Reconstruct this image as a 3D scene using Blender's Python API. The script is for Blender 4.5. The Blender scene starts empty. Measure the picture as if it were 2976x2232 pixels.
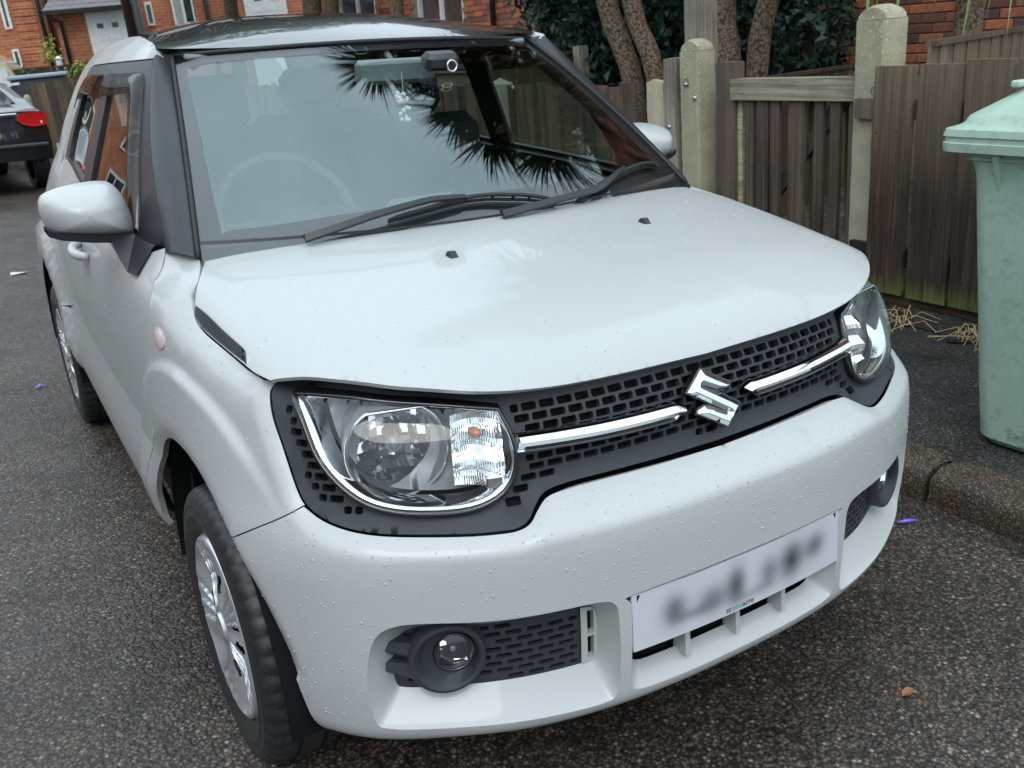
import bpy, math, random
import numpy as np
from mathutils import Vector, Matrix
from mathutils.geometry import delaunay_2d_cdt

random.seed(7); RNG = np.random.default_rng(7)
scene = bpy.context.scene
COL = scene.collection

# ------------------------------------------------------------------ camera
CAM_POS = Vector((-1.119, -1.071, 1.406))
YAW, PITCH, ROLL = math.radians(30.665), math.radians(-19.664), math.radians(-3.231)
_f = Vector((math.sin(YAW)*math.cos(PITCH), math.cos(YAW)*math.cos(PITCH), math.sin(PITCH)))
_r = Vector((math.cos(YAW), -math.sin(YAW), 0)); _u = _r.cross(_f)
_r2 = math.cos(ROLL)*_r + math.sin(ROLL)*_u; _u2 = -math.sin(ROLL)*_r + math.cos(ROLL)*_u
cam_data = bpy.data.cameras.new("camera"); cam = bpy.data.objects.new("camera", cam_data); COL.objects.link(cam)
cam.matrix_world = Matrix(((_r2.x, _u2.x, -_f.x, CAM_POS.x), (_r2.y, _u2.y, -_f.y, CAM_POS.y), (_r2.z, _u2.z, -_f.z, CAM_POS.z), (0, 0, 0, 1)))
cam_data.sensor_width = 36; cam_data.lens = 2703.7/2976*36; cam_data.clip_start = .05; cam_data.clip_end = 500
cam_data.dof.use_dof = True; cam_data.dof.focus_distance = 1.9; cam_data.dof.aperture_fstop = 12
scene.camera = cam

# ------------------------------------------------------------------ overcast sky, soft sun, exposure
world = bpy.data.worlds.new("World"); scene.world = world; world.use_nodes = True
wn, wl = world.node_tree.nodes, world.node_tree.links; wn.clear()
SUN_EL, SUN_AZ = math.radians(50), math.radians(212)
sky = wn.new("ShaderNodeTexSky"); sky.sky_type = 'NISHITA'; sky.sun_disc = False
sky.sun_elevation = SUN_EL; sky.sun_rotation = SUN_AZ; sky.dust_density = 4; sky.air_density = 1.0; sky.ozone_density = 1.5
tc = wn.new("ShaderNodeTexCoord")
mp = wn.new("ShaderNodeMapping"); mp.inputs['Scale'].default_value = (1, 1, 2.2); wl.new(tc.outputs['Generated'], mp.inputs['Vector'])
nz = wn.new("ShaderNodeTexNoise"); nz.inputs['Scale'].default_value = 1.6; nz.inputs['Detail'].default_value = 5; nz.inputs['Roughness'].default_value = .5
wl.new(mp.outputs['Vector'], nz.inputs['Vector'])
cr = wn.new("ShaderNodeValToRGB"); cr.color_ramp.elements[0].position = .30; cr.color_ramp.elements[1].position = .74
cr.color_ramp.elements[0].color = (7.3, 8.9, 10.0, 1); cr.color_ramp.elements[1].color = (11.2, 13.2, 14.7, 1)
wl.new(nz.outputs['Fac'], cr.inputs['Fac'])
# overcast luminance falls from the zenith to the horizon as a + b sin h
sepw = wn.new("ShaderNodeSeparateXYZ"); wl.new(tc.outputs['Generated'], sepw.inputs[0])
cl = wn.new("ShaderNodeMath"); cl.operation = 'MAXIMUM'; cl.inputs[1].default_value = 0; wl.new(sepw.outputs['Z'], cl.inputs[0])
gr_w = wn.new("ShaderNodeMath"); gr_w.operation = 'MULTIPLY_ADD'; gr_w.inputs[1].default_value = .44; gr_w.inputs[2].default_value = .56; wl.new(cl.outputs[0], gr_w.inputs[0])
mg = wn.new("ShaderNodeMix"); mg.data_type = 'RGBA'; mg.blend_type = 'MULTIPLY'; mg.inputs[0].default_value = 1; wl.new(cr.outputs['Color'], mg.inputs[6]); wl.new(gr_w.outputs[0], mg.inputs[7])
mx = wn.new("ShaderNodeMix"); mx.data_type = 'RGBA'; mx.inputs[0].default_value = .94
wl.new(sky.outputs['Color'], mx.inputs[6]); wl.new(mg.outputs[2], mx.inputs[7])
bg = wn.new("ShaderNodeBackground"); bg.inputs['Strength'].default_value = .135
wo = wn.new("ShaderNodeOutputWorld"); wl.new(mx.outputs[2], bg.inputs['Color']); wl.new(bg.outputs['Background'], wo.inputs['Surface'])
sun_data = bpy.data.lights.new("sun", 'SUN'); sun_data.energy = .75; sun_data.angle = math.radians(30); sun_data.color = (1, .97, .93)
sun = bpy.data.objects.new("sun", sun_data); COL.objects.link(sun)
_sd = Vector((math.sin(SUN_AZ)*math.cos(SUN_EL), math.cos(SUN_AZ)*math.cos(SUN_EL), math.sin(SUN_EL)))
sun.rotation_euler = _sd.to_track_quat('Z', 'Y').to_euler()
scene.view_settings.view_transform = 'Standard'; scene.view_settings.look = 'None'
scene.view_settings.exposure = .38; scene.view_settings.gamma = 1; scene.view_settings.use_curve_mapping = False
scene.cycles.use_adaptive_sampling = True; scene.cycles.adaptive_threshold = .015
scene.cycles.use_denoising = True; scene.cycles.max_bounces = 10; scene.cycles.transparent_max_bounces = 16
scene.cycles.glossy_bounces = 5; scene.cycles.transmission_bounces = 8; scene.cycles.sample_clamp_indirect = 6
scene.cycles.caustics_reflective = False; scene.cycles.caustics_refractive = False

# ------------------------------------------------------------------ helpers: objects
def obj(name, verts, faces, mat, parent=None, smooth=False, sharp=None, mats=None, midx=None):
    me = bpy.data.meshes.new(name)
    me.from_pydata([tuple(map(float, v)) for v in verts], [], [tuple(int(i) for i in f) for f in faces])
    if mats:
        for m in mats: me.materials.append(m)
        me.polygons.foreach_set('material_index', np.asarray(midx, dtype=np.int32))
    elif mat: me.materials.append(mat)
    if smooth is True: me.polygons.foreach_set('use_smooth', [True]*len(me.polygons))
    me.validate(); me.update()
    if smooth and sharp is not None: me.set_sharp_from_angle(angle=math.radians(sharp))
    o = bpy.data.objects.new(name, me); COL.objects.link(o)
    if parent is not None: o.parent = parent
    return o
def tag(o, label=None, cat=None, group=None, kind=None):
    if label: o['label'] = label
    if cat: o['category'] = cat
    if group: o['group'] = group
    if kind: o['kind'] = kind
    return o
def empty(name, loc=(0, 0, 0), rot=(0, 0, 0), label=None, cat=None, group=None):
    o = bpy.data.objects.new(name, None); COL.objects.link(o); o.location = loc; o.rotation_euler = rot; o.empty_display_size = .1
    return tag(o, label, cat, group)
class MB:
    """collects shapes into one mesh"""
    def __init__(s): s.v = []; s.f = []; s.m = []
    def add(s, v, f, m=0):
        b = len(s.v); s.v.extend([tuple(map(float, p)) for p in v]); s.f.extend([tuple(int(i)+b for i in q) for q in f]); s.m.extend([m]*len(f)); return s
    def box(s, c, d, rot=None, m=0, bev=0.0):
        hx, hy, hz = d[0]/2, d[1]/2, d[2]/2
        if bev > 0:
            v = []; b = bev
            for sz in (-1, 1):
                for sy in (-1, 1):
                    for sx in (-1, 1):
                        X, Y, Z = sx*hx, sy*hy, sz*hz
                        v += [(X-sx*b, Y-sy*b, Z), (X-sx*b, Y, Z-sz*b), (X, Y-sy*b, Z-sz*b)]
            I = lambda x, y, z, k: (z*4+y*2+x)*3+k
            f = [(I(0,0,0,0), I(0,1,0,0), I(1,1,0,0), I(1,0,0,0)), (I(0,0,1,0), I(1,0,1,0), I(1,1,1,0), I(0,1,1,0)),
                 (I(0,0,0,1), I(1,0,0,1), I(1,0,1,1), I(0,0,1,1)), (I(0,1,0,1), I(0,1,1,1), I(1,1,1,1), I(1,1,0,1)),
                 (I(0,0,0,2), I(0,0,1,2), I(0,1,1,2), I(0,1,0,2)), (I(1,0,0,2), I(1,1,0,2), I(1,1,1,2), I(1,0,1,2))]
            for x in (0, 1):
                for y in (0, 1):
                    f.append((I(x,y,0,1), I(x,y,0,2), I(x,y,1,2), I(x,y,1,1)) if (x+y) % 2 else (I(x,y,0,1), I(x,y,1,1), I(x,y,1,2), I(x,y,0,2)))
                for z in (0, 1):
                    f.append((I(x,0,z,0), I(x,1,z,0), I(x,1,z,2), I(x,0,z,2)) if (x+z) % 2 == 0 else (I(x,0,z,0), I(x,0,z,2), I(x,1,z,2), I(x,1,z,0)))
            for y in (0, 1):
                for z in (0, 1):
                    f.append((I(0,y,z,0), I(0,y,z,1), I(1,y,z,1), I(1,y,z,0)) if (y+z) % 2 == 0 else (I(0,y,z,0), I(1,y,z,0), I(1,y,z,1), I(0,y,z,1)))
            for x in (0, 1):
                for y in (0, 1):
                    for z in (0, 1): f.append((I(x,y,z,0), I(x,y,z,1), I(x,y,z,2)))
        else:
            v = [(x*hx, y*hy, z*hz) for z in (-1, 1) for y in (-1, 1) for x in (-1, 1)]
            f = [(0,2,3,1), (4,5,7,6), (0,1,5,4), (2,6,7,3), (0,4,6,2), (1,3,7,5)]
        if rot is not None:
            R = rot if isinstance(rot, Matrix) else Matrix.Rotation(rot, 3, 'Z')
            v = [tuple(R @ Vector(p)) for p in v]
        return s.add([(p[0]+c[0], p[1]+c[1], p[2]+c[2]) for p in v], f, m)
    def tube(s, pts, r, n=10, cap=True, m=0, flat=None):
        pts = [Vector(p) for p in pts]; k = len(pts); rr = r if hasattr(r, '__len__') else [r]*k
        vs = []; prev = None
        for i, p in enumerate(pts):
            t = (pts[min(i+1, k-1)]-pts[max(i-1, 0)]).normalized()
            if prev is None:
                a = Vector((0, 0, 1)) if abs(t.z) < .9 else Vector((1, 0, 0)); x = t.cross(a).normalized()
            else:
                x = (prev-t*prev.dot(t)).normalized()
            prev = x; y = t.cross(x)
            for j in range(n):
                q = 2*math.pi*j/n; vs.append(p+(x*math.cos(q)+y*math.sin(q))*rr[i])
        f = [(i*n+j, i*n+(j+1) % n, (i+1)*n+(j+1) % n, (i+1)*n+j) for i in range(k-1) for j in range(n)]
        if cap: f += [tuple(range(n))[::-1], tuple((k-1)*n+j for j in range(n))]
        return s.add(vs, f, m)
    def lathe(s, prof, c=(0, 0, 0), axis='Z', n=32, m=0, a0=0, a1=2*math.pi, cap=False):
        """prof: (radius, height)"""
        full = abs(a1-a0-2*math.pi) < 1e-6; nn = n if full else n+1
        vs = []
        for r, h in prof:
            for j in range(nn):
                q = a0+(a1-a0)*j/n; p = (r*math.cos(q), r*math.sin(q), h)
                if axis == 'X': p = (p[2], p[0], p[1])
                elif axis == 'Y': p = (p[1], p[2], p[0])
                vs.append((p[0]+c[0], p[1]+c[1], p[2]+c[2]))
        f = []
        for i in range(len(prof)-1):
            for j in range(n):
                j2 = (j+1) % nn; f.append((i*nn+j, i*nn+j2, (i+1)*nn+j2, (i+1)*nn+j))
        if cap: f += [tuple(range(nn))[::-1], tuple((len(prof)-1)*nn+j for j in range(nn))]
        return s.add(vs, f, m)
    def prism(s, poly, z0, z1, m=0, place=lambda p: p):
        n = len(poly); v = [place((x, y, z0)) for x, y in poly]+[place((x, y, z1)) for x, y in poly]
        return s.add(v, [tuple(range(n))[::-1], tuple(range(n, 2*n))]+[(i, (i+1) % n, n+(i+1) % n, n+i) for i in range(n)], m)
    def build(s, name, mat, parent=None, smooth=False, sharp=None, mats=None):
        return obj(name, s.v, s.f, mat, parent, smooth, sharp, mats, s.m if mats else None)

# ------------------------------------------------------------------ helpers: materials
def newmat(name):
    m = bpy.data.materials.new(name); m.use_nodes = True; nt = m.node_tree; b = nt.nodes['Principled BSDF']; return m, nt, b
def N(nt, t, **k):
    n = nt.nodes.new(t)
    for a, v in k.items():
        if a.startswith('i_'): n.inputs[a[2:].replace('_', ' ')].default_value = v
        else: setattr(n, a, v)
    return n
def L(nt, a, b): nt.links.new(a, b)
def ramp(nt, fac, stops):
    r = N(nt, 'ShaderNodeValToRGB'); e = r.color_ramp.elements
    while len(e) < len(stops): e.new(.5)
    for q, (p, c) in zip(e, stops): q.position = p; q.color = (*c, 1) if len(c) == 3 else c
    if fac is not None: L(nt, fac, r.inputs['Fac'])
    return r
def noise(nt, scale, detail=4, rough=.55, vec=None, dist=0.0, dim='3D'):
    n = N(nt, 'ShaderNodeTexNoise'); n.inputs['Scale'].default_value = scale; n.inputs['Detail'].default_value = detail
    n.inputs['Roughness'].default_value = rough; n.inputs['Distortion'].default_value = dist
    if vec is not None: L(nt, vec, n.inputs['Vector'])
    return n
def coords(nt, scale=None, kind='Object'):
    t = N(nt, 'ShaderNodeTexCoord'); v = t.outputs[kind]
    if scale:
        mm = N(nt, 'ShaderNodeMapping'); mm.inputs['Scale'].default_value = scale; L(nt, v, mm.inputs['Vector']); v = mm.outputs['Vector']
    return v
def mix(nt, fac, a, b, mode='MIX'):
    m = N(nt, 'ShaderNodeMix', data_type='RGBA', blend_type=mode)
    for k, q in ((0, fac), (6, a), (7, b)):
        if hasattr(q, 'is_linked') or hasattr(q, 'links'): L(nt, q, m.inputs[k])
        else: m.inputs[k].default_value = q if k == 0 else ((*q, 1) if len(q) == 3 else q)
    return m.outputs[2]
def bump(nt, b, h, strength=.3, dist=.01):
    n = N(nt, 'ShaderNodeBump'); n.inputs['Strength'].default_value = strength; n.inputs['Distance'].default_value = dist
    L(nt, h, n.inputs['Height']); L(nt, n.outputs['Normal'], b.inputs['Normal']); return n
def simple(name, col, rough=.5, metal=0, coat=0, spec=.5, noise_amt=.12, nscale=30, bumpy=0, coat_rough=.03, rvar=.1):
    m, nt, b = newmat(name)
    v = coords(nt); n = noise(nt, nscale, 4, .6, v)
    lo = tuple(c*(1-noise_amt) for c in col); hi = tuple(min(1, c*(1+noise_amt)) for c in col)
    L(nt, ramp(nt, n.outputs['Fac'], [(.3, lo), (.7, hi)]).outputs['Color'], b.inputs['Base Color'])
    rr = N(nt, 'ShaderNodeMapRange'); rr.inputs['To Min'].default_value = max(0, rough-rvar*rough); rr.inputs['To Max'].default_value = min(1, rough+rvar*rough)
    L(nt, n.outputs['Fac'], rr.inputs['Value']); L(nt, rr.outputs['Result'], b.inputs['Roughness'])
    b.inputs['Metallic'].default_value = metal; b.inputs['Coat Weight'].default_value = coat; b.inputs['Coat Roughness'].default_value = coat_rough
    b.inputs['Specular IOR Level'].default_value = spec
    if bumpy: bump(nt, b, n.outputs['Fac'], bumpy, .004)
    return m
def schlick(nt, f0, boost=1.0):
    g = N(nt, 'ShaderNodeNewGeometry'); d = N(nt, 'ShaderNodeVectorMath', operation='DOT_PRODUCT'); L(nt, g.outputs['Incoming'], d.inputs[0]); L(nt, g.outputs['Normal'], d.inputs[1])
    ab = N(nt, 'ShaderNodeMath', operation='ABSOLUTE'); L(nt, d.outputs['Value'], ab.inputs[0]); om = N(nt, 'ShaderNodeMath', operation='SUBTRACT', use_clamp=True); om.inputs[0].default_value = 1; L(nt, ab.outputs[0], om.inputs[1])
    pw = N(nt, 'ShaderNodeMath', operation='POWER'); L(nt, om.outputs[0], pw.inputs[0]); pw.inputs[1].default_value = 5
    ma = N(nt, 'ShaderNodeMath', operation='MULTIPLY_ADD', use_clamp=True); L(nt, pw.outputs[0], ma.inputs[0]); ma.inputs[1].default_value = (1-f0)*boost; ma.inputs[2].default_value = f0; return ma.outputs[0]
def glassmat(name, tint=(.8, .86, .84), rough=0.0, f0=.08, boost=1.0, gcol=(1, 1, 1)):
    """thin pane: clear where looked through, mirror-like at a glance, alike from both sides"""
    m = bpy.data.materials.new(name); m.use_nodes = True; nt = m.node_tree; nt.nodes.clear()
    out = N(nt, 'ShaderNodeOutputMaterial'); mxs = N(nt, 'ShaderNodeMixShader'); tr = N(nt, 'ShaderNodeBsdfTransparent'); gl = N(nt, 'ShaderNodeBsdfGlossy')
    tr.inputs['Color'].default_value = (*tint, 1); gl.inputs['Roughness'].default_value = rough; gl.inputs['Color'].default_value = (*gcol, 1)
    L(nt, schlick(nt, f0, boost), mxs.inputs['Fac']); L(nt, tr.outputs[0], mxs.inputs[1]); L(nt, gl.outputs[0], mxs.inputs[2]); L(nt, mxs.outputs[0], out.inputs['Surface'])
    return m

# ------------------------------------------------------------------ helpers: trimmed surface panels
def resample(poly, step, closed=True):
    p = np.asarray(poly, float); out = []
    n = len(p)
    for i in range(n if closed else n-1):
        a, b = p[i], p[(i+1) % n]; k = max(1, int(math.ceil(np.hypot(*(b-a))/step)))
        for j in range(k): out.append(a+(b-a)*j/k)
    if not closed: out.append(p[-1])
    return np.array(out)
def smoothpoly(pts, n=6, closed=False, corners=()):
    """Catmull-Rom through points, keeping listed indices sharp"""
    p = np.asarray(pts, float); m = len(p); out = []
    for i in range(m if closed else m-1):
        p1, p2 = p[i], p[(i+1) % m]
        p0 = p[i-1] if (closed or i > 0) and i not in corners else p1-(p2-p1)
        j = (i+1) % m
        p3 = p[(i+2) % m] if (closed or i+2 < m) and j not in corners else p2+(p2-p1)
        for k in range(n):
            t = k/n; out.append(.5*((2*p1)+(p2-p0)*t+(2*p0-5*p1+4*p2-p3)*t*t+(3*p1-p0-3*p2+p3)*t**3))
    if not closed: out.append(p[-1])
    return np.array(out)
def inside(q, poly):
    x, y = q[:, 0], q[:, 1]; r = np.zeros(len(q), bool); P = np.asarray(poly); n = len(P)
    for i in range(n):
        x1, y1 = P[i]; x2, y2 = P[(i+1) % n]
        if y1 == y2: continue
        c = ((y1 > y) != (y2 > y)); r ^= c & (x < (x2-x1)*(y-y1)/(y2-y1)+x1)
    return r
def pdist(q, poly, closed=True):
    P = np.asarray(poly, float); n = len(P); d = np.full(len(q), 1e9)
    for i in range(n if closed else n-1):
        a = P[i]; e = P[(i+1) % n]-a; l2 = e@e
        if l2 < 1e-14: continue
        t = np.clip(((q-a)@e)/l2, 0, 1); d = np.minimum(d, np.hypot(*(q-a-t[:, None]*e).T))
    return d
def area(poly):
    p = np.asarray(poly); x, y = p[:, 0], p[:, 1]; return .5*np.sum(x*np.roll(y, -1)-np.roll(x, -1)*y)
def ccw(poly): return np.asarray(poly) if area(poly) > 0 else np.asarray(poly)[::-1]
def inset_poly(poly, d):
    """move every edge of a closed polygon inwards by d"""
    p = ccw(poly).astype(float); keep = np.hypot(*(p-np.roll(p, 1, 0)).T) > 1e-7; p = p[keep]
    e1 = p-np.roll(p, 1, 0); e2 = np.roll(p, -1, 0)-p
    n1 = np.stack([-e1[:, 1], e1[:, 0]], 1); n2 = np.stack([-e2[:, 1], e2[:, 0]], 1)
    n1 /= np.hypot(*n1.T)[:, None]; n2 /= np.hypot(*n2.T)[:, None]
    b = n1+n2; l = np.hypot(*b.T)[:, None]; b /= np.maximum(l, .3); c = np.maximum((b*n1).sum(1), .5)[:, None]
    return p+b*d/c
def fnormal(fn, uv, e=1e-3):
    du = fn(uv+[e, 0])-fn(uv-[e, 0]); dv = fn(uv+[0, e])-fn(uv-[0, e]); n = np.cross(du, dv); l = np.linalg.norm(n, axis=1)[:, None]; return n/np.maximum(l, 1e-12)
def panel(name, poly, fn, mat, parent, step=.02, holes=(), edge=.01, depth=.012, out=1, hole_depth=None, smooth=True, band=None, roll=.0, extra=None):
    """surface fn(u,v) trimmed to a polygon with holes; edges turned inwards by depth"""
    loops = [resample(ccw(poly), edge)]+[resample(ccw(h)[::-1], edge) for h in holes]
    lo, hi = loops[0].min(0), loops[0].max(0)
    gx, gy = np.meshgrid(np.arange(lo[0]+step/2, hi[0], step), np.arange(lo[1]+step/2, hi[1], step)); g = np.stack([gx.ravel(), gy.ravel()], 1)
    g[::2, 1] += .0; g = g[inside(g, loops[0])]
    if band is not None:
        f_, st_ = band; gx, gy = np.meshgrid(np.arange(lo[0], hi[0], st_), np.arange(lo[1], hi[1], st_)); q = np.stack([gx.ravel(), gy.ravel()], 1); q = q[f_(q)]; q = q[inside(q, loops[0])]
        g = np.concatenate([g[~f_(g)], q])
    for h in loops[1:]: g = g[~inside(g, h)]
    keep = np.ones(len(g), bool)
    for h in loops: keep &= pdist(g, h) > edge*.45
    g = g[keep]
    pts = []; edges = []
    for h in loops:
        b = len(pts); pts += [Vector(p) for p in h]; edges += [(b+i, b+(i+1) % len(h)) for i in range(len(h))]
    pts += [Vector(p) for p in g]
    rv, re, rf, ov, oe, of = delaunay_2d_cdt(pts, edges, [], 0, 1e-7)
    uv = np.array([(p.x, p.y) for p in rv]); tri = np.array([f for f in rf if len(f) == 3])
    c = uv[tri].mean(1); ok = inside(c, loops[0])
    for h in loops[1:]: ok &= ~inside(c, h)
    tri = tri[ok]
    a2 = uv[tri]; sgn = (a2[:, 1, 0]-a2[:, 0, 0])*(a2[:, 2, 1]-a2[:, 0, 1])-(a2[:, 1, 1]-a2[:, 0, 1])*(a2[:, 2, 0]-a2[:, 0, 0]); tri[sgn < 0] = tri[sgn < 0][:, ::-1]
    if out < 0: tri = tri[:, ::-1]
    V = list(fn(uv)); F = [tuple(t) for t in tri]
    for li, h in enumerate(loops):
        dp = depth if li == 0 else (hole_depth if hole_depth is not None else depth)
        if not dp: continue
        P = fn(h); n = fnormal(fn, h)*out; b = len(V); k = len(h)
        V += list(P)+list(P-n*dp)
        for i in range(k):
            j = (i+1) % k; q = (b+i, b+k+i, b+k+j, b+j); F.append(q if out > 0 else q[::-1])
    return obj(name, V, F, mat, parent, smooth)
def loft(name, rings, mat, parent, closed=True, smooth=True, flip=False, sharp=None):
    """rings: list of (k,3) arrays of equal length"""
    k = len(rings[0]); V = [p for r in rings for p in r]; F = []
    for i in range(len(rings)-1):
        for j in range(k if closed else k-1):
            j2 = (j+1) % k; q = (i*k+j, i*k+j2, (i+1)*k+j2, (i+1)*k+j); F.append(q[::-1] if flip else q)
    return obj(name, V, F, mat, parent, smooth, sharp)
def gridmesh(name, P, mat, parent, smooth=True, flip=False):
    """P: (n,m,3)"""
    n, m = P.shape[:2]; F = []
    for i in range(n-1):
        for j in range(m-1):
            q = (i*m+j, i*m+j+1, (i+1)*m+j+1, (i+1)*m+j); F.append(q[::-1] if flip else q)
    return obj(name, P.reshape(-1, 3), F, mat, parent, smooth)

# ------------------------------------------------------------------ car body surfaces
def pchip(x,y):
    x=np.asarray(x,float);y=np.asarray(y,float);h=np.diff(x);d=np.diff(y)/h;n=len(x);m=np.zeros(n)
    for i in range(1,n-1):
        if d[i-1]*d[i]>0:
            w1=2*h[i]+h[i-1];w2=h[i]+2*h[i-1];m[i]=(w1+w2)/(w1/d[i-1]+w2/d[i])
    m[0]=d[0] if n==2 else ((2*h[0]+h[1])*d[0]-h[0]*d[1])/(h[0]+h[1])
    m[-1]=d[-1] if n==2 else ((2*h[-1]+h[-2])*d[-1]-h[-1]*d[-2])/(h[-1]+h[-2])
    if n>2:
        if m[0]*d[0]<=0:m[0]=0
        if m[-1]*d[-1]<=0:m[-1]=0
    def f(q):
        q=np.asarray(q,float);i=np.clip(np.searchsorted(x,q)-1,0,n-2);hh=h[i];t=np.clip((q-x[i])/hh,0,1);t2=t*t;t3=t2*t
        return (2*t3-3*t2+1)*y[i]+(t3-2*t2+t)*hh*m[i]+(-2*t3+3*t2)*y[i+1]+(t3-t2)*hh*m[i+1]
    return f
def crom(x,y):
    x=np.asarray(x,float);y=np.asarray(y,float);n=len(x);m=np.gradient(y,x)
    def f(q):
        q=np.asarray(q,float);i=np.clip(np.searchsorted(x,q)-1,0,n-2);hh=x[i+1]-x[i];t=np.clip((q-x[i])/hh,0,1);t2=t*t;t3=t2*t
        return (2*t3-3*t2+1)*y[i]+(t3-2*t2+t)*hh*m[i]+(-2*t3+3*t2)*y[i+1]+(t3-t2)*hh*m[i+1]
    return f
# ---- plan curve of the body (a = distance from centre line, y = distance back from the nose)
PLAN=np.array([(0,0),(.15,.003),(.30,.018),(.45,.053),(.58,.110),(.69,.180),(.763,.275),(.802,.385),(.822,.52),(.832,.70),(.835,1.0),(.829,1.6),(.817,2.2),(.803,2.8),(.797,3.1),(.775,3.40),(.70,3.60),(.5,3.68),(0,3.70)])
_u=np.arange(len(PLAN),dtype=float); _cx=crom(_u,PLAN[:,0]); _cy=crom(_u,PLAN[:,1])
_t=np.linspace(0,len(PLAN)-1,4000); _P=np.stack([_cx(_t),_cy(_t)],1)
_S=np.concatenate([[0],np.cumsum(np.hypot(*np.diff(_P,axis=0).T))])
_T=np.gradient(_P,axis=0); _T[0]=(1,0); _T/=np.hypot(_T[:,0],_T[:,1])[:,None]
def plan(s): return np.interp(s,_S,_P[:,0]),np.interp(s,_S,_P[:,1])
def pnorm(s):  # inward normal
    tx=np.interp(s,_S,_T[:,0]);ty=np.interp(s,_S,_T[:,1]);l=np.hypot(tx,ty); return -ty/l,tx/l
def s_of_a(a): i=np.argmax(_P[:,0]>=a); return _S[i]
def s_of_y(y):
    m=_P[:,1]>=y; return _S[np.argmax(m)]
# stations: (s, [(z,inset)...]) feature aligned
def ST():
    return [
    (0,            [(.270,.06),(.284,.022),(.315,.008),(.45,.002),(.600,.004),(.662,.010),(.712,.074),(.80,.092),(.880,.135),(.90,.17)]),
    (s_of_a(.30),  [(.273,.06),(.287,.022),(.318,.008),(.45,.002),(.600,.004),(.662,.010),(.712,.074),(.80,.090),(.876,.130),(.90,.17)]),
    (s_of_a(.50),  [(.278,.06),(.292,.022),(.322,.008),(.45,.0),(.60,.004),(.660,.010),(.705,.060),(.80,.082),(.872,.118),(.90,.16)]),
    (s_of_a(.68),  [(.280,.06),(.297,.022),(.33,.008),(.45,.0),(.60,.003),(.66,.010),(.705,.036),(.80,.070),(.872,.105),(.90,.13)]),
    (s_of_y(.40),  [(.270,.06),(.29,.022),(.335,.006),(.45,.0),(.60,.002),(.66,.010),(.72,.026),(.80,.046),(.888,.078),(.905,.115)]),
    (s_of_y(.70),  [(.30,.07),(.325,.03),(.37,.012),(.46,.006),(.60,.006),(.66,.010),(.74,.019),(.82,.026),(.925,.044),(.960,.088)]),
    (s_of_y(1.0),  [(.335,.07),(.358,.024),(.40,.006),(.465,.004),(.545,.012),(.60,.022),(.74,.022),(.84,.026),(.957,.045),(1.015,.095)]),
    (s_of_y(2.0),  [(.34,.07),(.362,.024),(.405,.006),(.465,.004),(.545,.012),(.60,.022),(.74,.022),(.84,.026),(.995,.045),(1.08,.086)]),
    (s_of_y(2.6),  [(.34,.07),(.365,.024),(.405,.006),(.465,.004),(.545,.012),(.60,.018),(.74,.014),(.84,.018),(1.02,.050),(1.12,.110)]),
    (s_of_y(3.3),  [(.32,.10),(.345,.05),(.40,.018),(.46,.0),(.545,.0),(.60,.0),(.74,.006),(.84,.02),(1.03,.085),(1.15,.150)]),
    (_S[-1],       [(.32,.10),(.345,.05),(.40,.018),(.46,.0),(.545,.0),(.60,.0),(.74,.01),(.84,.03),(1.03,.11),(1.15,.20)]),
    ]
def _crease(b, ks=(5, 8), e=.003):
    o = []
    for k, (z, i) in enumerate(b):
        if k in ks:
            lo = (i-b[k-1][1])/(z-b[k-1][0]); hi = (b[k+1][1]-i)/(b[k+1][0]-z); o += [(z-e, i-e*lo), (z+e, i+e*hi)]
        else: o.append((z, i))
    return o
_st=[(a, _crease(b)) for a, b in ST()]; _ss=np.array([a for a,_ in _st]); _Z=np.array([[q[0] for q in b] for _,b in _st]); _I=np.array([[q[1] for q in b] for _,b in _st])
_fz=[pchip(_ss,_Z[:,k]) for k in range(_Z.shape[1])]; _fi=[pchip(_ss,_I[:,k]) for k in range(_Z.shape[1])]
WHF=(.70,.30); WHR=(3.135,.30)
def inset0(s,z):
    s=np.atleast_1d(np.asarray(s,float)); z=np.broadcast_to(np.asarray(z,float),s.shape)
    zk=np.stack([f(s) for f in _fz],1); ik=np.stack([f(s) for f in _fi],1)
    n=zk.shape[1]; h=np.diff(zk,axis=1); d=np.diff(ik,axis=1)/h
    m=np.zeros_like(zk); 
    a=d[:,:-1];b=d[:,1:]; w1=2*h[:,1:]+h[:,:-1]; w2=h[:,1:]+2*h[:,:-1]
    with np.errstate(all='ignore'): mm=np.where(a*b>0,(w1+w2)/(w1/a+w2/b),0.)
    m[:,1:-1]=mm; m[:,0]=d[:,0]; m[:,-1]=d[:,-1]
    i=np.clip((zk<=z[:,None]).sum(1)-1,0,n-2); r=np.arange(len(s))
    hh=h[r,i]; t=(z-zk[r,i])/hh; tc=np.clip(t,0,1); t2=tc*tc;t3=t2*tc
    v=(2*t3-3*t2+1)*ik[r,i]+(t3-2*t2+tc)*hh*m[r,i]+(-2*t3+3*t2)*ik[r,i+1]+(t3-t2)*hh*m[r,i+1]
    v=v+np.where(t>1,(t-1)*hh*m[r,i+1],0)+np.where(t<0,t*hh*m[r,i],0)
    return v
def smooth(e0,e1,x):
    t=np.clip((x-e0)/(e1-e0),0,1); return t*t*(3-2*t)
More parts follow.
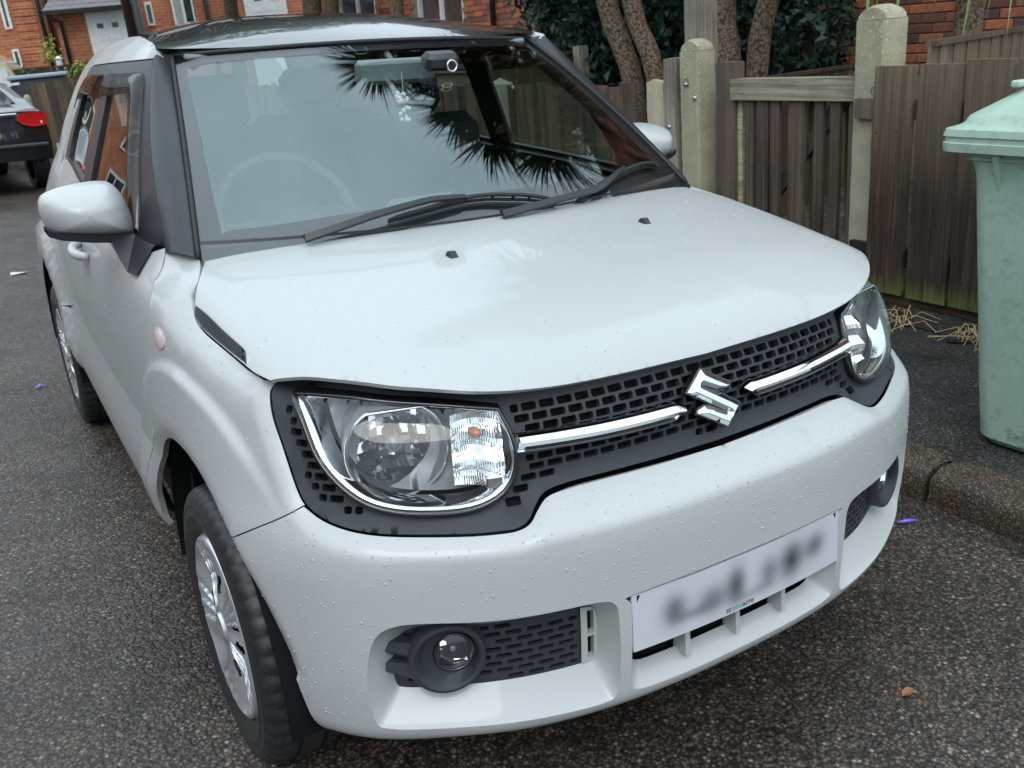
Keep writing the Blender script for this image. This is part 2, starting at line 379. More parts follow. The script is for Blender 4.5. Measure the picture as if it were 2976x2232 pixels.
def inset(s,z):
    v=inset0(s,z); a,y=plan(np.atleast_1d(s)); z=np.broadcast_to(z,v.shape)
    # wheel arch flares: a raised band around each wheel with a soft outer edge
    for (wy,wz),ro,bump in ((WHF,.570,.015),(WHR,.56,.026)):
        r=np.hypot(y-wy,(z-wz))
        f=(1-smooth(ro-.014,ro+.007,r))*np.where((y>.3),1,0)
        v=v-bump*f*smooth(.33,.50,z)*(smooth(.25,.50,y) if wy<1 else 1)
        v=v+.012*(1-smooth(.405,.445,r))*np.where(y>.3,1,0)*smooth(.33,.45,z) 
    v=v+1.15*np.maximum(0,z-.985)*smooth(.72,.85,y)*(1-smooth(.95,1.05,y))   # wing top rolls over towards the bonnet
    return v
def M(s,z):
    s=np.atleast_1d(np.asarray(s,float)); a,y=plan(s); nx,ny=pnorm(s); d=inset(s,z)
    return np.stack([a+nx*d,y+ny*d,np.broadcast_to(z,s.shape)],1)   # a positive; mirror x for the right side
# ---- bonnet height field
HA=np.array([0,.2,.4,.55,.64,.69,.72,.75])
HY=np.array([.10,.14,.18,.24,.32,.45,.60,.80,.95,1.05])
HZ=np.array([
[.845,.845,.840,.833,.82,.80,.78,.75],
[.893,.892,.884,.868,.845,.825,.80,.77],
[.924,.923,.913,.897,.874,.850,.825,.79],
[.953,.951,.942,.926,.904,.880,.856,.82],
[.978,.976,.968,.954,.935,.913,.891,.853],
[1.002,.999,.991,.978,.962,.943,.922,.884],
[1.022,1.019,1.011,.999,.986,.972,.955,.922],
[1.043,1.041,1.034,1.024,1.014,1.003,.990,.962],
[1.054,1.052,1.045,1.036,1.027,1.018,1.006,.98],
[1.060,1.058,1.051,1.043,1.035,1.026,1.015,.99]])
_hy=[crom(HY,HZ[:,k]) for k in range(len(HA))]
def Hb(a,y):
    a=np.abs(np.atleast_1d(np.asarray(a,float))); y=np.broadcast_to(np.asarray(y,float),a.shape)
    col=np.stack([f(y) for f in _hy],1); n=len(HA); m=np.gradient(col,HA,axis=1); m[:,0]=0
    i=np.clip(np.searchsorted(HA,a)-1,0,n-2); r=np.arange(len(a)); hh=HA[i+1]-HA[i]; t=(a-HA[i])/hh; tc=np.clip(t,0,1);t2=tc*tc;t3=t2*tc
    return (2*t3-3*t2+1)*col[r,i]+(t3-2*t2+tc)*hh*m[r,i]+(-2*t3+3*t2)*col[r,i+1]+(t3-t2)*hh*m[r,i+1]+np.where(t>1,(t-1)*hh*m[r,i+1],0)

# ------------------------------------------------------------------ car materials
def paintmat():
    m, nt, b = newmat('white_paint')
    v = coords(nt); n = noise(nt, 900, 2, .5, v); n2 = noise(nt, 5, 3, .5, v)
    c1 = ramp(nt, n.outputs['Fac'], [(.3, (.43, .44, .435)), (.7, (.48, .49, .48))])
    # road film thrown up on the flanks: patchy dirt with its own shape
    sep = N(nt, 'ShaderNodeSeparateXYZ'); L(nt, v, sep.inputs[0])
    low = N(nt, 'ShaderNodeMapRange'); low.inputs['From Min'].default_value = .98; low.inputs['From Max'].default_value = .45; L(nt, sep.outputs['Z'], low.inputs['Value'])
    ax = N(nt, 'ShaderNodeMath', operation='ABSOLUTE'); L(nt, sep.outputs['X'], ax.inputs[0])
    sd = N(nt, 'ShaderNodeMapRange'); sd.inputs['From Min'].default_value = .70; sd.inputs['From Max'].default_value = .80; L(nt, ax.outputs[0], sd.inputs['Value'])
    yy = N(nt, 'ShaderNodeMapRange'); yy.inputs['From Min'].default_value = .75; yy.inputs['From Max'].default_value = 1.3; L(nt, sep.outputs['Y'], yy.inputs['Value'])
    f1 = N(nt, 'ShaderNodeMath', operation='MULTIPLY'); L(nt, low.outputs[0], f1.inputs[0]); L(nt, sd.outputs[0], f1.inputs[1])
    f2 = N(nt, 'ShaderNodeMath', operation='MULTIPLY'); L(nt, f1.outputs[0], f2.inputs[0]); L(nt, yy.outputs[0], f2.inputs[1])
    n3 = noise(nt, 60, 6, .7, v); st = ramp(nt, n3.outputs['Fac'], [(.35, (.25, .25, .25)), (.7, (.75, .75, .75))])
    f3 = N(nt, 'ShaderNodeMath', operation='MULTIPLY'); L(nt, f2.outputs[0], f3.inputs[0]); L(nt, st.outputs['Color'], f3.inputs[1])
    L(nt, mix(nt, f3.outputs[0], c1.outputs['Color'], (.27, .27, .265)), b.inputs['Base Color'])
    b.inputs['Roughness'].default_value = .42; b.inputs['Coat Weight'].default_value = .5; b.inputs['Coat Roughness'].default_value = .035; b.inputs['Coat IOR'].default_value = 1.45
    b.inputs['Metallic'].default_value = .0
    rr = N(nt, 'ShaderNodeMapRange'); rr.inputs['To Min'].default_value = .02; rr.inputs['To Max'].default_value = .08; L(nt, n2.outputs['Fac'], rr.inputs['Value']); L(nt, rr.outputs[0], b.inputs['Coat Roughness'])
    return m
MAT = {}
MAT['paint'] = paintmat()
MAT['black_gloss'] = simple('black_gloss_paint', (.006, .006, .007), .25, coat=1, coat_rough=.015, nscale=4)
MAT['black_satin'] = simple('black_satin_trim', (.026, .027, .031), .34, nscale=60, spec=.45)
MAT['trim'] = simple('dark_grey_textured_plastic', (.032, .036, .042), .48, nscale=900, noise_amt=.25, bumpy=.25, spec=.4)
MAT['cavity'] = simple('dark_cavity', (.006, .006, .006), .8, nscale=20, spec=.15)
MAT['rubber'] = simple('black_rubber', (.016, .016, .016), .6, nscale=120, noise_amt=.3, bumpy=.15)
MAT['tyre'] = simple('wet_tyre_rubber', (.020, .020, .021), .45, nscale=90, noise_amt=.35, bumpy=.2)
MAT['chrome'] = simple('chrome', (.80, .81, .83), .05, metal=1, noise_amt=.02, nscale=8)
MAT['reflector'] = simple('lamp_reflector', (.86, .87, .88), .09, metal=1, noise_amt=.03, nscale=12)
MAT['silver'] = simple('silver_wheel_paint', (.66, .67, .69), .30, metal=.7, coat=.4, nscale=200, noise_amt=.06)
MAT['lampgrey'] = simple('lamp_housing_grey', (.23, .24, .25), .38, metal=.35, nscale=40)
MAT['amber'] = simple('amber_bulb', (.55, .20, .07), .25, nscale=20, coat=.5)
MAT['lens'] = glassmat('clear_lens', (.95, .96, .96), .0, .05)
MAT['windscreen'] = glassmat('windscreen_glass', (.90, .95, .94), .0, .080, 1.0)
MAT['innerglass'] = glassmat('windscreen_inner_face', (.86, .92, .90), .0, .115, .9, (.78, .93, .97))
MAT['sideglass'] = glassmat('side_window_glass', (.66, .74, .71), .0, .10, 1.0)
MAT['deflector'] = glassmat('smoked_acrylic', (.20, .18, .18), .04, .05, .40)
MAT['frit'] = simple('windscreen_frit', (.012, .012, .013), .35, nscale=40)
MAT['interior'] = simple('dark_interior_plastic', (.018, .019, .020), .6, nscale=80)
MAT['headliner'] = simple('pale_grey_headliner', (.20, .21, .21), .8, nscale=80)
MAT['seat'] = simple('charcoal_seat_fabric', (.020, .021, .023), .85, nscale=200, noise_amt=.35, bumpy=.2)
MAT['plate'] = None
MAT['repeater'] = simple('clear_pinkish_indicator_lens', (.72, .60, .58), .18, coat=.8, nscale=400, noise_amt=.2, bumpy=.1)
def dropmat():
    m = bpy.data.materials.new('water_drops'); m.use_nodes = True; nt = m.node_tree; nt.nodes.clear()
    out = N(nt, 'ShaderNodeOutputMaterial'); mxs = N(nt, 'ShaderNodeMixShader'); tr = N(nt, 'ShaderNodeBsdfTransparent'); gl = N(nt, 'ShaderNodeBsdfGlossy')
    tr.inputs['Color'].default_value = (.90, .91, .91, 1); gl.inputs['Roughness'].default_value = .03
    L(nt, schlick(nt, .09), mxs.inputs['Fac']); L(nt, tr.outputs[0], mxs.inputs[1]); L(nt, gl.outputs[0], mxs.inputs[2]); L(nt, mxs.outputs[0], out.inputs['Surface'])
    return m
MAT['drops'] = simple('water_drops', (.42, .43, .425), .10, coat=1, noise_amt=.03, spec=.5)

CAR = empty('car', (0, 1.9, 0), (0, 0, 0), 'white compact hatchback with black roof parked at the kerb in the foreground', 'car')
class CarParent: pass
_shift = np.array([0, 1.9, 0])
_obj = obj
def cobj(o):   # parts are built in road coordinates; hang them on the car without moving them
    o.parent = CAR; o.matrix_parent_inverse = Matrix.Translation((0, -1.9, 0)); return o
def part(o, parent=None):
    if parent is None: return cobj(o)
    o.parent = parent; o.matrix_parent_inverse = Matrix.Identity(4) if parent.parent is None else Matrix.Identity(4)
    return o

# grille opening, headlamp and other outlines in (s, z) on the body surface
GH = smoothpoly([(0, .711), (.14, .713), (.271, .714), (.345, .712), (.383, .706), (.408, .692), (.428, .679), (.45, .673), (.48, .672), (.557, .675), (.683, .685), (.768, .696), (.824, .712), (.857, .736), (.898, .789), (.946, .845), (.973, .882), (.984, .897)], 4)
GT = smoothpoly([(.984, .897), (.955, .903), (.88, .907), (.73, .905), (.59, .893), (.46, .879), (.35, .871), (.2, .871), (0, .870)], 4)
GHALF = np.concatenate([GH, GT[1:]])
GRILLE = np.concatenate([GHALF, (GHALF*[-1, 1])[::-1][1:-1]])
LAMP = smoothpoly([(.918, .894), (.862, .852), (.818, .800), (.759, .756), (.697, .728), (.616, .710), (.527, .705), (.466, .722), (.438, .757), (.436, .806), (.457, .857), (.592, .876), (.755, .892)], 4, True, (0, 10))
_GHP = resample(GH, .012, False)
def Mfull(uv, off=None, lip=True):
    s = uv[:, 0]; z = uv[:, 1]; sa = np.abs(s); sg = np.where(s < 0, -1., 1.)
    a, y = plan(sa); nx, ny = pnorm(sa); d = inset(sa, z)
    if lip:   # rounded lip of the painted panels around the grille opening
        near = (sa < 1.05) & (z > .62); q = np.stack([sa, z], 1); dd = np.full(len(s), 1.)
        if near.any(): dd[near] = pdist(q[near], _GHP, False)
        d = d+.016*np.clip(1-dd/.024, 0, 1)**1.6*smooth(.34, .46, sa)
    if off is not None: d = d+off
    return np.stack([sg*(a+nx*d), y+ny*d, z], 1)
def Hfull(uv, off=0.0):
    z = Hb(uv[:, 0], uv[:, 1])+off; return np.stack([uv[:, 0], uv[:, 1], z], 1)

def arch(cy, r, t0, t1, n=28):
    t = np.linspace(math.radians(t0), math.radians(t1), n); return np.stack([cy+r*np.cos(t), .30+r*np.sin(t)], 1)
def y2s(p):
    p = np.asarray(p, float).copy(); p[:, 0] = np.interp(p[:, 0], _P[:int(len(_P)*.95), 1], _S[:int(len(_P)*.95)]); return p
ARF = y2s(arch(.70, .412, 2, 179)); ARR = y2s(arch(3.135, .410, 1, 179))

# ---- bumper with three lower openings
REC = smoothpoly([(.722, .47), (.727, .41), (.722, .345), (.700, .332), (.616, .327), (.511, .322), (.40, .316), (.315, .313), (.292, .325), (.285, .37), (.287, .47), (.294, .512), (.33, .526), (.42, .530), (.527, .534), (.62, .541), (.67, .539), (.703, .520)], 4, True)
PAN = smoothpoly([(.692, .44), (.694, .41), (.690, .385), (.672, .378), (.60, .375), (.51, .373), (.41, .371), (.345, .370), (.318, .372), (.305, .39), (.305, .44), (.310, .478), (.34, .488), (.42, .491), (.527, .494), (.61, .500), (.655, .497), (.682, .478)], 4, True)
CEN = smoothpoly([(.262, .42), (.262, .345), (.245, .318), (.15, .313), (0, .312), (-.15, .313), (-.245, .318), (-.262, .345), (-.262, .42), (-.262, .50), (-.255, .521), (0, .523), (.255, .521), (.262, .50)], 4, True)
CENI = smoothpoly([(.240, .42), (.238, .375), (.225, .346), (.15, .342), (0, .341), (-.15, .342), (-.225, .346), (-.238, .375), (-.240, .42), (-.242, .49), (-.238, .505), (0, .507), (.238, .505), (.242, .49)], 4, True)
bot = [(x, np.interp(abs(x), [0, .3, .52, .73, .95], [.270, .273, .278, .280, .272])) for x in np.linspace(-.822, .822, 60)]
_k = [i for i, p in enumerate(ARF) if .385 < p[1] < .628 and p[0] < 1.2]
arc_front = np.array([ARF[i] for i in _k])[::-1]           # from the bottom up to the wing joint
arc_front = arc_front[np.argsort(arc_front[:, 1])]; arc_front = np.concatenate([[(.836, .2855), (.852, .300), (.862, .335)], arc_front])
_jg = np.array([(.835, .7165)])
half = np.concatenate([arc_front, [(1.0135, .6330), (.9305, .6778), (.844, .7215)]])
GHi = GH[(GH[:, 1] <= .7165) & (GH[:, 0] < .84)]
bump_poly = np.concatenate([np.array([p for p in bot if abs(p[0]) < arc_front[0][0]]), half, GHi[::-1], (GHi[1:]*[-1, 1]), (half*[-1, 1])[::-1]])
bump_poly = inset_poly(bump_poly, .0012)
def nearlip(q):
    return (np.abs(q[:, 0]) < .9) & (((q[:, 1] > .645) & (q[:, 1] < .73)) | (q[:, 1] < .33))
cobj(panel('front_bumper', bump_poly, Mfull, MAT['paint'], None, step=.018, edge=.008, depth=.014, holes=[REC, REC*[-1, 1], CEN], hole_depth=.0, band=(nearlip, .009)))
def ringM(poly, off, sgn=1): return Mfull(np.asarray(poly)*[sgn, 1], off, False)
for sg in (1, -1):
    rings = [ringM(REC+(PAN-REC)*t, np.full(len(REC), d), sg) for t, d in ((0, 0), (.05, .004), (.16, .012), (.5, .030), (1, .055))]
    cobj(loft('bumper_recess', rings, MAT['paint'], None, flip=sg < 0))
rings = [ringM(CEN+(CENI-CEN)*t, np.full(len(CEN), d)) for t, d in ((0, 0), (.06, .004), (.2, .010), (.6, .026), (1, .045))]
cobj(loft('plate_recess', rings, MAT['paint'], None))
cobj(panel('radiator_backing', CENI, lambda q: Mfull(q, .055, False), MAT['cavity'], None, step=.05, edge=.03, depth=0))
for k, x in enumerate((-.125, .0, .125)):
    q = np.array([[x-.006, .336], [x+.006, .336], [x+.006, .43], [x-.006, .43]]); A = Mfull(q, .026, False); B = Mfull(q, .052, False)
    A[:2, 1] -= .012
    cobj(obj('intake_rib', np.concatenate([A, B]), [(0, 1, 2, 3), (0, 4, 5, 1), (1, 5, 6, 2), (3, 2, 6, 7), (0, 3, 7, 4)], MAT['paint']))
# lower side grilles: brick pattern of pockets in a textured black panel
def bricks_in(poly, sp, zp, w, h, ch, z0=0, s0=0, skip=lambda c: False, margin=.003):
    lo, hi = np.min(poly, 0), np.max(poly, 0); cells = []
    r = 0; z = lo[1]+z0
    inner = inset_poly(poly, margin)
    while z < hi[1]:
        x = lo[0]+s0+(sp/2 if r % 2 else 0)-sp
        while x < hi[0]+sp:
            for ww, dx in ((w, 0), (w*.55, -w*.22), (w*.55, w*.22)):
                c = np.array([(x+dx-ww/2+ch, z-h/2), (x+dx+ww/2-ch, z-h/2), (x+dx+ww/2, z-h/2+ch), (x+dx+ww/2, z+h/2-ch), (x+dx+ww/2-ch, z+h/2), (x+dx-ww/2+ch, z+h/2), (x+dx-ww/2, z+h/2-ch), (x+dx-ww/2, z-h/2+ch)])
                if inside(c, inner).all() and not skip(c): cells.append(c); break
            x += sp
        z += zp; r += 1
    return cells
FOGC = (.593, .452)
PANH = PAN[PAN[:, 0] > -9]
gpan = inset_poly(PAN, .0005)
GCUT = PAN.copy()
cells = bricks_in(PAN, .041, .0150, .031, .0085, .0025, z0=.010, skip=lambda c: (np.hypot(c[:, 0]-FOGC[0], c[:, 1]-FOGC[1]) < .062).any() or (c[:, 0] < .335).any())
SLOT1 = np.array([(.312, .380), (.325, .380), (.325, .425), (.312, .425)]); SLOT2 = np.array([(.312, .431), (.325, .431), (.325, .478), (.312, .478)])
for sg in (1, -1):
    f = (lambda sg: (lambda q: Mfull(q*[sg, 1], .055, False)))(sg)
    left = PAN.copy(); blk = np.clip(left, [.336, 0], [9, 9]); wht = np.clip(left, [0, 0], [.338, 9])
    o = cobj(panel('lower_grille', inset_poly(blk[np.concatenate([[True], np.hypot(*np.diff(blk, axis=0).T) > 1e-5])], .001), (lambda f: lambda q: f(q)+0)(f), MAT['trim'], None, step=.02, edge=.006, depth=.01, holes=cells, hole_depth=.008, out=sg))
    f2 = (lambda sg: (lambda q: Mfull(q*[sg, 1], .066, False)))(sg)
    cobj(panel('lower_grille_backing', inset_poly(PAN, .002), f2, MAT['cavity'], None, step=.05, edge=.03, depth=0, out=sg))
    w = wht[np.concatenate([[True], np.hypot(*np.diff(wht, axis=0).T) > 1e-5])]
    cobj(panel('slotted_web', w, (lambda f: lambda q: f(q)-np.array([0, .003, 0]))(f), MAT['paint'], None, step=.02, edge=.006, depth=0, holes=[SLOT1, SLOT2], hole_depth=.015, out=sg))
    # fog lamp in its bezel
    c0 = Mfull(np.array([[FOGC[0]*sg, FOGC[1]]]), .040, False)[0]
    ax = np.array([.30*sg, -.95, .02]); ax /= np.linalg.norm(ax); ux = np.cross(ax, [0, 0, 1]); ux /= np.linalg.norm(ux); uz = np.cross(ux, ax)
    if uz[2] < 0: uz = -uz
    def ring(r, h, n=48, cx=0, cz=0, sq=1.0):
        t = np.linspace(0, 2*np.pi, n, endpoint=False); return c0+ux*((np.cos(t)*r+cx)[:, None])+uz*((np.sin(t)*r*sq+cz)[:, None])+ax*h
    co = -.014
    fb = cobj(loft('fog_lamp_bezel', [ring(.066, -.012), ring(.0665, .012), ring(.064, .0175), ring(.059, .0185), ring(.055, .016), ring(.047, .0, cx=co*.4), ring(.040, -.004, cx=co), ring(.037, -.004, cx=co), ring(.0355, -.010, cx=co)], MAT['trim'], None, sharp=35, flip=sg < 0))
    wing = MB()
    for dz in (.018, -.012, -.030):
        wing.box(c0+ux*(-.060*1)+uz*dz+ax*(-.004), (.03, .03, .012), None, bev=.003)
    fl = empty('fog_lamp'); cobj(fl)
    loft('lamp_rim', [ring(.0365, -.006, cx=co), ring(.0365, -.001, cx=co), ring(.034, .0, cx=co), ring(.033, -.004, cx=co)], MAT['black_gloss'], fl)
    rf = MB(); k = 40
    R_ = [ring(.033, -.004, k, co), ring(.030, -.012, k, co), ring(.022, -.022, k, co), ring(.010, -.030, k, co), ring(.002, -.031, k, co)]
    loft('bowl', R_, MAT['reflector'], fl, smooth=False)
    mo = MB(); rnd = random.Random(21)
    for i in range(6):
        for j in range(6):
            x0, x1, z0, z1 = -.033+.066*j/6, -.033+.066*(j+1)/6, -.033+.066*i/6, -.033+.066*(i+1)/6
            if max(np.hypot(x, z) for x in (x0, x1) for z in (z0, z1)) > .0335: continue
            tx, tz = rnd.uniform(-.4, .4), rnd.uniform(.1, 1.1); mo.add([c0+ux*(x+co)+uz*z+ax*(-.022+.014*(x*x+z*z)/.033**2+tx*(x-(x0+x1)/2)-tz*(z-(z0+z1)/2)) for x, z in ((x0, z0), (x1, z0), (x1, z1), (x0, z1))], [(0, 1, 2, 3)])
    mo.build('reflector', MAT['reflector'], fl)
    loft('lens', [ring(.0335, -.002, k, co), ring(.028, .002, k, co), ring(.016, .005, k, co), ring(.0005, .006, k, co)], MAT['lens'], fl)
    b_ = MB(); p0 = c0+ux*co
    b_.tube([p0-ax*.030, p0-ax*.012, p0-ax*.010], [.006, .006, .002], 10); b_.build('bulb', MAT['lampgrey'], fl, True)
    fins = MB()
    for dz in (.020, -.016):
        A = c0+ux*(.060*(-1 if sg < 0 else -1)*-1 if False else (-.062 if True else 0))
    side_dir = np.array([sg, .55, 0]); side_dir /= np.linalg.norm(side_dir)
    for dz in (.016, -.024):
        a0 = c0+side_dir*.050+np.array([0, 0, dz])+ax*.012; a1 = c0+side_dir*.104+np.array([0, 0, dz+.006])-ax*.004
        up = np.array([0, 0, 1.]); th = .017
        V = [a0-up*th, a0+up*th, a1+up*th*.6, a1-up*th*.6, a0-up*th*.2+ax*.008, a1-up*th*.3+ax*.006]
        V += [p-ax*.03 for p in V[:4]]
        fins.add(V, [(0, 4, 5, 3), (4, 1, 2, 5), (1, 7, 8, 2), (0, 3, 9, 6), (3, 5, 2, 8, 9), (0, 6, 7, 1, 4)])
    fins.build('bezel_fins', MAT['trim'], fb)

# ---- grille surround with its lattice
def gdist(q): return pdist(q*[1, 1], GRILLE)
def Gfn(q):
    qq = np.stack([np.abs(q[:, 0]), q[:, 1]], 1); d = pdist(qq, GHALF, False); top = pdist(qq, GT, False); edge = np.minimum(pdist(qq, GH, False), 9)
    dl = pdist(qq, LAMP)
    off = .017+.0075*smooth(.0105, .016, np.minimum(edge, top+.002))-.004*(1-smooth(.0, .012, dl))
    return Mfull(q, off, False)
SUR = inset_poly(GRILLE, .0015)
region = inset_poly(GRILLE, .0145)
lampo = inset_poly(LAMP, -.007)
rhalf = region[(region[:, 0] > -.0)]
cellpoly = np.array([p for p in region if p[0] >= 0]); cellpoly = np.concatenate([cellpoly[np.argsort(0*cellpoly[:, 0])]])
def badcell(c):
    return inside(c, lampo).any() or (pdist(c, lampo) < .004).any() or inside(np.array(lampo), c).any()
lo = region.min(0)
allc = bricks_in(region, .0372, .0162, .0308, .0119, .0024, z0=.0148, s0=-(region[:, 0].min() % .0372), skip=lambda c: badcell(c) or badcell(c*[-1, 1]) or (pdist(np.abs(c)*[1, 1], GHALF, False) < .0125).any(), margin=.0015)
surround = cobj(panel('grille', SUR, Gfn, MAT['trim'], None, step=.016, edge=.007, depth=.012, holes=allc+[inset_poly(LAMP, .002), inset_poly(LAMP, .002)*[-1, 1]], hole_depth=.013))
cobj(panel('grille_backing', inset_poly(GRILLE, .012), lambda q: Mfull(q, .042, False), MAT['cavity'], None, step=.04, edge=.02, depth=0, holes=[inset_poly(LAMP, .002), inset_poly(LAMP, .002)*[-1, 1]]))

# chrome bars
def face_y(x, z, off): # body point for given x,z
    s = np.interp(abs(x), _P[:900, 0], _S[:900])
    for _ in range(6):
        p = Mfull(np.array([[s, z]]), np.array([off]), False)[0]; s += (abs(x)-p[0])
    return p[1]
for sg in (1, -1):
    xs = np.linspace(.084, .402, 26); rings = []
    for i, x in enumerate(xs):
        t = i/25; zc = .7885+.010*t**2+(.0); h = .0165*(1-.0*t)
        if i == 0: h *= .55
        y = face_y(x, zc, .012)
        prof = [(-.004, .010, -1.0), (-.006, .0, -.98), (-.010, -.010, -.80), (-.012, -.0125, -.62), (-.0105, -.0115, -.58), (-.009, -.010, -.50), (-.013, -.016, .18), (-.0145, -.018, .40), (-.0125, -.013, .72), (-.010, -.003, .98), (-.004, .010, 1.0)]
        rings.append(np.array([(sg*(x-.012*q[2]*(1 if i == 0 else .3 if i == 25 else .6)), y+q[1], zc+h*q[2]) for q in prof]))
    n = len(rings[0]); V = [p for r in rings for p in r]; F = [(i*n+j, i*n+j+1, (i+1)*n+j+1, (i+1)*n+j) for i in range(25) for j in range(n-1)]+[tuple(range(n)), tuple(25*n+j for j in range(n))]
    cb_ = cobj(obj('chrome_bar', V, F, MAT['chrome'], None, True, 28))
    obj('bar_groove_shade', [p for r in rings[1:25] for p in (r[4]+np.array([0, -.0022, 0]), r[5]+np.array([0, -.0018, .0008]), r[5]*.62+r[6]*.38+np.array([0, -.0016, 0]))], [(i*3+j, i*3+j+1, i*3+4+j, i*3+3+j) for i in range(23) for j in range(2)], MAT['black_gloss'], cb_, True)  # black strip puts the shade of the groove into colour
# emblem: faceted chrome S on a dark base
EM = [(-.0195, .0545), (.012, .036), (.0445, .0182), (.0385, .0120), (.0260, .0088), (.0085, .0135), (-.0255, .0300), (.0150, .0050), (.0585, -.0215)]
EM = EM+[(-x, -z) for x, z in EM]
ez, ey = .7965, face_y(.0, .797, .012)-.010
def emb(poly, y): return np.array([(x-.005, ey+y+.12*abs(x)*abs(x)+(z*.30), ez+z) for x, z in poly])
E_ = ccw(EM); emo = empty('emblem'); cobj(emo)
def efn(y0, hgt, wid):
    def f(q):
        d = pdist(q, E_); h = np.minimum(d/wid, 1.0); return np.stack([q[:, 0]-.005, ey+y0+.10*q[:, 0]**2+q[:, 1]*.30-hgt*h, ez+q[:, 1]], 1)
    return f
panel('emblem_base', inset_poly(E_, -.0024), lambda q: np.stack([q[:, 0]-.005, ey+.003+.10*q[:, 0]**2+q[:, 1]*.30, ez+q[:, 1]], 1), MAT['black_gloss'], emo, step=.008, edge=.004, depth=.014, smooth=False)
panel('emblem_letter', E_, efn(.0, .0085, .0075), MAT['chrome'], emo, step=.0012, edge=.0014, depth=.005)
# ---- headlamps
for sg in (1, -1):
    hl = empty('headlight'); cobj(hl)
    lp = ccw(LAMP)*[sg, 1]
    def hoff(q, base, bulge):
        return base-bulge*smooth(0, .05, pdist(q, lp))
    panel('lens', inset_poly(ccw(lp), .0015), lambda q: Mfull(q, hoff(q, .008, .016), False), MAT['lens'], hl, step=.02, edge=.01, depth=.004, out=1)
    P0 = ccw(lp); n_ = len(P0)
    seq = [(0, .008), (.0015, .005), (.004, .0045)]
    loft('rim_seal', [Mfull(inset_poly(P0, d), o_, False) for d, o_ in ((-.004, .020), (-.004, .008), (.0, .0045), (.004, .006), (.0045, .014))], MAT['black_gloss'], hl)
    loft('chrome_bezel', [Mfull(inset_poly(P0, d), o_, False) for d, o_ in ((.004, .012), (.0055, .012), (.0085, .018), (.0115, .030), (.0125, .050))], MAT['chrome'], hl)
    # housing wall behind
    C = Mfull(np.array([[sg*.672, .800]]), .055, False)[0]; C[0] -= sg*.012
    axd = np.array([.26*sg, -.965, .0]); axd /= np.linalg.norm(axd); hx = np.cross(axd, [0, 0, 1.]); hx /= np.linalg.norm(hx); hz = np.array([0, 0, 1.])
    def circ(r, h, n=56, ztop=9):
        t = np.linspace(0, 2*np.pi, n, endpoint=False); zz = np.minimum(np.sin(t)*r, ztop); return C+hx*(np.cos(t)*r)[:, None]+hz*zz[:, None]+axd*h
    ib = inset_poly(P0, .016)
    panel('housing', ib, lambda q: Mfull(q, .050+.035*smooth(0, .05, pdist(q, lp)), False), MAT['lampgrey'], hl, step=.02, edge=.012, depth=0, holes=[np.array([(sg*(.680+.088*math.cos(q_)), .806+.068*math.sin(q_)) for q_ in np.linspace(0, 2*math.pi, 30, endpoint=False)])])
    ZT = .073
    loft('bowl_tube', [circ(.086, -.05, ztop=ZT), circ(.0865, .020, ztop=ZT), circ(.084, .024, ztop=ZT-.003), circ(.081, .022, ztop=ZT-.005), circ(.078, .0, ztop=ZT-.006), circ(.075, -.030, ztop=ZT-.007)], MAT['lampgrey'], hl, sharp=40)
    loft('bowl_ring', [circ(.0865, .0205, ztop=ZT), circ(.0855, .0245, ztop=ZT-.001), circ(.0835, .0243, ztop=ZT-.003)], MAT['chrome'], hl)
    # facetted reflector: a mosaic of small tilted mirrors in a bowl
    mo = MB(); rnd = random.Random(11); nr, nc = 8, 11
    loft('bowl_back', [circ(.0755, -.028, ztop=ZT-.008), circ(.066, -.055, ztop=ZT-.008), circ(.04, -.078, ztop=ZT-.008), circ(.002, -.084, ztop=ZT-.008)], MAT['reflector'], hl)
    for i in range(nr):
        for j in range(nc):
            x0, x1 = -.074+.148*j/nc, -.074+.148*(j+1)/nc; z0, z1 = -.074+.139*i/nr, -.074+.139*(i+1)/nr
            if max(np.hypot(x, z) for x in (x0, x1) for z in (z0, z1)) > .0755: continue
            tx, tz = rnd.uniform(-.5, .5), rnd.uniform(.0, 1.15); cxm, czm = (x0+x1)/2, (z0+z1)/2; q = []
            for x, z in ((x0, z0), (x1, z0), (x1, z1), (x0, z1)):
                dep = -.074+.046*((x*x+z*z)/.0755**2)+tx*(x-cxm)-tz*(z-czm); q.append(C+hx*x+hz*z+axd*dep)
            mo.add(q, [(0, 1, 2, 3)])
    mo.build('reflector', MAT['reflector'], hl)
    bl = MB(); bl.tube([C-axd*.07, C-axd*.03, C-axd*.012, C-axd*.006], [.012, .011, .011, .004], 16); bl.tube([C-axd*.012+hz*.0, C-axd*.0115], .0145, 16)
    bl.build('bulb_shield', MAT['lampgrey'], hl, True, 40)
    bs = MB(); q = C+hx*(.040*sg*(1 if sg > 0 else 1))-hz*.045; q = C+np.array([sg*.042, .012, -.040]); bs.tube([q-axd*.06, q-axd*.028], .014, 16); bs.tube([q-axd*.0275, q-axd*.026], [.010, .004], 16)
    bs.build('side_light', MAT['black_satin'], hl, True, 40)
    # indicator chamber: fluted bright reflector with an amber bulb
    nu, nv = 44, 14; Pg = np.zeros((nv, nu, 3))
    for i in range(nv):
        for j in range(nu):
            u = .456+.098*j/(nu-1); v = .724+.132*i/(nv-1); v2 = np.interp(u, [.456, .47, .554], [.735, .722, .742]); v = v2+(.852-v2)*i/(nv-1)
            dep = .020+.040*math.sin(math.pi*j/(nu-1))**.7*math.sin(math.pi*(i+.5)/nv)**.5+(.0014 if j % 2 else 0)+.006*math.sin(i*1.3)
            Pg[i, j] = Mfull(np.array([[sg*u, v]]), dep, False)[0]
    gridmesh('indicator_reflector', Pg, MAT['reflector'], hl, smooth=False, flip=sg < 0)
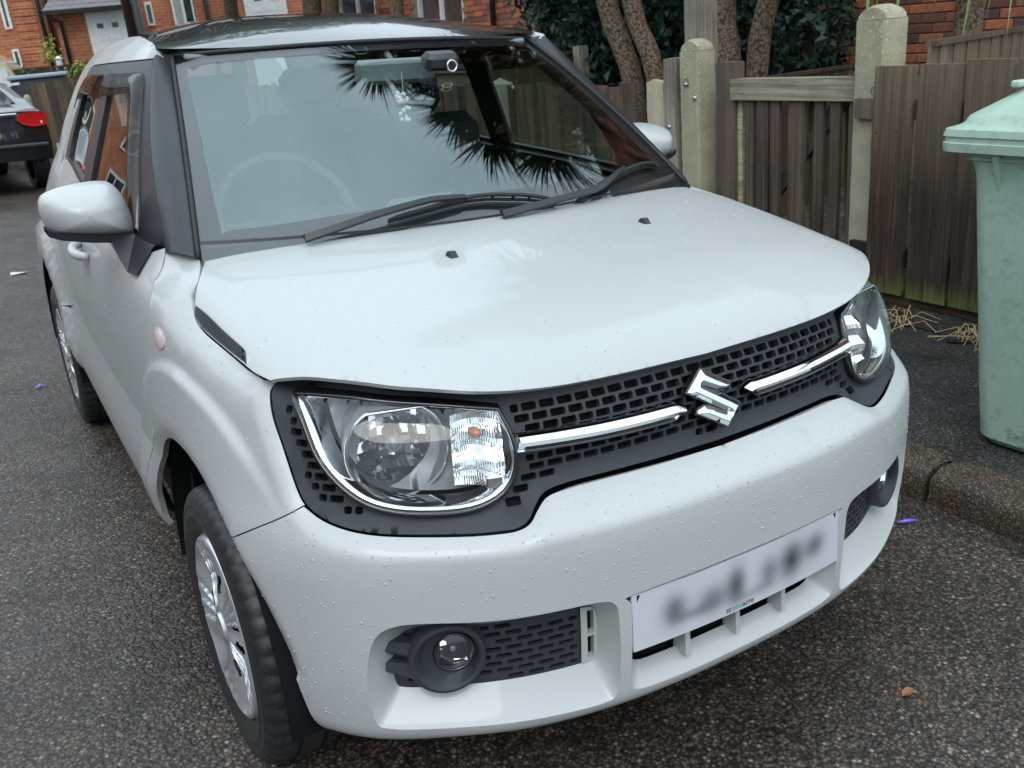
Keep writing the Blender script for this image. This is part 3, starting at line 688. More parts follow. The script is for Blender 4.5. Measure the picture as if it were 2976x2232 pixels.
    ab = MB(); q = Mfull(np.array([[sg*.505, .815]]), .040, False)[0]; ab.lathe([(.001, -.011), (.006, -.009), (.009, 0), (.008, .010), (.005, .02)], q, 'Y', 16); ab.build('indicator_bulb', MAT['amber'], hl, True)
    # small lower reflex reflector and ledge
    lb = MB(); q = Mfull(np.array([[sg*.478, .738]]), .024, False)[0]; lb.box(q, (.03, .012, .022), math.radians(18*sg), bev=.003); lb.build('reflex_block', MAT['reflector'], hl)

# ---- wings
WTOP = smoothpoly([(.984, .8985), (1.035, .905), (1.08, .912), (1.185, .934), (1.28, .953), (1.332, .969), (1.372, .985), (1.407, .999), (1.457, 1.013), (1.517, 1.026), (1.565, 1.034), (1.628, 1.045)], 4)
DSH = smoothpoly([(1.628, 1.045), (1.592, 1.003), (1.536, .959), (1.516, .921), (1.512, .855), (1.510, .76), (1.518, .70)], 4, False, (2,))
af = ARF[(ARF[:, 1] > .6345)]; af = af[np.argsort(-af[:, 0])]; _ab = ARF[(ARF[:, 1] > .352)]; _ab = _ab[np.argsort(-_ab[:, 0])]; af = _ab[(_ab[:, 0] > 1.2) | (_ab[:, 1] > .6345)]; SEAM = smoothpoly([(1.518, .70), (1.560, .648), (1.610, .606), (1.690, .512), (1.735, .42), (1.748, .347)], 4)
GW = GH[(GH[:, 1] > .721) & (GH[:, 0] > .84)]
wing_poly = np.concatenate([WTOP, DSH[1:], SEAM[1:], af, [(1.0135, .6334), (.9305, .6782), (.844, .7219)], GW])
wing_poly = inset_poly(wing_poly, .0010)
band_w = lambda q: (np.abs(np.hypot(np.interp(np.abs(q[:, 0]), _S, _P[:, 1])-.70, q[:, 1]-.30)-.566) < .022) | (np.abs(q[:, 1]-np.interp(q[:, 0], _ss, _Z[:, 8])) < .018) | (q[:, 0] < 1.0)
VENT = None
for sg in (1, -1):
    w = cobj(panel('front_wing', wing_poly, (lambda sg: lambda q: Mfull(q*[sg, 1]))(sg), MAT['paint'], None, step=.02, edge=.008, depth=.014, out=sg, band=(band_w, .0058)))
    # indicator repeater
    t = np.linspace(0, 2*np.pi, 24, endpoint=False); rp = np.stack([1.435+.046*np.cos(t), .898+.021*np.sin(t)], 1)
    f = (lambda sg: lambda q: Mfull(q*[sg, 1], -.006*np.clip(1-(((q[:, 0]-1.435)/.050)**2+((q[:, 1]-.898)/.024)**2), 0, 1)**.6, False))(sg)
    cobj(panel('indicator_repeater', rp, f, MAT['repeater'], None, step=.008, edge=.008, depth=.006, out=sg))

# ---- bonnet
BF = smoothpoly([(0, .121), (.2, .125), (.35, .136), (.46, .162), (.548, .207), (.624, .272), (.685, .345), (.718, .392)], 5)
BS = smoothpoly([(.718, .392), (.726, .437), (.731, .480), (.743, .607), (.750, .700), (.744, .748), (.733, .788), (.718, .822), (.695, .872), (.668, .935)], 5)
BR = smoothpoly([(.668, .935), (.5, .893), (.3, .845), (.15, .823), (0, .815)], 5)
bh = np.concatenate([BF, BS[1:], BR[1:]]); bonnet_poly = np.concatenate([bh, (bh*[-1, 1])[::-1][1:-1]])
VN = smoothpoly([(.737, .766), (.732, .69), (.727, .61), (.7195, .512), (.728, .484), (.740, .600), (.7475, .690), (.7445, .742)], 3, True, (0, 3, 4, 6))
bfn = lambda q: Hfull(q)
bonnet = cobj(panel('bonnet', inset_poly(bonnet_poly, .0015), bfn, MAT['paint'], None, step=.022, edge=.010, depth=.008, band=(lambda q: (np.abs(q[:, 0]) > .62) | (q[:, 1] < .24), .010)))
for sg in (1, -1):
    vt = cobj(panel('bonnet_vent', VN, (lambda sg: lambda q: Hfull(q*[sg, 1], .0012)+np.array([sg*.001, 0, 0]))(sg), MAT['black_satin'], None, step=.006, edge=.005, depth=.006, out=sg))
    vtop = smoothpoly([(.7355, .755), (.7305, .69), (.7265, .61), (.7200, .522)], 5); vbot = smoothpoly([(.7445, .735), (.7455, .690), (.7395, .600), (.7290, .497)], 5)
    for k in range(5):
        t_ = (k+.5)/5; q = vtop*(1-t_)+vbot*t_; rb = MB(); rb.tube(Hfull(q*[sg, 1], .0028)+np.array([sg*.0022, 0, 0]), .0021, 6); rb.build('vent_rib', MAT['trim'], vt, True)
    nzl = MB(); bx = sg*.252; by = .592; bz = float(Hb(bx, by)[0])
    nzl.add([(bx-.009, by-.004, bz-.002), (bx+.009, by-.004, bz-.002), (bx+.010, by+.024, bz), (bx-.010, by+.024, bz), (bx-.006, by+.006, bz+.013), (bx+.006, by+.006, bz+.013), (bx+.006, by+.020, bz+.011), (bx-.006, by+.020, bz+.011)],
            [(0, 1, 5, 4), (1, 2, 6, 5), (2, 3, 7, 6), (3, 0, 4, 7), (4, 5, 6, 7)])
    cobj(nzl.build('washer_nozzle', MAT['black_satin']))
# hidden structure under the panels, closes the shut lines
cs = np.linspace(-1.62, 1.62, 90); zs = np.linspace(.30, 1.0, 26)
Pn = np.zeros((26, 90, 3))
for i, z in enumerate(zs):
    top = np.interp(np.abs(cs), [0, .35, .6, .9, 1.2, 1.62], [.84, .84, .86, .87, .91, .99]); q = np.stack([cs, .30+(top-.30)*i/25], 1); Pn[i] = Mfull(q, .075, False)
inwheel = np.zeros((25, 89), bool)
V = Pn.reshape(-1, 3); F = []
for i in range(25):
    for j in range(89):
        c = V[i*90+j]
        if np.hypot(c[1]-.70, c[2]-.30) < .40 and abs(c[0]) > .5: continue
        if .40 < abs(cs[j]) < .96 and c[2] > .68: continue
        F.append((i*90+j, i*90+j+1, (i+1)*90+j+1, (i+1)*90+j))
cobj(obj('inner_structure', V, F, MAT['cavity']))
gx, gt = np.meshgrid(np.linspace(-.66, .66, 30), np.linspace(0, 1, 24)); f0 = np.interp(np.abs(gx), BF[:, 0], BF[:, 1])+.05; gy = f0+(np.interp(np.abs(gx), BR[::-1, 0], BR[::-1, 1])+.02-f0)*gt
Z = Hb(gx.ravel(), gy.ravel()).reshape(gx.shape)-.040; cobj(gridmesh('bonnet_frame', np.stack([gx, gy, Z], 2), MAT['cavity'], None))
cobj(MB().box((0, 1.92, .28), (1.42, 1.55, .16)).box((0, 1.9, .34), (1.1, 3.3, .08)).build('underbody_blocker', MAT['cavity']))  # wide low box added in black, standing for the shade under the car
for wy in (.70, 3.135):
    for sg in (1, -1):
        m_ = MB(); m_.lathe([(.405, 0), (.40, -.22), (.30, -.24), (.0, -.24)], (0, 0, 0), 'X', 40, a0=-.05, a1=math.pi+.05)
        V = [(sg*(.80+v[0]), wy+v[1], .30+v[2]) for v in m_.v]; cobj(obj('wheel_arch_liner', V, m_.f, MAT['cavity'], None, True))

# ---- doors, sills, quarters
def ys(y): return float(np.interp(y, _P[:3700, 1], _S[:3700]))
def belt(s): return float(_fz[-1](s))
s2, s3 = ys(2.05), ys(2.70)
ARRl = ARR[np.argsort(ARR[:, 0])]
fd = np.concatenate([DSH[::-1], [(s, belt(s)) for s in np.linspace(1.70, s2, 8)], [(s2, .9), (s2, .61)], [(x, .607) for x in np.linspace(s2-.1, 1.60, 8)], [(1.6115, .6075)], SEAM[::-1][(SEAM[::-1][:, 1] > .612)][:-1]])
rear_line = smoothpoly([(ys(2.74), belt(ys(2.74))), (ys(2.73), .98), (ys(2.68), .84), (ys(2.60), .72), (ys(2.56), .607)], 4)
rd = np.concatenate([[(s, belt(s)) for s in np.linspace(s2, ys(2.74), 6)], rear_line[1:], [(x, .607) for x in np.linspace(ys(2.5), s2, 6)]])
sill = np.concatenate([[(1.700, .350), (1.62, .50), (1.57, .604)], [(x, .604) for x in np.linspace(1.65, ys(2.55), 12)], [p for p in ARRl if p[0] < ys(3.135) and .37 < p[1] < .60][::-1], [(x, .345) for x in np.linspace(ys(2.73), 1.72, 14)]])
_sa = ARF[(ARF[:, 1] < .603) & (ARF[:, 0] > 1.4) & (ARF[:, 1] > .352)]; _sa = _sa[np.argsort(_sa[:, 1])]
_sm = SEAM[::-1]; _sm = _sm[_sm[:, 1] < .600]
sill = np.concatenate([_sm+[.002, 0], [(1.616, .604)], [(x, .604) for x in np.linspace(1.66, ys(2.56), 14)], [(ys(2.80), .602)], [(ys(2.735), .39), (ys(2.73), .345)], [(x, .345) for x in np.linspace(ys(2.6), 1.80, 12)]])
arcR = ARRl[ARRl[:, 1] > .605]
arcR2 = ARRl[(ARRl[:, 1] > .36)]
send = ys(3.66)
quart = np.concatenate([[(s, belt(s)) for s in np.linspace(ys(2.74), send, 10)], [(send, .5), (send-.05, .36)], arcR2[::-1][:-1][(arcR2[::-1][:-1][:, 0] > ys(2.80))], [(ys(2.80), .603), (ys(2.565), .606)], rear_line[::-1][1:-1]])
for sg in (1, -1):
    fm = (lambda sg: lambda q: Mfull(q*[sg, 1], None, False))(sg)
    d1 = cobj(panel('front_door', inset_poly(fd, .002), fm, MAT['paint'], None, step=.03, edge=.015, depth=.02, out=sg, band=(lambda q: (q[:, 1] > .92) & (q[:, 1] < 1.02), .015)))
    d2 = cobj(panel('rear_door', inset_poly(rd, .002), fm, MAT['paint'], None, step=.03, edge=.015, depth=.02, out=sg))
    cobj(panel('sill', inset_poly(sill, .0015), fm, MAT['paint'], None, step=.025, edge=.015, depth=.02, out=sg))
    cobj(panel('rear_quarter', inset_poly(quart, .002), fm, MAT['paint'], None, step=.03, edge=.015, depth=.02, out=sg))
    for yy, par in ((1.86, d1), (2.60, d2)):
        hb = MB(); pts = []
        for t in np.linspace(0, 1, 9):
            p = Mfull(np.array([[sg*ys(yy-.09+.18*t), .925+.012*t]]), -.004-.030*math.sin(math.pi*t)**.5, False)[0]; pts.append(p)
        hb.tube(pts, [.010, .013, .014, .014, .014, .014, .014, .014, .011], 10); hb.build('door_handle', MAT['paint'], par, True)
    # inner door trim
    qx, qz = np.meshgrid(np.linspace(1.62, ys(2.74), 20), np.linspace(0, 1, 6)); q = np.stack([qx.ravel(), qz.ravel()], 1)
    q[:, 1] = .40+(np.array([belt(s) for s in q[:, 0]])-.005-.40)*q[:, 1]
    cobj(gridmesh('door_trim', Mfull(q*[sg, 1], .075-.06*smooth(.85, 1.0, qz.ravel()), False).reshape(6, 20, 3), MAT['interior'], None))

# ---- cabin side surface
GZ = np.array([1.0, 1.1, 1.2, 1.3, 1.40, 1.44, 1.47, 1.50, 1.53])
GY = np.array([.9, 1.0, 1.5, 2.0, 2.6, 3.0, 3.3, 3.6])
GA = np.array([[.730, .692, .660, .630, .598, .578, .556, .526, .48], [.737, .700, .669, .638, .605, .585, .562, .532, .486], [.757, .724, .690, .650, .606, .586, .558, .518, .45], [.764, .731, .695, .657, .618, .594, .565, .520, .43],
               [.744, .706, .668, .628, .586, .562, .533, .488, .41], [.722, .690, .652, .604, .546, .515, .486, .448, .39], [.690, .655, .618, .570, .512, .482, .453, .415, .35], [.62, .59, .555, .51, .45, .42, .39, .35, .29]])
_gy = [crom(GY, GA[:, k]) for k in range(len(GZ))]
def Gs(y, z):
    y = np.atleast_1d(np.asarray(y, float)); z = np.broadcast_to(np.asarray(z, float), y.shape); col = np.stack([f(y) for f in _gy], 1); m = np.gradient(col, GZ, axis=1); n = len(GZ)
    i = np.clip(np.searchsorted(GZ, z)-1, 0, n-2); r = np.arange(len(y)); h = GZ[i+1]-GZ[i]; t = (z-GZ[i])/h; tc = np.clip(t, 0, 1); t2 = tc*tc; t3 = t2*tc
    return (2*t3-3*t2+1)*col[r, i]+(t3-2*t2+tc)*h*m[r, i]+(-2*t3+3*t2)*col[r, i+1]+(t3-t2)*h*m[r, i+1]+np.where(t < 0, t*h*m[r, i], 0)+np.where(t > 1, (t-1)*h*m[r, i+1], 0)
def Gfull(q, sg, off=0.0): return np.stack([sg*(Gs(q[:, 0], q[:, 1])-off), q[:, 0], q[:, 1]], 1)
def beltz(y): return belt(ys(y))+.002
frame_poly = np.concatenate([smoothpoly([(1.045, 1.0475), (1.17, 1.145), (1.30, 1.262), (1.40, 1.360), (1.475, 1.434)], 3), [(y, 1.434) for y in np.linspace(1.55, 2.45, 8)], smoothpoly([(2.50, 1.432), (2.60, 1.415), (2.68, 1.35), (2.73, 1.24), (2.75, 1.13), (2.74, beltz(2.74))], 3), [(y, beltz(y)) for y in np.linspace(2.6, 1.15, 10)]])
win1 = smoothpoly([(1.275, beltz(1.275)+.012), (1.36, 1.185), (1.47, 1.335), (1.515, 1.382), (1.56, 1.398), (1.90, 1.400), (1.925, 1.385), (1.945, beltz(1.94)+.012), (1.6, beltz(1.6)+.012)], 4, True, (0, 7))
win2 = smoothpoly([(2.085, beltz(2.085)+.012), (2.075, 1.38), (2.10, 1.398), (2.45, 1.396), (2.56, 1.375), (2.62, 1.30), (2.645, 1.20), (2.64, beltz(2.64)+.012), (2.35, beltz(2.35)+.012)], 4, True, (0, 7))
def zjoint(y): return np.interp(y, [1.43, 1.46, 1.52, 1.6, 1.8, 2.0, 2.4, 2.8, 3.2, 3.5], [1.437, 1.447, 1.461, 1.475, 1.494, 1.507, 1.518, 1.518, 1.505, 1.48])
white_poly = np.concatenate([[(1.478, 1.4355)], [(y, 1.4355) for y in np.linspace(1.55, 2.45, 8)], smoothpoly([(2.50, 1.4335), (2.602, 1.417), (2.682, 1.351), (2.732, 1.24), (2.752, 1.13), (2.742, beltz(2.742))], 3), [(y, beltz(y)) for y in np.linspace(2.9, 3.58, 8)], [(3.57, 1.25), (3.53, 1.40), (3.47, 1.47)], [(y, zjoint(y)) for y in np.linspace(3.4, 1.48, 30)]])
for sg in (1, -1):
    f = (lambda sg: lambda q: Gfull(q, sg))(sg)
    fr = cobj(panel('window_frame', inset_poly(frame_poly, .001), f, MAT['black_satin'], None, step=.03, edge=.012, depth=.035, holes=[win1, win2], hole_depth=.012, out=sg))
    for w, nm in ((win1, 'front_window'), (win2, 'rear_window')):
        cobj(panel(nm, inset_poly(w, -.004), (lambda sg: lambda q: Gfull(q, sg, .009))(sg), MAT['sideglass'], None, step=.05, edge=.02, depth=0, out=sg))
    cobj(panel('roof_side', inset_poly(white_poly, .0012), f, MAT['paint'], None, step=.03, edge=.012, depth=.02, out=sg))
    # wind deflectors along the top of the windows
    top1 = smoothpoly([(1.270, beltz(1.27)+.02), (1.357, 1.19), (1.468, 1.342), (1.513, 1.389), (1.56, 1.404), (1.75, 1.406), (1.94, 1.406)], 4, False)
    bot1 = smoothpoly([(1.285, beltz(1.28)+.015), (1.395, 1.18), (1.508, 1.315), (1.553, 1.345), (1.60, 1.355), (1.76, 1.350), (1.94, 1.345)], 4, False)
    top2 = smoothpoly([(2.08, 1.405), (2.25, 1.405), (2.45, 1.402), (2.56, 1.38), (2.61, 1.33)], 4); bot2 = smoothpoly([(2.08, 1.345), (2.25, 1.347), (2.42, 1.348), (2.51, 1.335), (2.57, 1.30)], 4)
    for tp, bt in ((top1, bot1), (top2, bot2)):
        rows = [Gfull(tp*(1-t)+bt*t, sg, o_) for t, o_ in ((0, -.001), (.08, -.014), (.5, -.021), (.92, -.024), (1, -.020))]
        cobj(gridmesh('wind_deflector', np.array(rows), MAT['deflector'], None, flip=sg < 0))

# ---- windscreen, pillars, roof
def WS(u, v, off=0.0):
    u = np.asarray(u, float); v = np.asarray(v, float); xb, xt = .672, .533
    x = u*(xb+(xt-xb)*v); y = (.79+.165*u*u)*(1-v)+(1.40+.114*u*u)*v; z = (1.030+.010*u*u)*(1-v)+(1.449-.012*u*u)*v
    return np.stack([x, y-.010*4*v*(1-v)-off*.57, z+.014*4*v*(1-v)+off*.82], -1)
uu, vv = np.meshgrid(np.linspace(-1, 1, 41), np.linspace(-.06, 1, 25))
ws = cobj(gridmesh('windscreen', WS(uu, vv), MAT['windscreen'], None))
clear = smoothpoly([(-.93, .12), (-.95, .80), (-.947, .90), (-.90, .945), (-.5, .95), (0, .951), (.5, .95), (.90, .945), (.947, .90), (.95, .80), (.93, .12), (.89, .085), (.5, .125), (0, .14), (-.5, .12), (-.89, .085)], 5, True)
wsf = lambda q: WS(q[:, 0], q[:, 1], -.004)
fp = np.array([(-1, -.06), (1, -.06), (1, 1), (-1, 1)])
o = panel('frit_border', fp, wsf, MAT['frit'], None, step=.05, edge=.03, depth=0, holes=[clear]); o.parent = ws
o = panel('inner_face', clear, lambda q: WS(q[:, 0], q[:, 1], -.006), MAT['innerglass'], None, step=.05, edge=.03, depth=0); o.parent = ws
t = np.linspace(0, 1, 24)
for sg in (1, -1):
    C2 = WS(np.full(24, sg*1.0), -.03+1.03*t, .0); yy_ = 1.03+.445*t; zz_ = 1.030+.407*t-.0*t*(1-t)
    zz_ = np.interp(yy_, [1.03, 1.045, 1.17, 1.30, 1.40, 1.475], [1.034, 1.0475, 1.145, 1.262, 1.360, 1.436]); C1 = np.stack([sg*Gs(yy_, zz_), yy_, zz_], 1)
    rows = []
    for k in range(7):
        w = k/6; p = C2*(1-w)+C1*w; n_ = np.array([sg*.55, -.55, .6]); p = p+n_*(.016*math.sin(math.pi*w)**.8); rows.append(p)
    rows = [C2+np.array([0, .004, -.006])]+rows
    cobj(gridmesh('windscreen_pillar', np.array(rows), MAT['black_satin'], None, flip=sg > 0))
    sm = MB(); sm.tube([p+np.array([sg*.003, -.002, .004]) for p in C2], .0055, 6); cobj(sm.build('windscreen_seal', MAT['rubber'], None, True))
    inn = C1-np.array([sg*.05, -.02, .0]); inn2 = C2-np.array([sg*.02, -.05, .02]); cobj(gridmesh('pillar_trim', np.array([C1-np.array([sg*.01, 0, 0]), inn, inn2, C2-np.array([0, -.02, .01])]), MAT['interior'], None))
    # black plinth between wing, windscreen foot and door
    wt_ = WTOP[WTOP[:, 0] >= 1.49]; lowc = Mfull(wt_*[sg, 1], .0015, False); k_ = len(lowc); tt_ = np.linspace(0, 1, k_)
    e0 = WS(np.array([sg*1.0]), np.array([.03]))[0]; e1 = np.array([sg*float(Gs(1.055, 1.062)[0]), 1.055, 1.062]); upc = e0*(1-tt_[:, None])+e1*tt_[:, None]; upc[:, 2] += .006*np.sin(np.pi*tt_)
    st0 = lowc-np.array([0, 0, .03]); ed_ = lowc+np.array([0, 0, .004])
    cobj(gridmesh('pillar_foot', np.array([st0, lowc, ed_*.92+upc*.08, ed_*.5+upc*.5+np.array([0, 0, .004]), upc]), MAT['black_satin'], None, flip=sg < 0))
hd = MB(); hd.tube([WS(u, 1.004, .002) for u in np.linspace(-1, 1, 24)], .006, 6); cobj(hd.build('windscreen_seal', MAT['rubber'], None, True))
# roof skin
ny, nx = 46, 31; ryv = np.linspace(0, 1, ny); P = np.zeros((ny, nx, 3))
zc = pchip([1.40, 1.5, 1.6, 1.8, 2.0, 2.3, 2.8, 3.2, 3.5], [1.4545, 1.484, 1.507, 1.538, 1.555, 1.564, 1.557, 1.532, 1.495])
for i in range(ny):
    for j in range(nx):
        u = -1+2*j/(nx-1); y0 = 1.405+.112*u*u; y = y0+(3.50-y0)*(ryv[i]**1.3)
        ze = float(zjoint(y)); ae = float(Gs(max(y, 1.44), ze)[0]); zz = float(zc(max(1.40, y-.11*u*u))) ; e = abs(u)
        if y < 1.5: ae = min(ae, .535+(y-1.5)*-.12)
        P[i, j] = (u*ae, y, zz-(zz-ze)*e**2.6)
roof = cobj(gridmesh('roof', P, MAT['black_gloss'], None))
P2 = P.copy(); P2[:, :, 2] -= .03; P2[:, :, 0] *= .97; cobj(gridmesh('headliner', P2, MAT['headliner'], None))
# tailgate and rear glass
uu, vv = np.meshgrid(np.linspace(-1, 1, 15), np.linspace(0, 1, 8))
tg = np.stack([uu*(.62-.28*vv), 3.60-.10*vv-.03*uu*uu, 1.12+.365*vv], 2); cobj(gridmesh('rear_screen', tg, MAT['sideglass'], None))
tg = np.stack([uu*.62, 3.66-.06*vv+0*uu, .40+.73*vv], 2); cobj(gridmesh('tailgate', tg, MAT['paint'], None))
# cowl between bonnet and glass
uu, vv = np.meshgrid(np.linspace(-1, 1, 31), np.linspace(0, 1, 5))
A = np.stack([uu*.668, .815+.115*uu*uu+.0*vv, 1.035-.022*uu*uu], 2); A[:, :, 2] = Hb((uu*.668).ravel(), (.815+.115*uu*uu).ravel()).reshape(uu.shape)-.020
B = WS(uu, np.full_like(uu, .035), .004); cobj(gridmesh('cowl', A*(1-vv[..., None])+B*vv[..., None]-np.array([0, 0, .012])*np.sin(np.pi*vv)[..., None], MAT['black_satin'], None))
# wipers
def wpt(u, v, off): return WS(np.array([u]), np.array([v]), off)[0]
def wiper(arm, blade):
    w = empty('wiper'); cobj(w)
    m = MB(); k = 14; tt = np.linspace(0, 1, k); au = np.interp(tt, np.linspace(0, 1, len(arm)), [a[0] for a in arm]); av = np.interp(tt, np.linspace(0, 1, len(arm)), [a[1] for a in arm])
    V = []; 
    for i in range(k):
        p = wpt(au[i], av[i], .020+.012*math.sin(math.pi*tt[i])); wd = .013*(1-.55*tt[i]); q = wpt(au[i]+.001, av[i]+.02, .0)-wpt(au[i], av[i], .0); q /= np.linalg.norm(q)
        nn = np.array([0, -.57, .82]); V += [p-q*wd, p-q*wd+nn*.007, p+q*wd*.2+nn*.011, p+q*wd, p+q*wd-nn*.004]
    F = [(i*5+j, i*5+(j+1) % 5, (i+1)*5+(j+1) % 5, (i+1)*5+j) for i in range(k-1) for j in range(5)]+[(0, 1, 2, 3, 4), tuple((k-1)*5+j for j in range(5))]
    m.add(V, F); m.build('arm', MAT['black_satin'], w, True, 35)
    b = MB(); k = 24; bp = smoothpoly(blade, 8); bp = bp[np.linspace(0, len(bp)-1, k).astype(int)]
    pts = [wpt(u, v, .007) for u, v in bp]; b.tube(pts, .0042, 6); b.tube([wpt(u, v, .014+.008*math.sin(math.pi*i/(k-1))) for i, (u, v) in enumerate(bp)], [.002]+[.0052]*(k-2)+[.002], 6)
    for i in range(3, k-3, 3): b.tube([pts[i], wpt(bp[i][0], bp[i][1], .016)], .004, 6)
    b.build('blade', MAT['rubber'], w, True, 40)
wiper([(-.70, .0), (-.47, .055), (-.27, .092), (-.13, .10)], [(-.42, .055), (-.12, .100), (.06, .082), (.17, .056), (.225, .036)])
wiper([(-.03, .012), (.2, .022), (.43, .030), (.60, .088), (.66, .106)], [(.33, .030), (.53, .076), (.71, .101), (.85, .10), (.90, .072)])

# ---- door mirrors
for sg in (1, -1):
    mr = empty('door_mirror'); cobj(mr)
    outl = smoothpoly([(.938, 1.137), (.931, 1.153), (.917, 1.162), (.886, 1.171), (.842, 1.176), (.795, 1.176), (.773, 1.166), (.758, 1.143), (.750, 1.112), (.745, 1.088), (.744, 1.063), (.750, 1.050), (.772, 1.0475), (.80, 1.050), (.838, 1.055), (.876, 1.060), (.907, 1.066), (.923, 1.073), (.932, 1.088), (.9385, 1.112)], 4, True)
    outl = outl-np.array([.011, .006]); cx, cz = .836, 1.106; rings = []
    def capy(x, z, D): return 1.325-D-.02*(.94-x)*0+.09*(x-.75)**1+.30*max(0, z-1.118)
    for sc in (1.0, .995, .985, .965, .93, .88, .80, .70, .58, .45, .30, .15, .01):
        D = .115*(1-sc**2.6)**.55; rings.append(np.array([(sg*(cx+(x-cx)*sc), capy(cx+(x-cx)*sc, cz+(z-cz)*sc, D), cz+(z-cz)*sc) for x, z in outl]))
    loft('mirror_cap', rings, MAT['paint'], mr, flip=sg < 0)
    low = []
    for sc, yy, dz in ((.998, 0, 0), (.985, .012, 0), (.93, .010, 0)): low.append(np.array([(sg*(cx+(x-cx)*sc), capy(x, z, 0)+yy, cz+(z-cz)*sc) for x, z in outl]))
    loft('mirror_surround', low, MAT['black_satin'], mr)
    gl = np.array([(sg*(cx+(x-cx)*.93), capy(x, z, 0)+.008, cz+(z-cz)*.93) for x, z in outl]); obj('mirror_glass', gl, [tuple(range(len(gl)))], MAT['chrome'], mr)
    un = MB(); bl_ = [(.775, 1.074), (.86, 1.069), (.925, 1.082)]
    v_ = []
    for x, z in ((.748, 1.053), (.78, 1.049), (.84, 1.056), (.90, 1.066), (.925, 1.076)):
        yb = .10*(x-.77); v_ += [(sg*x, 1.245+yb, z+.006), (sg*x, 1.250+yb, z-.016+.012*abs(x-.80)*4), (sg*x, 1.34+yb*.5, z-.012+.010*abs(x-.80)*4), (sg*x, 1.34+yb*.5, z+.006)]
    un.add(v_, [(i*4+j, i*4+(j+1) % 4, i*4+4+(j+1) % 4, i*4+4+j) for i in range(4) for j in range(4)]); un.build('mirror_underside', MAT['black_satin'], mr, True, 30)
    st = MB()   # wedge-shaped foot on the door
    f1 = [(.748, 1.235, 1.052), (.800, 1.250, 1.048), (.800, 1.33, 1.046), (.748, 1.33, 1.052)]
    f2 = [Mfull(np.array([[ys(1.10), .985]]), -.012, False)[0], Mfull(np.array([[ys(1.12), .983]]), -.012, False)[0], Mfull(np.array([[ys(1.42), 1.018]]), -.012, False)[0], (.722, 1.13, 1.050)]
    f2 = [(.786, 1.095, .983), (.794, 1.14, .985), (.786, 1.36, 1.016), (.738, 1.105, 1.036)]
    f3 = [(.765, 1.11, .980), (.775, 1.16, .984), (.76, 1.38, 1.018), (.705, 1.15, 1.05)]
    V = [(sg*a, b, c) for a, b, c in f1+f2+f3]
    F = [(0, 1, 5, 4), (1, 2, 6, 5), (2, 3, 7, 6), (3, 0, 4, 7), (4, 5, 9, 8), (5, 6, 10, 9), (6, 7, 11, 10), (7, 4, 8, 11), (0, 3, 2, 1)]; st.add(V, F); st.build('mirror_foot', MAT['black_satin'], mr)

# ---- wheels
def make_wheel():
    w = empty('wheel')
    m = MB(); n = 250; R_ = .302; W_ = .1775
    prof = [(.198, -.160), (.215, -.170), (.25, -.176), (.28, -.170), (.294, -.158), (.300, -.145), (.302, -.120), (.302, -.1185), (.2955, -.1175), (.2955, -.1105), (.302, -.1095), (.303, -.088), (.302, -.066), (.2955, -.065), (.2955, -.058), (.302, -.057), (.301, -.034), (.297, -.020), (.290, -.010), (.2775, -.003), (.268, -.001), (.266, .0003), (.263, -.0005), (.245, .001), (.243, .0022), (.240, .001), (.222, -.003), (.212, -.007), (.205, -.012), (.200, -.020)]
    vs = []
    for i, (r, h) in enumerate(prof):
        for j in range(n):
            q = 2*math.pi*j/n; rr = r
            if 4 <= i <= 6 or 14 < i < 19: rr = r-(.006 if ((j+(i % 2)) % 5 == 0) else 0)
            vs.append((h, rr*math.cos(q), rr*math.sin(q)))
    m.add(vs, [(i*n+j, i*n+(j+1) % n, (i+1)*n+(j+1) % n, (i+1)*n+j) for i in range(len(prof)-1) for j in range(n)])
    m.build('tyre', MAT['tyre'], w, True, 32)
    rim = MB(); rim.lathe([(.198, -.015), (.19, -.05), (.16, -.06), (.10, -.045), (.0, -.045)], (0, 0, 0), 'X', 40); rim.build('rim', MAT['cavity'], w, True)
    # wheel trim: swept flutes around a slotted centre boss
    n = 240; rad = np.array([.0, .012, .024, .030, .0335, .036, .040, .046, .055, .065, .075, .085, .095, .105, .115, .125, .135, .145, .155, .165, .175, .183, .190, .196, .201, .204]); V = []; F = []
    for i, r in enumerate(rad):
        for j in range(n):
            q = 2*math.pi*j/n; sw = q+1.0*(r-.05); ph = (sw*10/(2*math.pi)) % 1.0; sec = int((sw*10/(2*math.pi))) % 10
            h = -.002-.018*max(0, 1-(r/.19)**2)**1.0+.018*max(0, 1-(r/.11)**2)
            if r < .031: h = .002
            elif r < .037: h = -.004
            band_ = min(1, max(0, (r-.045)/.02))*min(1, max(0, (.192-r)/.012))
            if sec % 2 == 0: h += band_*(-.0065*(1 if .18 < (ph*3) % 1 < .72 else 0))
            else: h += band_*(-.010*math.sin(math.pi*ph)**2)
            if r > .192: h = -.003-(r-.192)*.6
            if r > .2: h -= .008
            V.append((h, r*math.cos(q), r*math.sin(q)))
    for i in range(len(rad)-1):
        r = (rad[i]+rad[i+1])/2
        for j in range(n):
            q = 2*math.pi*(j+.5)/n; sw = q+1.0*(r-.05); ph = (sw*10/(2*math.pi)) % 1.0; sec = int((sw*10/(2*math.pi))) % 10
            if sec % 2 == 1 and .075 < r < .120 and (.08 < ph < .24 or .76 < ph < .92): continue
            if .0215 < r < .031 and ((q*5/(2*math.pi)) % 1) < .30: continue
            F.append((i*n+j, i*n+(j+1) % n, (i+1)*n+(j+1) % n, (i+1)*n+j))
    obj('wheel_trim', V, F, MAT['silver'], w, True, 25)
    return w
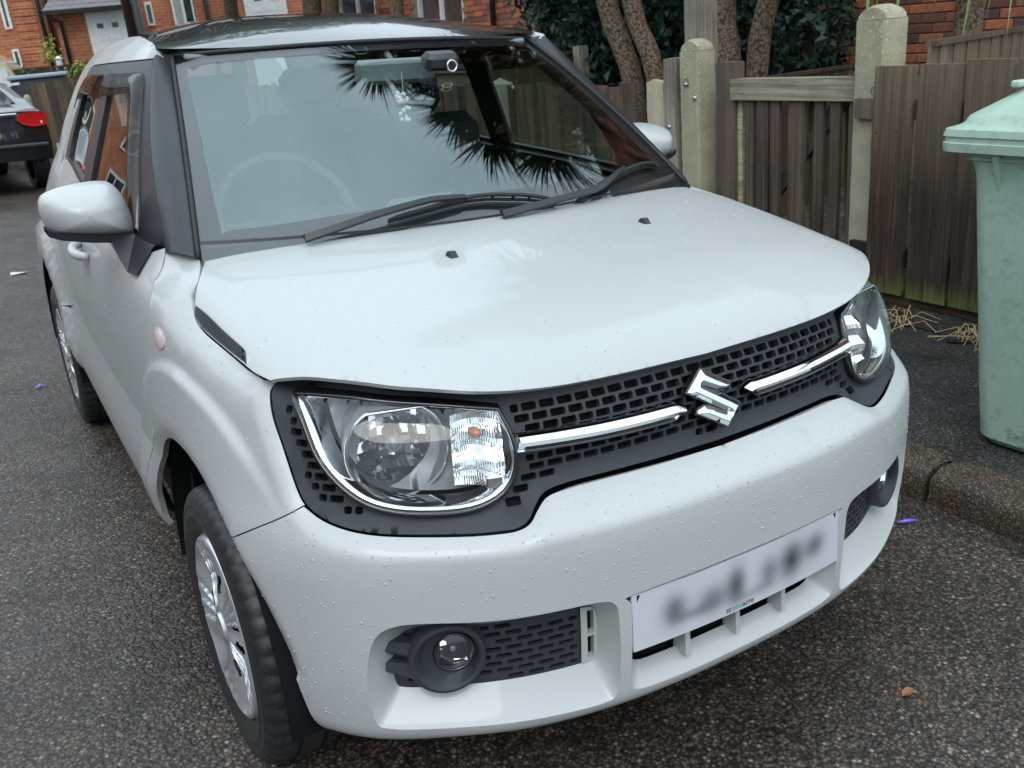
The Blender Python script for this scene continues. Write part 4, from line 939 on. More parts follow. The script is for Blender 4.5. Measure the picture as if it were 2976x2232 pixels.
def copy_tree(o, parent=None):
    c = o.copy(); COL.objects.link(c); c.parent = parent; c.matrix_parent_inverse = o.matrix_parent_inverse.copy()
    for ch in list(o.children): copy_tree(ch, c)
    return c
w0 = make_wheel(); kids = list(w0.children)
for i, (x, y, rz, rx) in enumerate(((-.812, .70, math.pi, .55), (.812, .70, 0, .2), (-.803, 3.135, math.pi, 1.4), (.803, 3.135, 0, .9))):
    if i == 0: w = w0
    else:
        w = w0.copy(); COL.objects.link(w)
        for kd in kids: c = kd.copy(); COL.objects.link(c); c.parent = w
    w.location = (x, y, .300); w.rotation_euler = (rx, 0, rz); cobj(w)

# ---- number plate, blurred print
def platemat():
    m, nt, b = newmat('number_plate'); v = coords(nt); sep = N(nt, 'ShaderNodeSeparateXYZ'); L(nt, v, sep.inputs[0]); acc = None
    for x, z, sx, sz, k in ((-.172, -.002, .026, .030, .75), (-.085, -.010, .036, .028, .62), (-.028, .0, .022, .036, .85), (.055, -.002, .026, .030, .55), (.118, .0, .030, .034, 1.0), (.185, .006, .030, .026, .7), (-.13, -.022, .04, .012, .35), (.02, -.03, .05, .012, .3)):
        d = []
        for ax_, c_, s_ in ((0, x, sx), (2, z, sz)):
            a = N(nt, 'ShaderNodeMath', operation='SUBTRACT'); L(nt, sep.outputs[ax_], a.inputs[0]); a.inputs[1].default_value = c_
            q = N(nt, 'ShaderNodeMath', operation='DIVIDE'); L(nt, a.outputs[0], q.inputs[0]); q.inputs[1].default_value = s_
            p = N(nt, 'ShaderNodeMath', operation='POWER'); ab = N(nt, 'ShaderNodeMath', operation='ABSOLUTE'); L(nt, q.outputs[0], ab.inputs[0]); L(nt, ab.outputs[0], p.inputs[0]); p.inputs[1].default_value = 2; d.append(p)
        sm = N(nt, 'ShaderNodeMath', operation='ADD'); L(nt, d[0].outputs[0], sm.inputs[0]); L(nt, d[1].outputs[0], sm.inputs[1])
        ng = N(nt, 'ShaderNodeMath', operation='MULTIPLY'); L(nt, sm.outputs[0], ng.inputs[0]); ng.inputs[1].default_value = -1
        ex = N(nt, 'ShaderNodeMath', operation='EXPONENT'); L(nt, ng.outputs[0], ex.inputs[0])
        mk = N(nt, 'ShaderNodeMath', operation='MULTIPLY'); L(nt, ex.outputs[0], mk.inputs[0]); mk.inputs[1].default_value = k
        if acc is None: acc = mk
        else:
            ad = N(nt, 'ShaderNodeMath', operation='ADD', use_clamp=True); L(nt, acc.outputs[0], ad.inputs[0]); L(nt, mk.outputs[0], ad.inputs[1]); acc = ad
    L(nt, ramp(nt, acc.outputs[0], [(0, (.56, .56, .60)), (.5, (.26, .26, .29)), (1, (.07, .07, .085))]).outputs['Color'], b.inputs['Base Color'])
    b.inputs['Roughness'].default_value = .3; b.inputs['Coat Weight'].default_value = .3; return m
MAT['plate'] = platemat(); MAT['plate_edge'] = simple('plate_white_acrylic', (.62, .62, .66), .3)
def plate_pt(x, h, off=0.0): return np.array([x, .001+.05*h+.013*(x/.26)**2+off, h])
pl = empty('number_plate', (0, 0, .462)); cobj(pl)
nx = 27; xs = np.linspace(-.26, .26, nx)
P = np.array([[plate_pt(x, h) for x in xs] for h in np.linspace(-.0555, .0555, 5)]); 
o = gridmesh('plate_face', P[:, :, :], MAT['plate'], pl, smooth=True)
ed = np.concatenate([P[0], P[:, -1][1:], P[-1][::-1][1:], P[:, 0][::-1][1:-1]]); loft('plate_edge', [ed, ed+np.array([0, .004, 0])], MAT['plate_edge'], pl, smooth=False)
obj('plate_back', (P+np.array([0, .004, 0])).reshape(-1, 3), [(i*nx+j, i*nx+j+1, (i+1)*nx+j+1, (i+1)*nx+j) for i in range(4) for j in range(nx-1)], MAT['cavity'], pl)
def text(name, body, size, mat, parent, fn):
    cu = bpy.data.curves.new(name, 'FONT'); cu.body = body; cu.size = size; cu.resolution_u = 3
    to = bpy.data.objects.new(name, cu); COL.objects.link(to); bpy.context.view_layer.update()
    me = bpy.data.meshes.new_from_object(to.evaluated_get(bpy.context.evaluated_depsgraph_get())); w = max((v.co.x for v in me.vertices), default=0)
    V = [fn(v.co.x, v.co.y) for v in me.vertices]; F = [tuple(p.vertices) for p in me.polygons]
    bpy.data.objects.remove(to); bpy.data.curves.remove(cu); bpy.data.meshes.remove(me); obj(name, V, F, mat, parent); return w
MAT['ink'] = simple('black_ink', (.02, .02, .02), .5); MAT['teal_ink'] = simple('teal_ink', (.02, .42, .40), .5)
x0 = -.055
for body, mt in (('st', 'ink'), ('one', 'teal_ink'), ('acre', 'ink')):
    x0 += text('dealer_print', body, .017, MAT[mt], pl, (lambda x0: lambda x, y: plate_pt(x+x0, -.0500+y, -.0012))(x0))+.0012
# screws-free carrier behind the plate
cobj(MB().box((0, .030, .465), (.50, .03, .10)).build('plate_carrier', MAT['cavity']))

# ---- interior
gd = MB()
prof = [(.97, .70), (.96, .98), (1.00, 1.012), (1.10, 1.020), (1.22, 1.015), (1.30, .985), (1.32, .90), (1.30, .70)]
n = len(prof); V = [(x, y, z) for x in (-.66, .66) for y, z in prof]; gd.add(V, [(i, (i+1) % n, n+(i+1) % n, n+i) for i in range(n)]); cobj(gd.build('dashboard', MAT['interior']))
bn = MB(); bn.lathe([(.001, .03), (.10, .028), (.15, .01), (.17, -.03)], (-.33, 1.16, 1.03), 'Z', 24); cobj(bn.build('instrument_hood', MAT['interior'], None, True))
sw = MB(); c = Vector((-.325, 1.40, 1.005)); ax_ = Vector((0, .42, .907)).normalized(); 
u_ = Vector((1, 0, 0)); v_ = ax_.cross(u_)
axn = Vector((0, -.88, .47)); v_ = axn.cross(u_).normalized()
sw.tube([c+(u_*math.cos(q)+v_*math.sin(q))*.185 for q in np.linspace(0, 2*math.pi, 40)], .0155, 10, False)
sw.lathe([(.07, -.03), (.075, .01), (.05, .03), (.001, .034)], (0, 0, 0), 'Z', 20)
k0 = len(sw.v)-80
Rm = Matrix((u_, v_, -axn)).transposed()
for i in range(k0, len(sw.v)): sw.v[i] = tuple(c+Rm @ Vector(sw.v[i]))
for q in (0, math.pi, -math.pi/2): sw.tube([c+(u_*math.cos(q)+v_*math.sin(q))*.06, c+(u_*math.cos(q)+v_*math.sin(q))*.18], .014, 8)
MAT['wheelgrip'] = simple('steering_wheel_grip', (.045, .047, .05), .5, nscale=100); cobj(sw.build('steering_wheel', MAT['wheelgrip'], None, True))
def seat(x, y, w=.50, head=True):
    s = MB(); s.box((x, y, .62), (w, .50, .16), bev=.05)
    R_ = Matrix.Rotation(-.20, 3, 'X'); s.box((x, y+.30, .92), (w, .13, .60), R_, bev=.045)
    cobj(s.build('seat', MAT['seat'], None, True, 50))
    if head:
        h = MB(); h.box((x, y+.385, 1.30), (.25, .09, .17), R_, bev=.035); h.tube([(x-.06, y+.37, 1.14), (x-.06, y+.385, 1.26)], .006, 6); h.tube([(x+.06, y+.37, 1.14), (x+.06, y+.385, 1.26)], .006, 6); cobj(h.build('headrest', MAT['seat'], None, True, 50))
seat(-.34, 1.62); seat(.34, 1.62); seat(-.30, 2.45, .56); seat(.30, 2.45, .56)
rv = MB(); rv.box((.0, 1.335, 1.372), (.235, .028, .065), Matrix.Rotation(.12, 3, 'X'), bev=.012); rv.tube([(0, 1.345, 1.39), (0, 1.40, 1.43)], .009, 8); MAT['pale_plastic'] = simple('pale_grey_plastic', (.30, .31, .31), .5); cobj(rv.build('rear_view_mirror', MAT['pale_plastic'], None, True, 40))
dc = MB(); dc.box((.10, 1.265, 1.392), (.10, .05, .045), Matrix.Rotation(.3, 3, 'X'), bev=.012); cobj(dc.build('dash_camera', MAT['black_satin'], None, True, 40))
dl = MB(); dl.tube([Vector((.115, 1.228, 1.378))+Vector((math.cos(q)*.014, 0, math.sin(q)*.014)) for q in np.linspace(0, 2*math.pi, 20)], .0025, 6, False); cobj(dl.build('camera_ring', MAT['chrome'], None, True))
for sx, nm in ((-.34, 'sun_visor'), (.34, 'sun_visor')):
    cobj(MB().box((sx, 1.56, 1.452), (.34, .16, .014), Matrix.Rotation(.25, 3, 'X'), bev=.005).build(nm, MAT['headliner']))
cobj(MB().box((0, 1.25, 1.0), (.22, .05, .10), bev=.02).build('centre_screen', MAT['black_gloss']))
# beads hanging from the mirror: a thing of its own
bd = empty('hanging_bead_charm', (.0, 1.30, 1.34), label='pink and white bead charm hanging below the rear view mirror', cat='ornament')
MAT['bead_white'] = simple('white_bead', (.75, .75, .70), .25); MAT['bead_pink'] = simple('pink_bead', (.75, .30, .32), .25)
for nm, mt, cnt in (('white_beads', 'bead_white', 18), ('pink_beads', 'bead_pink', 10)):
    m_ = MB()
    for i in range(cnt):
        r = .006; p = (random.uniform(-.018, .018), random.uniform(-.008, .008), -.02-.075*random.random()) if nm[0] == 'w' else (random.uniform(-.022, .004), random.uniform(-.008, .008), -.03-.02*random.random())
        m_.lathe([(.0005, -r), (r*.75, -r*.65), (r, 0), (r*.75, r*.65), (.0005, r)], p, 'Z', 8)
    if nm[0] == 'w': m_.tube([(0, 0, .03), (0, 0, -.09)], .0008, 5)
    m_.build(nm, MAT[mt], bd, True)

# ---- rain drops standing on the paint
def drops(name, n, sampler, rmin, rmax):
    V = []; F = []; seg = 7; k = 0
    for _ in range(n):
        p, nrm, fl = sampler()
        if p is None: continue
        r = rmin+(rmax-rmin)*random.random()**2.5; a = Vector(nrm).normalized(); x = a.cross(Vector((0, 0, 1)) if abs(a.z) < .9 else Vector((1, 0, 0))).normalized(); y = a.cross(x)
        el = 1+fl*random.random(); b = len(V); ph = random.random()*6
        for rr, hh in ((1.0, -.05), (.82, .30), (.42, .50)):
            for j in range(seg):
                q = 2*math.pi*j/seg+ph; V.append(Vector(p)+x*(math.cos(q)*r*rr)+y*(math.sin(q)*r*rr*el)+a*(hh*r))
        V.append(Vector(p)+a*(.56*r))
        for i in range(2):
            for j in range(seg): F.append((b+i*seg+j, b+i*seg+(j+1) % seg, b+(i+1)*seg+(j+1) % seg, b+(i+1)*seg+j))
        for j in range(seg): F.append((b+2*seg+j, b+2*seg+(j+1) % seg, b+3*seg))
    o = cobj(obj(name, V, F, MAT['drops'], None, True)); o['kind'] = 'stuff'; return o
_bp = bump_poly
def bank(fn, polyin, lo, hi, n, out=1):
    q = RNG.uniform(lo, hi, (n*4, 2)); q = q[polyin(q)][:n]; P = fn(q); Nn = fnormal(fn, q)*out; it = iter(range(len(q)))
    def s():
        i = next(it, None)
        return (None, None, 0) if i is None else (P[i], Nn[i], .5)
    return s
drops('rain_drops', 1500, bank(Mfull, lambda q: inside(q, bump_poly) & ~inside(q, REC) & ~inside(q, REC*[-1, 1]) & ~inside(q, CEN), (-1.0, .33), (1.0, .715), 1500), .0007, .0023)
drops('rain_drops', 750, bank(bfn, lambda q: inside(q, inset_poly(bonnet_poly, .01)), (-.74, .13), (.74, .93), 750), .0007, .0021)
for sg in (1, -1):
    drops('rain_drops', 700, bank((lambda sg: lambda q: Mfull(q*[sg, 1], None, False))(sg), lambda q: inside(q, wing_poly) | inside(q, fd), (.86, .62), (2.6, 1.05), 700, sg), .0007, .0021)

# ------------------------------------------------------------------ surroundings: materials
TILT = -.045     # the road falls towards the kerb, so true uprights lean a little in the car's frame
def chipmat(name, cols, scale, rough=(.25, .6), bumps=.7, tone=None, patch=None):
    m, nt, b = newmat(name); v = coords(nt)
    vo = N(nt, 'ShaderNodeTexVoronoi'); vo.inputs['Scale'].default_value = scale; L(nt, v, vo.inputs['Vector'])
    v2 = N(nt, 'ShaderNodeTexVoronoi'); v2.inputs['Scale'].default_value = scale*2.3; L(nt, v, v2.inputs['Vector'])
    sp = N(nt, 'ShaderNodeSeparateColor'); L(nt, vo.outputs['Color'], sp.inputs[0]); sp2 = N(nt, 'ShaderNodeSeparateColor'); L(nt, v2.outputs['Color'], sp2.inputs[0])
    c1 = ramp(nt, sp.outputs[0], cols); c1.color_ramp.interpolation = 'CONSTANT'; c2 = ramp(nt, sp2.outputs[1], cols); c2.color_ramp.interpolation = 'CONSTANT'
    c = mix(nt, .35, c1.outputs['Color'], c2.outputs['Color'])
    ed = ramp(nt, vo.outputs['Distance'], [(.25, (1, 1, 1)), (.62, (.30, .30, .30))]); c = mix(nt, 1.0, c, ed.outputs['Color'], 'MULTIPLY')
    n1 = noise(nt, 1.3, 6, .65, v); pt = ramp(nt, n1.outputs['Fac'], [(.32, (.62, .60, .60)), (.68, (1.25, 1.22, 1.18))]); c = mix(nt, 1.0, c, pt.outputs['Color'], 'MULTIPLY')
    if patch:
        n2 = noise(nt, patch[1], 5, .7, v); f = ramp(nt, n2.outputs['Fac'], [(patch[2], (0, 0, 0)), (patch[2]+.06, (1, 1, 1))]); c = mix(nt, f.outputs['Color'], c, patch[0])
    L(nt, c, b.inputs['Base Color'])
    n3 = noise(nt, 3.0, 5, .6, v); rr = N(nt, 'ShaderNodeMapRange'); rr.inputs['From Min'].default_value = .35; rr.inputs['From Max'].default_value = .65; rr.inputs['To Min'].default_value = rough[0]; rr.inputs['To Max'].default_value = rough[1]; L(nt, n3.outputs['Fac'], rr.inputs['Value']); L(nt, rr.outputs[0], b.inputs['Roughness'])
    h = N(nt, 'ShaderNodeMath', operation='MULTIPLY_ADD'); L(nt, vo.outputs['Distance'], h.inputs[0]); h.inputs[1].default_value = -1; L(nt, sp.outputs[1], h.inputs[2])
    bump(nt, b, h.outputs[0], bumps, .35/scale); b.inputs['Specular IOR Level'].default_value = .5
    return m
MAT['road'] = chipmat('wet_chipped_asphalt', [(0, (.0468, .0403, .0377)), (.32, (.0936, .0780, .0689)), (.52, (.1885, .1365, .0988)), (.68, (.0624, .0533, .0507)), (.80, (.2600, .1755, .1196)), (.90, (.1300, .1196, .1170)), (.965, (.4680, .3900, .3315))], 112, (.30, .62), .7, patch=((.0455, .0715, .0260), 5.5, .70))
MAT['pavement'] = chipmat('dark_wet_pavement', [(0, (.0653, .0638, .0623)), (.5, (.0986, .0957, .0914)), (.85, (.1334, .1290, .1218)), (.96, (.2900, .2828, .2682))], 130, (.3, .65), .4, patch=((.2900, .2900, .2610), 26, .745))
MAT['kerb'] = chipmat('brown_aggregate_kerb', [(0, (.0567, .0446, .0338)), (.3, (.1080, .0810, .0567)), (.55, (.1823, .1283, .0851)), (.75, (.0743, .0594, .0459)), (.9, (.2970, .2160, .1485))], 150, (.35, .65), .6, patch=((.0405, .0567, .0189), 7, .62))
MAT['soil'] = chipmat('dark_wet_soil', [(0, (.0216, .0168, .0144)), (.5, (.0420, .0336, .0264)), (.85, (.0720, .0576, .0420))], 60, (.5, .9), 1.0)
MAT['gravel'] = chipmat('garden_gravel', [(0, (.1440, .1200, .0960)), (.4, (.2640, .2280, .1920)), (.7, (.1200, .0960, .0840)), (.85, (.3840, .3480, .3000))], 40, (.5, .8), 1.0)
def woodmat(name, cols, moss=0.0, grain=1.0, axis='Z', mossz=(.2, .5), rough=.75, head=None):
    m, nt, b = newmat(name); inf = N(nt, 'ShaderNodeObjectInfo'); v0 = coords(nt)
    ad = N(nt, 'ShaderNodeVectorMath', operation='MULTIPLY_ADD'); rv = N(nt, 'ShaderNodeCombineXYZ')
    for i in range(3): L(nt, inf.outputs['Random'], rv.inputs[i])
    L(nt, rv.outputs[0], ad.inputs[0]); ad.inputs[1].default_value = (37, 53, 71); L(nt, v0, ad.inputs[2]); v = ad.outputs[0]
    mp_ = N(nt, 'ShaderNodeMapping'); sc = [60*grain]*3; sc['XYZ'.index(axis)] = 1.6; mp_.inputs['Scale'].default_value = sc; L(nt, v, mp_.inputs['Vector'])
    n1 = noise(nt, 1.0, 8, .65, mp_.outputs['Vector'], 1.2); n2 = noise(nt, 2.5, 4, .6, v); n4 = noise(nt, .35, 6, .7, mp_.outputs['Vector'], 2.0)
    base = ramp(nt, n1.outputs['Fac'], [(.25, cols[0]), (.5, cols[1]), (.78, cols[2])])
    streak = ramp(nt, n4.outputs['Fac'], [(.35, (.55, .55, .55)), (.65, (1.25, 1.25, 1.25))]); c = mix(nt, 1.0, base.outputs['Color'], streak.outputs['Color'], 'MULTIPLY')
    tn = ramp(nt, inf.outputs['Random'], [(0, (.62, .62, .66)), (.5, (1, .95, .90)), (1, (1.4, 1.3, 1.15))]); c = mix(nt, 1.0, c, tn.outputs['Color'], 'MULTIPLY')
    bl = ramp(nt, n2.outputs['Fac'], [(.35, (.6, .6, .6)), (.65, (1.15, 1.15, 1.15))]); c = mix(nt, .7, c, mix(nt, 1.0, c, bl.outputs['Color'], 'MULTIPLY'))
    # knots
    vk = N(nt, 'ShaderNodeTexVoronoi'); mk = N(nt, 'ShaderNodeMapping'); ks = [7.0]*3; ks['XYZ'.index(axis)] = 2.6; mk.inputs['Scale'].default_value = ks; L(nt, v, mk.inputs['Vector']); L(nt, mk.outputs['Vector'], vk.inputs['Vector'])
    kr = ramp(nt, vk.outputs['Distance'], [(.05, (.35, .33, .33)), (.12, (1, 1, 1))]); c = mix(nt, 1.0, c, kr.outputs['Color'], 'MULTIPLY')
    if head:
        sh = N(nt, 'ShaderNodeSeparateXYZ'); L(nt, v0, sh.inputs[0]); mh = N(nt, 'ShaderNodeMapRange'); mh.inputs['From Min'].default_value = head[0]; mh.inputs['From Max'].default_value = head[1]; L(nt, sh.outputs['Z'], mh.inputs['Value'])
        nh = noise(nt, .8, 5, .7, mp_.outputs['Vector']); hh = N(nt, 'ShaderNodeMapRange'); hh.inputs['From Min'].default_value = .3; hh.inputs['From Max'].default_value = .7; hh.inputs['To Min'].default_value = .25; L(nt, nh.outputs['Fac'], hh.inputs['Value']); hm = N(nt, 'ShaderNodeMath', operation='MULTIPLY', use_clamp=True); L(nt, mh.outputs[0], hm.inputs[0]); L(nt, hh.outputs[0], hm.inputs[1]); c = mix(nt, hm.outputs[0], c, head[2])
    if moss:
        sep = N(nt, 'ShaderNodeSeparateXYZ'); L(nt, v0, sep.inputs[0]); mz = N(nt, 'ShaderNodeMapRange'); mz.inputs['From Min'].default_value = mossz[1]; mz.inputs['From Max'].default_value = mossz[0]; L(nt, sep.outputs['Z'], mz.inputs['Value'])
        n3 = noise(nt, 1.0, 5, .7, mp_.outputs['Vector']); th = N(nt, 'ShaderNodeMath', operation='MULTIPLY_ADD', use_clamp=True); L(nt, mz.outputs[0], th.inputs[0]); th.inputs[1].default_value = 1.1; 
        s3 = N(nt, 'ShaderNodeMapRange'); s3.inputs['From Min'].default_value = .35; s3.inputs['From Max'].default_value = .7; s3.inputs['To Min'].default_value = -.65; s3.inputs['To Max'].default_value = .15; L(nt, n3.outputs['Fac'], s3.inputs['Value']); L(nt, s3.outputs[0], th.inputs[2])
        mu = N(nt, 'ShaderNodeMath', operation='MULTIPLY'); L(nt, th.outputs[0], mu.inputs[0]); mu.inputs[1].default_value = moss
        n5 = noise(nt, 9, 3, .6, v); mc = ramp(nt, n5.outputs['Fac'], [(.4, (.20, .19, .06)), (.62, (.10, .16, .02))]); c = mix(nt, mu.outputs[0], c, mc.outputs['Color'])
    L(nt, c, b.inputs['Base Color']); b.inputs['Roughness'].default_value = rough; b.inputs['Specular IOR Level'].default_value = .3; bump(nt, b, n1.outputs['Fac'], .35, .003); return m
MAT['board'] = woodmat('dark_stained_fence_board', [(.0149, .0099, .0074), (.0434, .0304, .0229), (.0992, .0756, .0583)], 1.0, mossz=(-.02, .14), head=(.45, 1.02, (.24, .185, .12)))
MAT['slat'] = woodmat('weathered_gate_slat', [(.0413, .0307, .0240), (.0975, .0750, .0600), (.1650, .1350, .1102)], .9, mossz=(.0, .12), head=(.35, 1.1, (.13, .10, .08)))
MAT['greywood'] = woodmat('grey_weathered_wood', [(.1540, .1400, .1190), (.2800, .2660, .2310), (.4060, .3780, .3360)], 0)
MAT['rail'] = woodmat('green_tinged_rail', [(.2275, .2100, .1400), (.4200, .3937, .2712), (.6125, .5775, .4375)], 0, axis='Y')
MAT['oldboard'] = woodmat('aged_brown_fence_board', [(.0660, .0492, .0360), (.1440, .1104, .0804), (.2280, .1824, .1380)], .4, mossz=(.2, 1.0))
MAT['gravelboard'] = woodmat('wet_gravel_board', [(.0360, .0228, .0168), (.0696, .0456, .0324), (.1080, .0744, .0540)], 0, axis='Y')
def concrete(name, cols, lichen, spots=True):
    m, nt, b = newmat(name); v = coords(nt); n1 = noise(nt, 9, 6, .7, v); n0 = noise(nt, 160, 3, .6, v)
    c = ramp(nt, n1.outputs['Fac'], [(.3, cols[0]), (.7, cols[1])]).outputs['Color']; c = mix(nt, .35, c, ramp(nt, n0.outputs['Fac'], [(.3, cols[0]), (.7, cols[1])]).outputs['Color'])
    if spots:
        vo = N(nt, 'ShaderNodeTexVoronoi'); vo.inputs['Scale'].default_value = 48; L(nt, v, vo.inputs['Vector']); nn = noise(nt, 120, 2, .5, v)
        ad = N(nt, 'ShaderNodeMath', operation='MULTIPLY_ADD'); L(nt, nn.outputs['Fac'], ad.inputs[0]); ad.inputs[1].default_value = .5; L(nt, vo.outputs['Distance'], ad.inputs[2])
        sep = N(nt, 'ShaderNodeSeparateXYZ'); L(nt, v, sep.inputs[0]); up = N(nt, 'ShaderNodeMapRange'); up.inputs['From Min'].default_value = .75; up.inputs['From Max'].default_value = 1.15; L(nt, sep.outputs['Z'], up.inputs['Value'])
        f = ramp(nt, ad.outputs[0], [(.46, (1, 1, 1)), (.54, (0, 0, 0))]); n6 = noise(nt, 6, 4, .6, v); pr = ramp(nt, n6.outputs['Fac'], [(.42, (0, 0, 0)), (.55, (1, 1, 1))])
        mu = N(nt, 'ShaderNodeMath', operation='MULTIPLY'); L(nt, f.outputs['Color'], mu.inputs[0]); L(nt, up.outputs[0], mu.inputs[1]); mu2 = N(nt, 'ShaderNodeMath', operation='MULTIPLY'); L(nt, mu.outputs[0], mu2.inputs[0]); L(nt, pr.outputs['Color'], mu2.inputs[1])
        sc = N(nt, 'ShaderNodeSeparateColor'); L(nt, vo.outputs['Color'], sc.inputs[0]); lc = ramp(nt, sc.outputs[0], [(.2, lichen[0]), (.6, lichen[1]), (.95, (.55, .55, .47))]); c = mix(nt, mu2.outputs[0], c, lc.outputs['Color'])
    L(nt, c, b.inputs['Base Color']); b.inputs['Roughness'].default_value = .85; b.inputs['Specular IOR Level'].default_value = .25; bump(nt, b, n0.outputs['Fac'], .4, .004); return m
MAT['post'] = concrete('lichen_concrete', [(.2790, .2558, .1783), (.4960, .4572, .3177)], [(.5115, .5735, .4030), (.5890, .6820, .5115)])
MAT['stone'] = concrete('pale_sandstone', [(.4590, .3915, .2835), (.6750, .5805, .4320)], None, False)
def brickmat(name, ramp_cols):
    m, nt, b = newmat(name); inf = N(nt, 'ShaderNodeObjectInfo'); v = coords(nt, None, 'Object'); n = noise(nt, 24, 5, .7, v); r = ramp(nt, inf.outputs['Random'], ramp_cols)
    c = mix(nt, 1.0, r.outputs['Color'], ramp(nt, n.outputs['Fac'], [(.3, (.65, .65, .65)), (.7, (1.2, 1.2, 1.2))]).outputs['Color'], 'MULTIPLY'); L(nt, c, b.inputs['Base Color']); b.inputs['Roughness'].default_value = .85; bump(nt, b, n.outputs['Fac'], .3, .003); return m
MAT['brick'] = brickmat('red_brown_brick', [(0, (.1450, .0653, .0493)), (.25, (.3770, .1232, .0667)), (.5, (.5220, .1668, .0798)), (.72, (.2465, .0899, .0609)), (.88, (.1232, .0725, .0653)), (1, (.6090, .2175, .1015))])
def brickwall(name, cols, mortar, scale=1.0, plane='YZ'):
    m, nt, b = newmat(name); v = coords(nt); sep = N(nt, 'ShaderNodeSeparateXYZ'); L(nt, v, sep.inputs[0]); cb = N(nt, 'ShaderNodeCombineXYZ'); L(nt, sep.outputs['XYZ'.index(plane[0])], cb.inputs[0]); L(nt, sep.outputs['XYZ'.index(plane[1])], cb.inputs[1])
    br = N(nt, 'ShaderNodeTexBrick'); br.inputs['Scale'].default_value = scale; br.inputs['Brick Width'].default_value = .225; br.inputs['Row Height'].default_value = .075; br.inputs['Mortar Size'].default_value = .008; br.inputs['Mortar Smooth'].default_value = .2; br.inputs['Bias'].default_value = .0
    br.inputs['Color1'].default_value = (*cols[0], 1); br.inputs['Color2'].default_value = (*cols[1], 1); br.inputs['Mortar'].default_value = (*mortar, 1); L(nt, cb.outputs[0], br.inputs['Vector'])
    n = noise(nt, 2, 5, .65, v); c = mix(nt, 1.0, br.outputs['Color'], ramp(nt, n.outputs['Fac'], [(.3, (.6, .6, .6)), (.7, (1.25, 1.2, 1.15))]).outputs['Color'], 'MULTIPLY'); L(nt, c, b.inputs['Base Color']); b.inputs['Roughness'].default_value = .85
    bump(nt, b, br.outputs['Fac'], -.5, .006); return m
MAT['brickfar'] = brickwall('orange_brick_wall', [(.5800, .1812, .0725), (.4205, .1232, .0580)], (.4350, .3190, .2320), plane='XZ')
MAT['mortar'] = simple('sandy_mortar', (.30, .245, .18), .9, nscale=60)
MAT['upvc'] = simple('white_upvc', (.8140, .8250, .8250), .35, nscale=10)
MAT['pane'] = simple('dark_window_pane', (.05, .06, .065), .08, nscale=3, noise_amt=.5)
MAT['curtain'] = simple('net_curtain', (.36, .38, .37), .7, nscale=12, noise_amt=.3)
MAT['slate'] = simple('grey_roof_slate', (.2240, .2100, .2170), .55, nscale=20, noise_amt=.3)
MAT['blackpipe'] = simple('black_painted_iron', (.012, .012, .014), .4, nscale=20)
MAT['galv'] = simple('galvanised_steel', (.36, .38, .39), .4, metal=.5, nscale=60, noise_amt=.25)
MAT['polewood'] = simple('creosoted_pole', (.035, .022, .016), .8, nscale=60, noise_amt=.4, bumpy=.3)
MAT['bolt'] = simple('zinc_bolt', (.45, .46, .48), .35, metal=.9)
def leafmat(name, cols, rough=.55, trans=.25):
    m, nt, b = newmat(name); g = N(nt, 'ShaderNodeNewGeometry'); r = ramp(nt, g.outputs['Random Per Island'], [(i/(len(cols)-1), c) for i, c in enumerate(cols)])
    L(nt, r.outputs['Color'], b.inputs['Base Color']); b.inputs['Roughness'].default_value = rough; b.inputs['Transmission Weight'].default_value = 0; b.inputs['Subsurface Weight'].default_value = 0; return m
MAT['cypress'] = leafmat('dark_cypress_foliage', [(.0104, .0312, .0195), (.0182, .0520, .0312), (.0286, .0754, .0442)])
MAT['sword'] = leafmat('green_sword_leaf', [(.0325, .0585, .0156), (.0650, .1105, .0286), (.1170, .1625, .0520)])
MAT['brightblade'] = leafmat('bright_green_blade', [(.2080, .3900, .0650), (.2860, .4680, .1040), (.1820, .3640, .1300)])
MAT['deadleaf'] = leafmat('dry_brown_leaf', [(.1300, .0715, .0364), (.2470, .1495, .0715), (.3640, .2470, .1300)])
MAT['straw'] = leafmat('dry_straw', [(.4550, .3250, .1560), (.5980, .4420, .2210), (.3640, .2600, .1300)])
MAT['hedgeleaf'] = leafmat('mid_green_leaf', [(.03, .06, .015), (.05, .10, .02), (.09, .14, .03)])
MAT['yellowleaf'] = leafmat('yellow_green_leaf', [(.2860, .3380, .0390), (.4160, .4420, .0650), (.2080, .3120, .0520)])
def barkmat():
    m, nt, b = newmat('cork_like_bark'); v = coords(nt, (1, 1, 1.0)); vo = N(nt, 'ShaderNodeTexVoronoi'); vo.inputs['Scale'].default_value = 52; n = noise(nt, 55, 5, .7, v); vd = N(nt, 'ShaderNodeVectorMath', operation='MULTIPLY_ADD'); nv_ = noise(nt, 18, 3, .6, v); L(nt, nv_.outputs['Color'], vd.inputs[0]); vd.inputs[1].default_value = (.0500, .0500, .0300); L(nt, v, vd.inputs[2]); L(nt, vd.outputs[0], vo.inputs['Vector'])
    c = ramp(nt, vo.outputs['Distance'], [(.15, (.2600, .1900, .1200)), (.5, (.1500, .1050, .0650)), (.75, (.0500, .0350, .0240))]); c2 = mix(nt, 1.0, c.outputs['Color'], ramp(nt, n.outputs['Fac'], [(.3, (.6000, .6000, .6000)), (.7, (1.2, 1.15, 1.1))]).outputs['Color'], 'MULTIPLY'); L(nt, c2, b.inputs['Base Color']); b.inputs['Roughness'].default_value = .9; bump(nt, b, vo.outputs['Distance'], -.9, .012); return m
MAT['bark'] = barkmat()
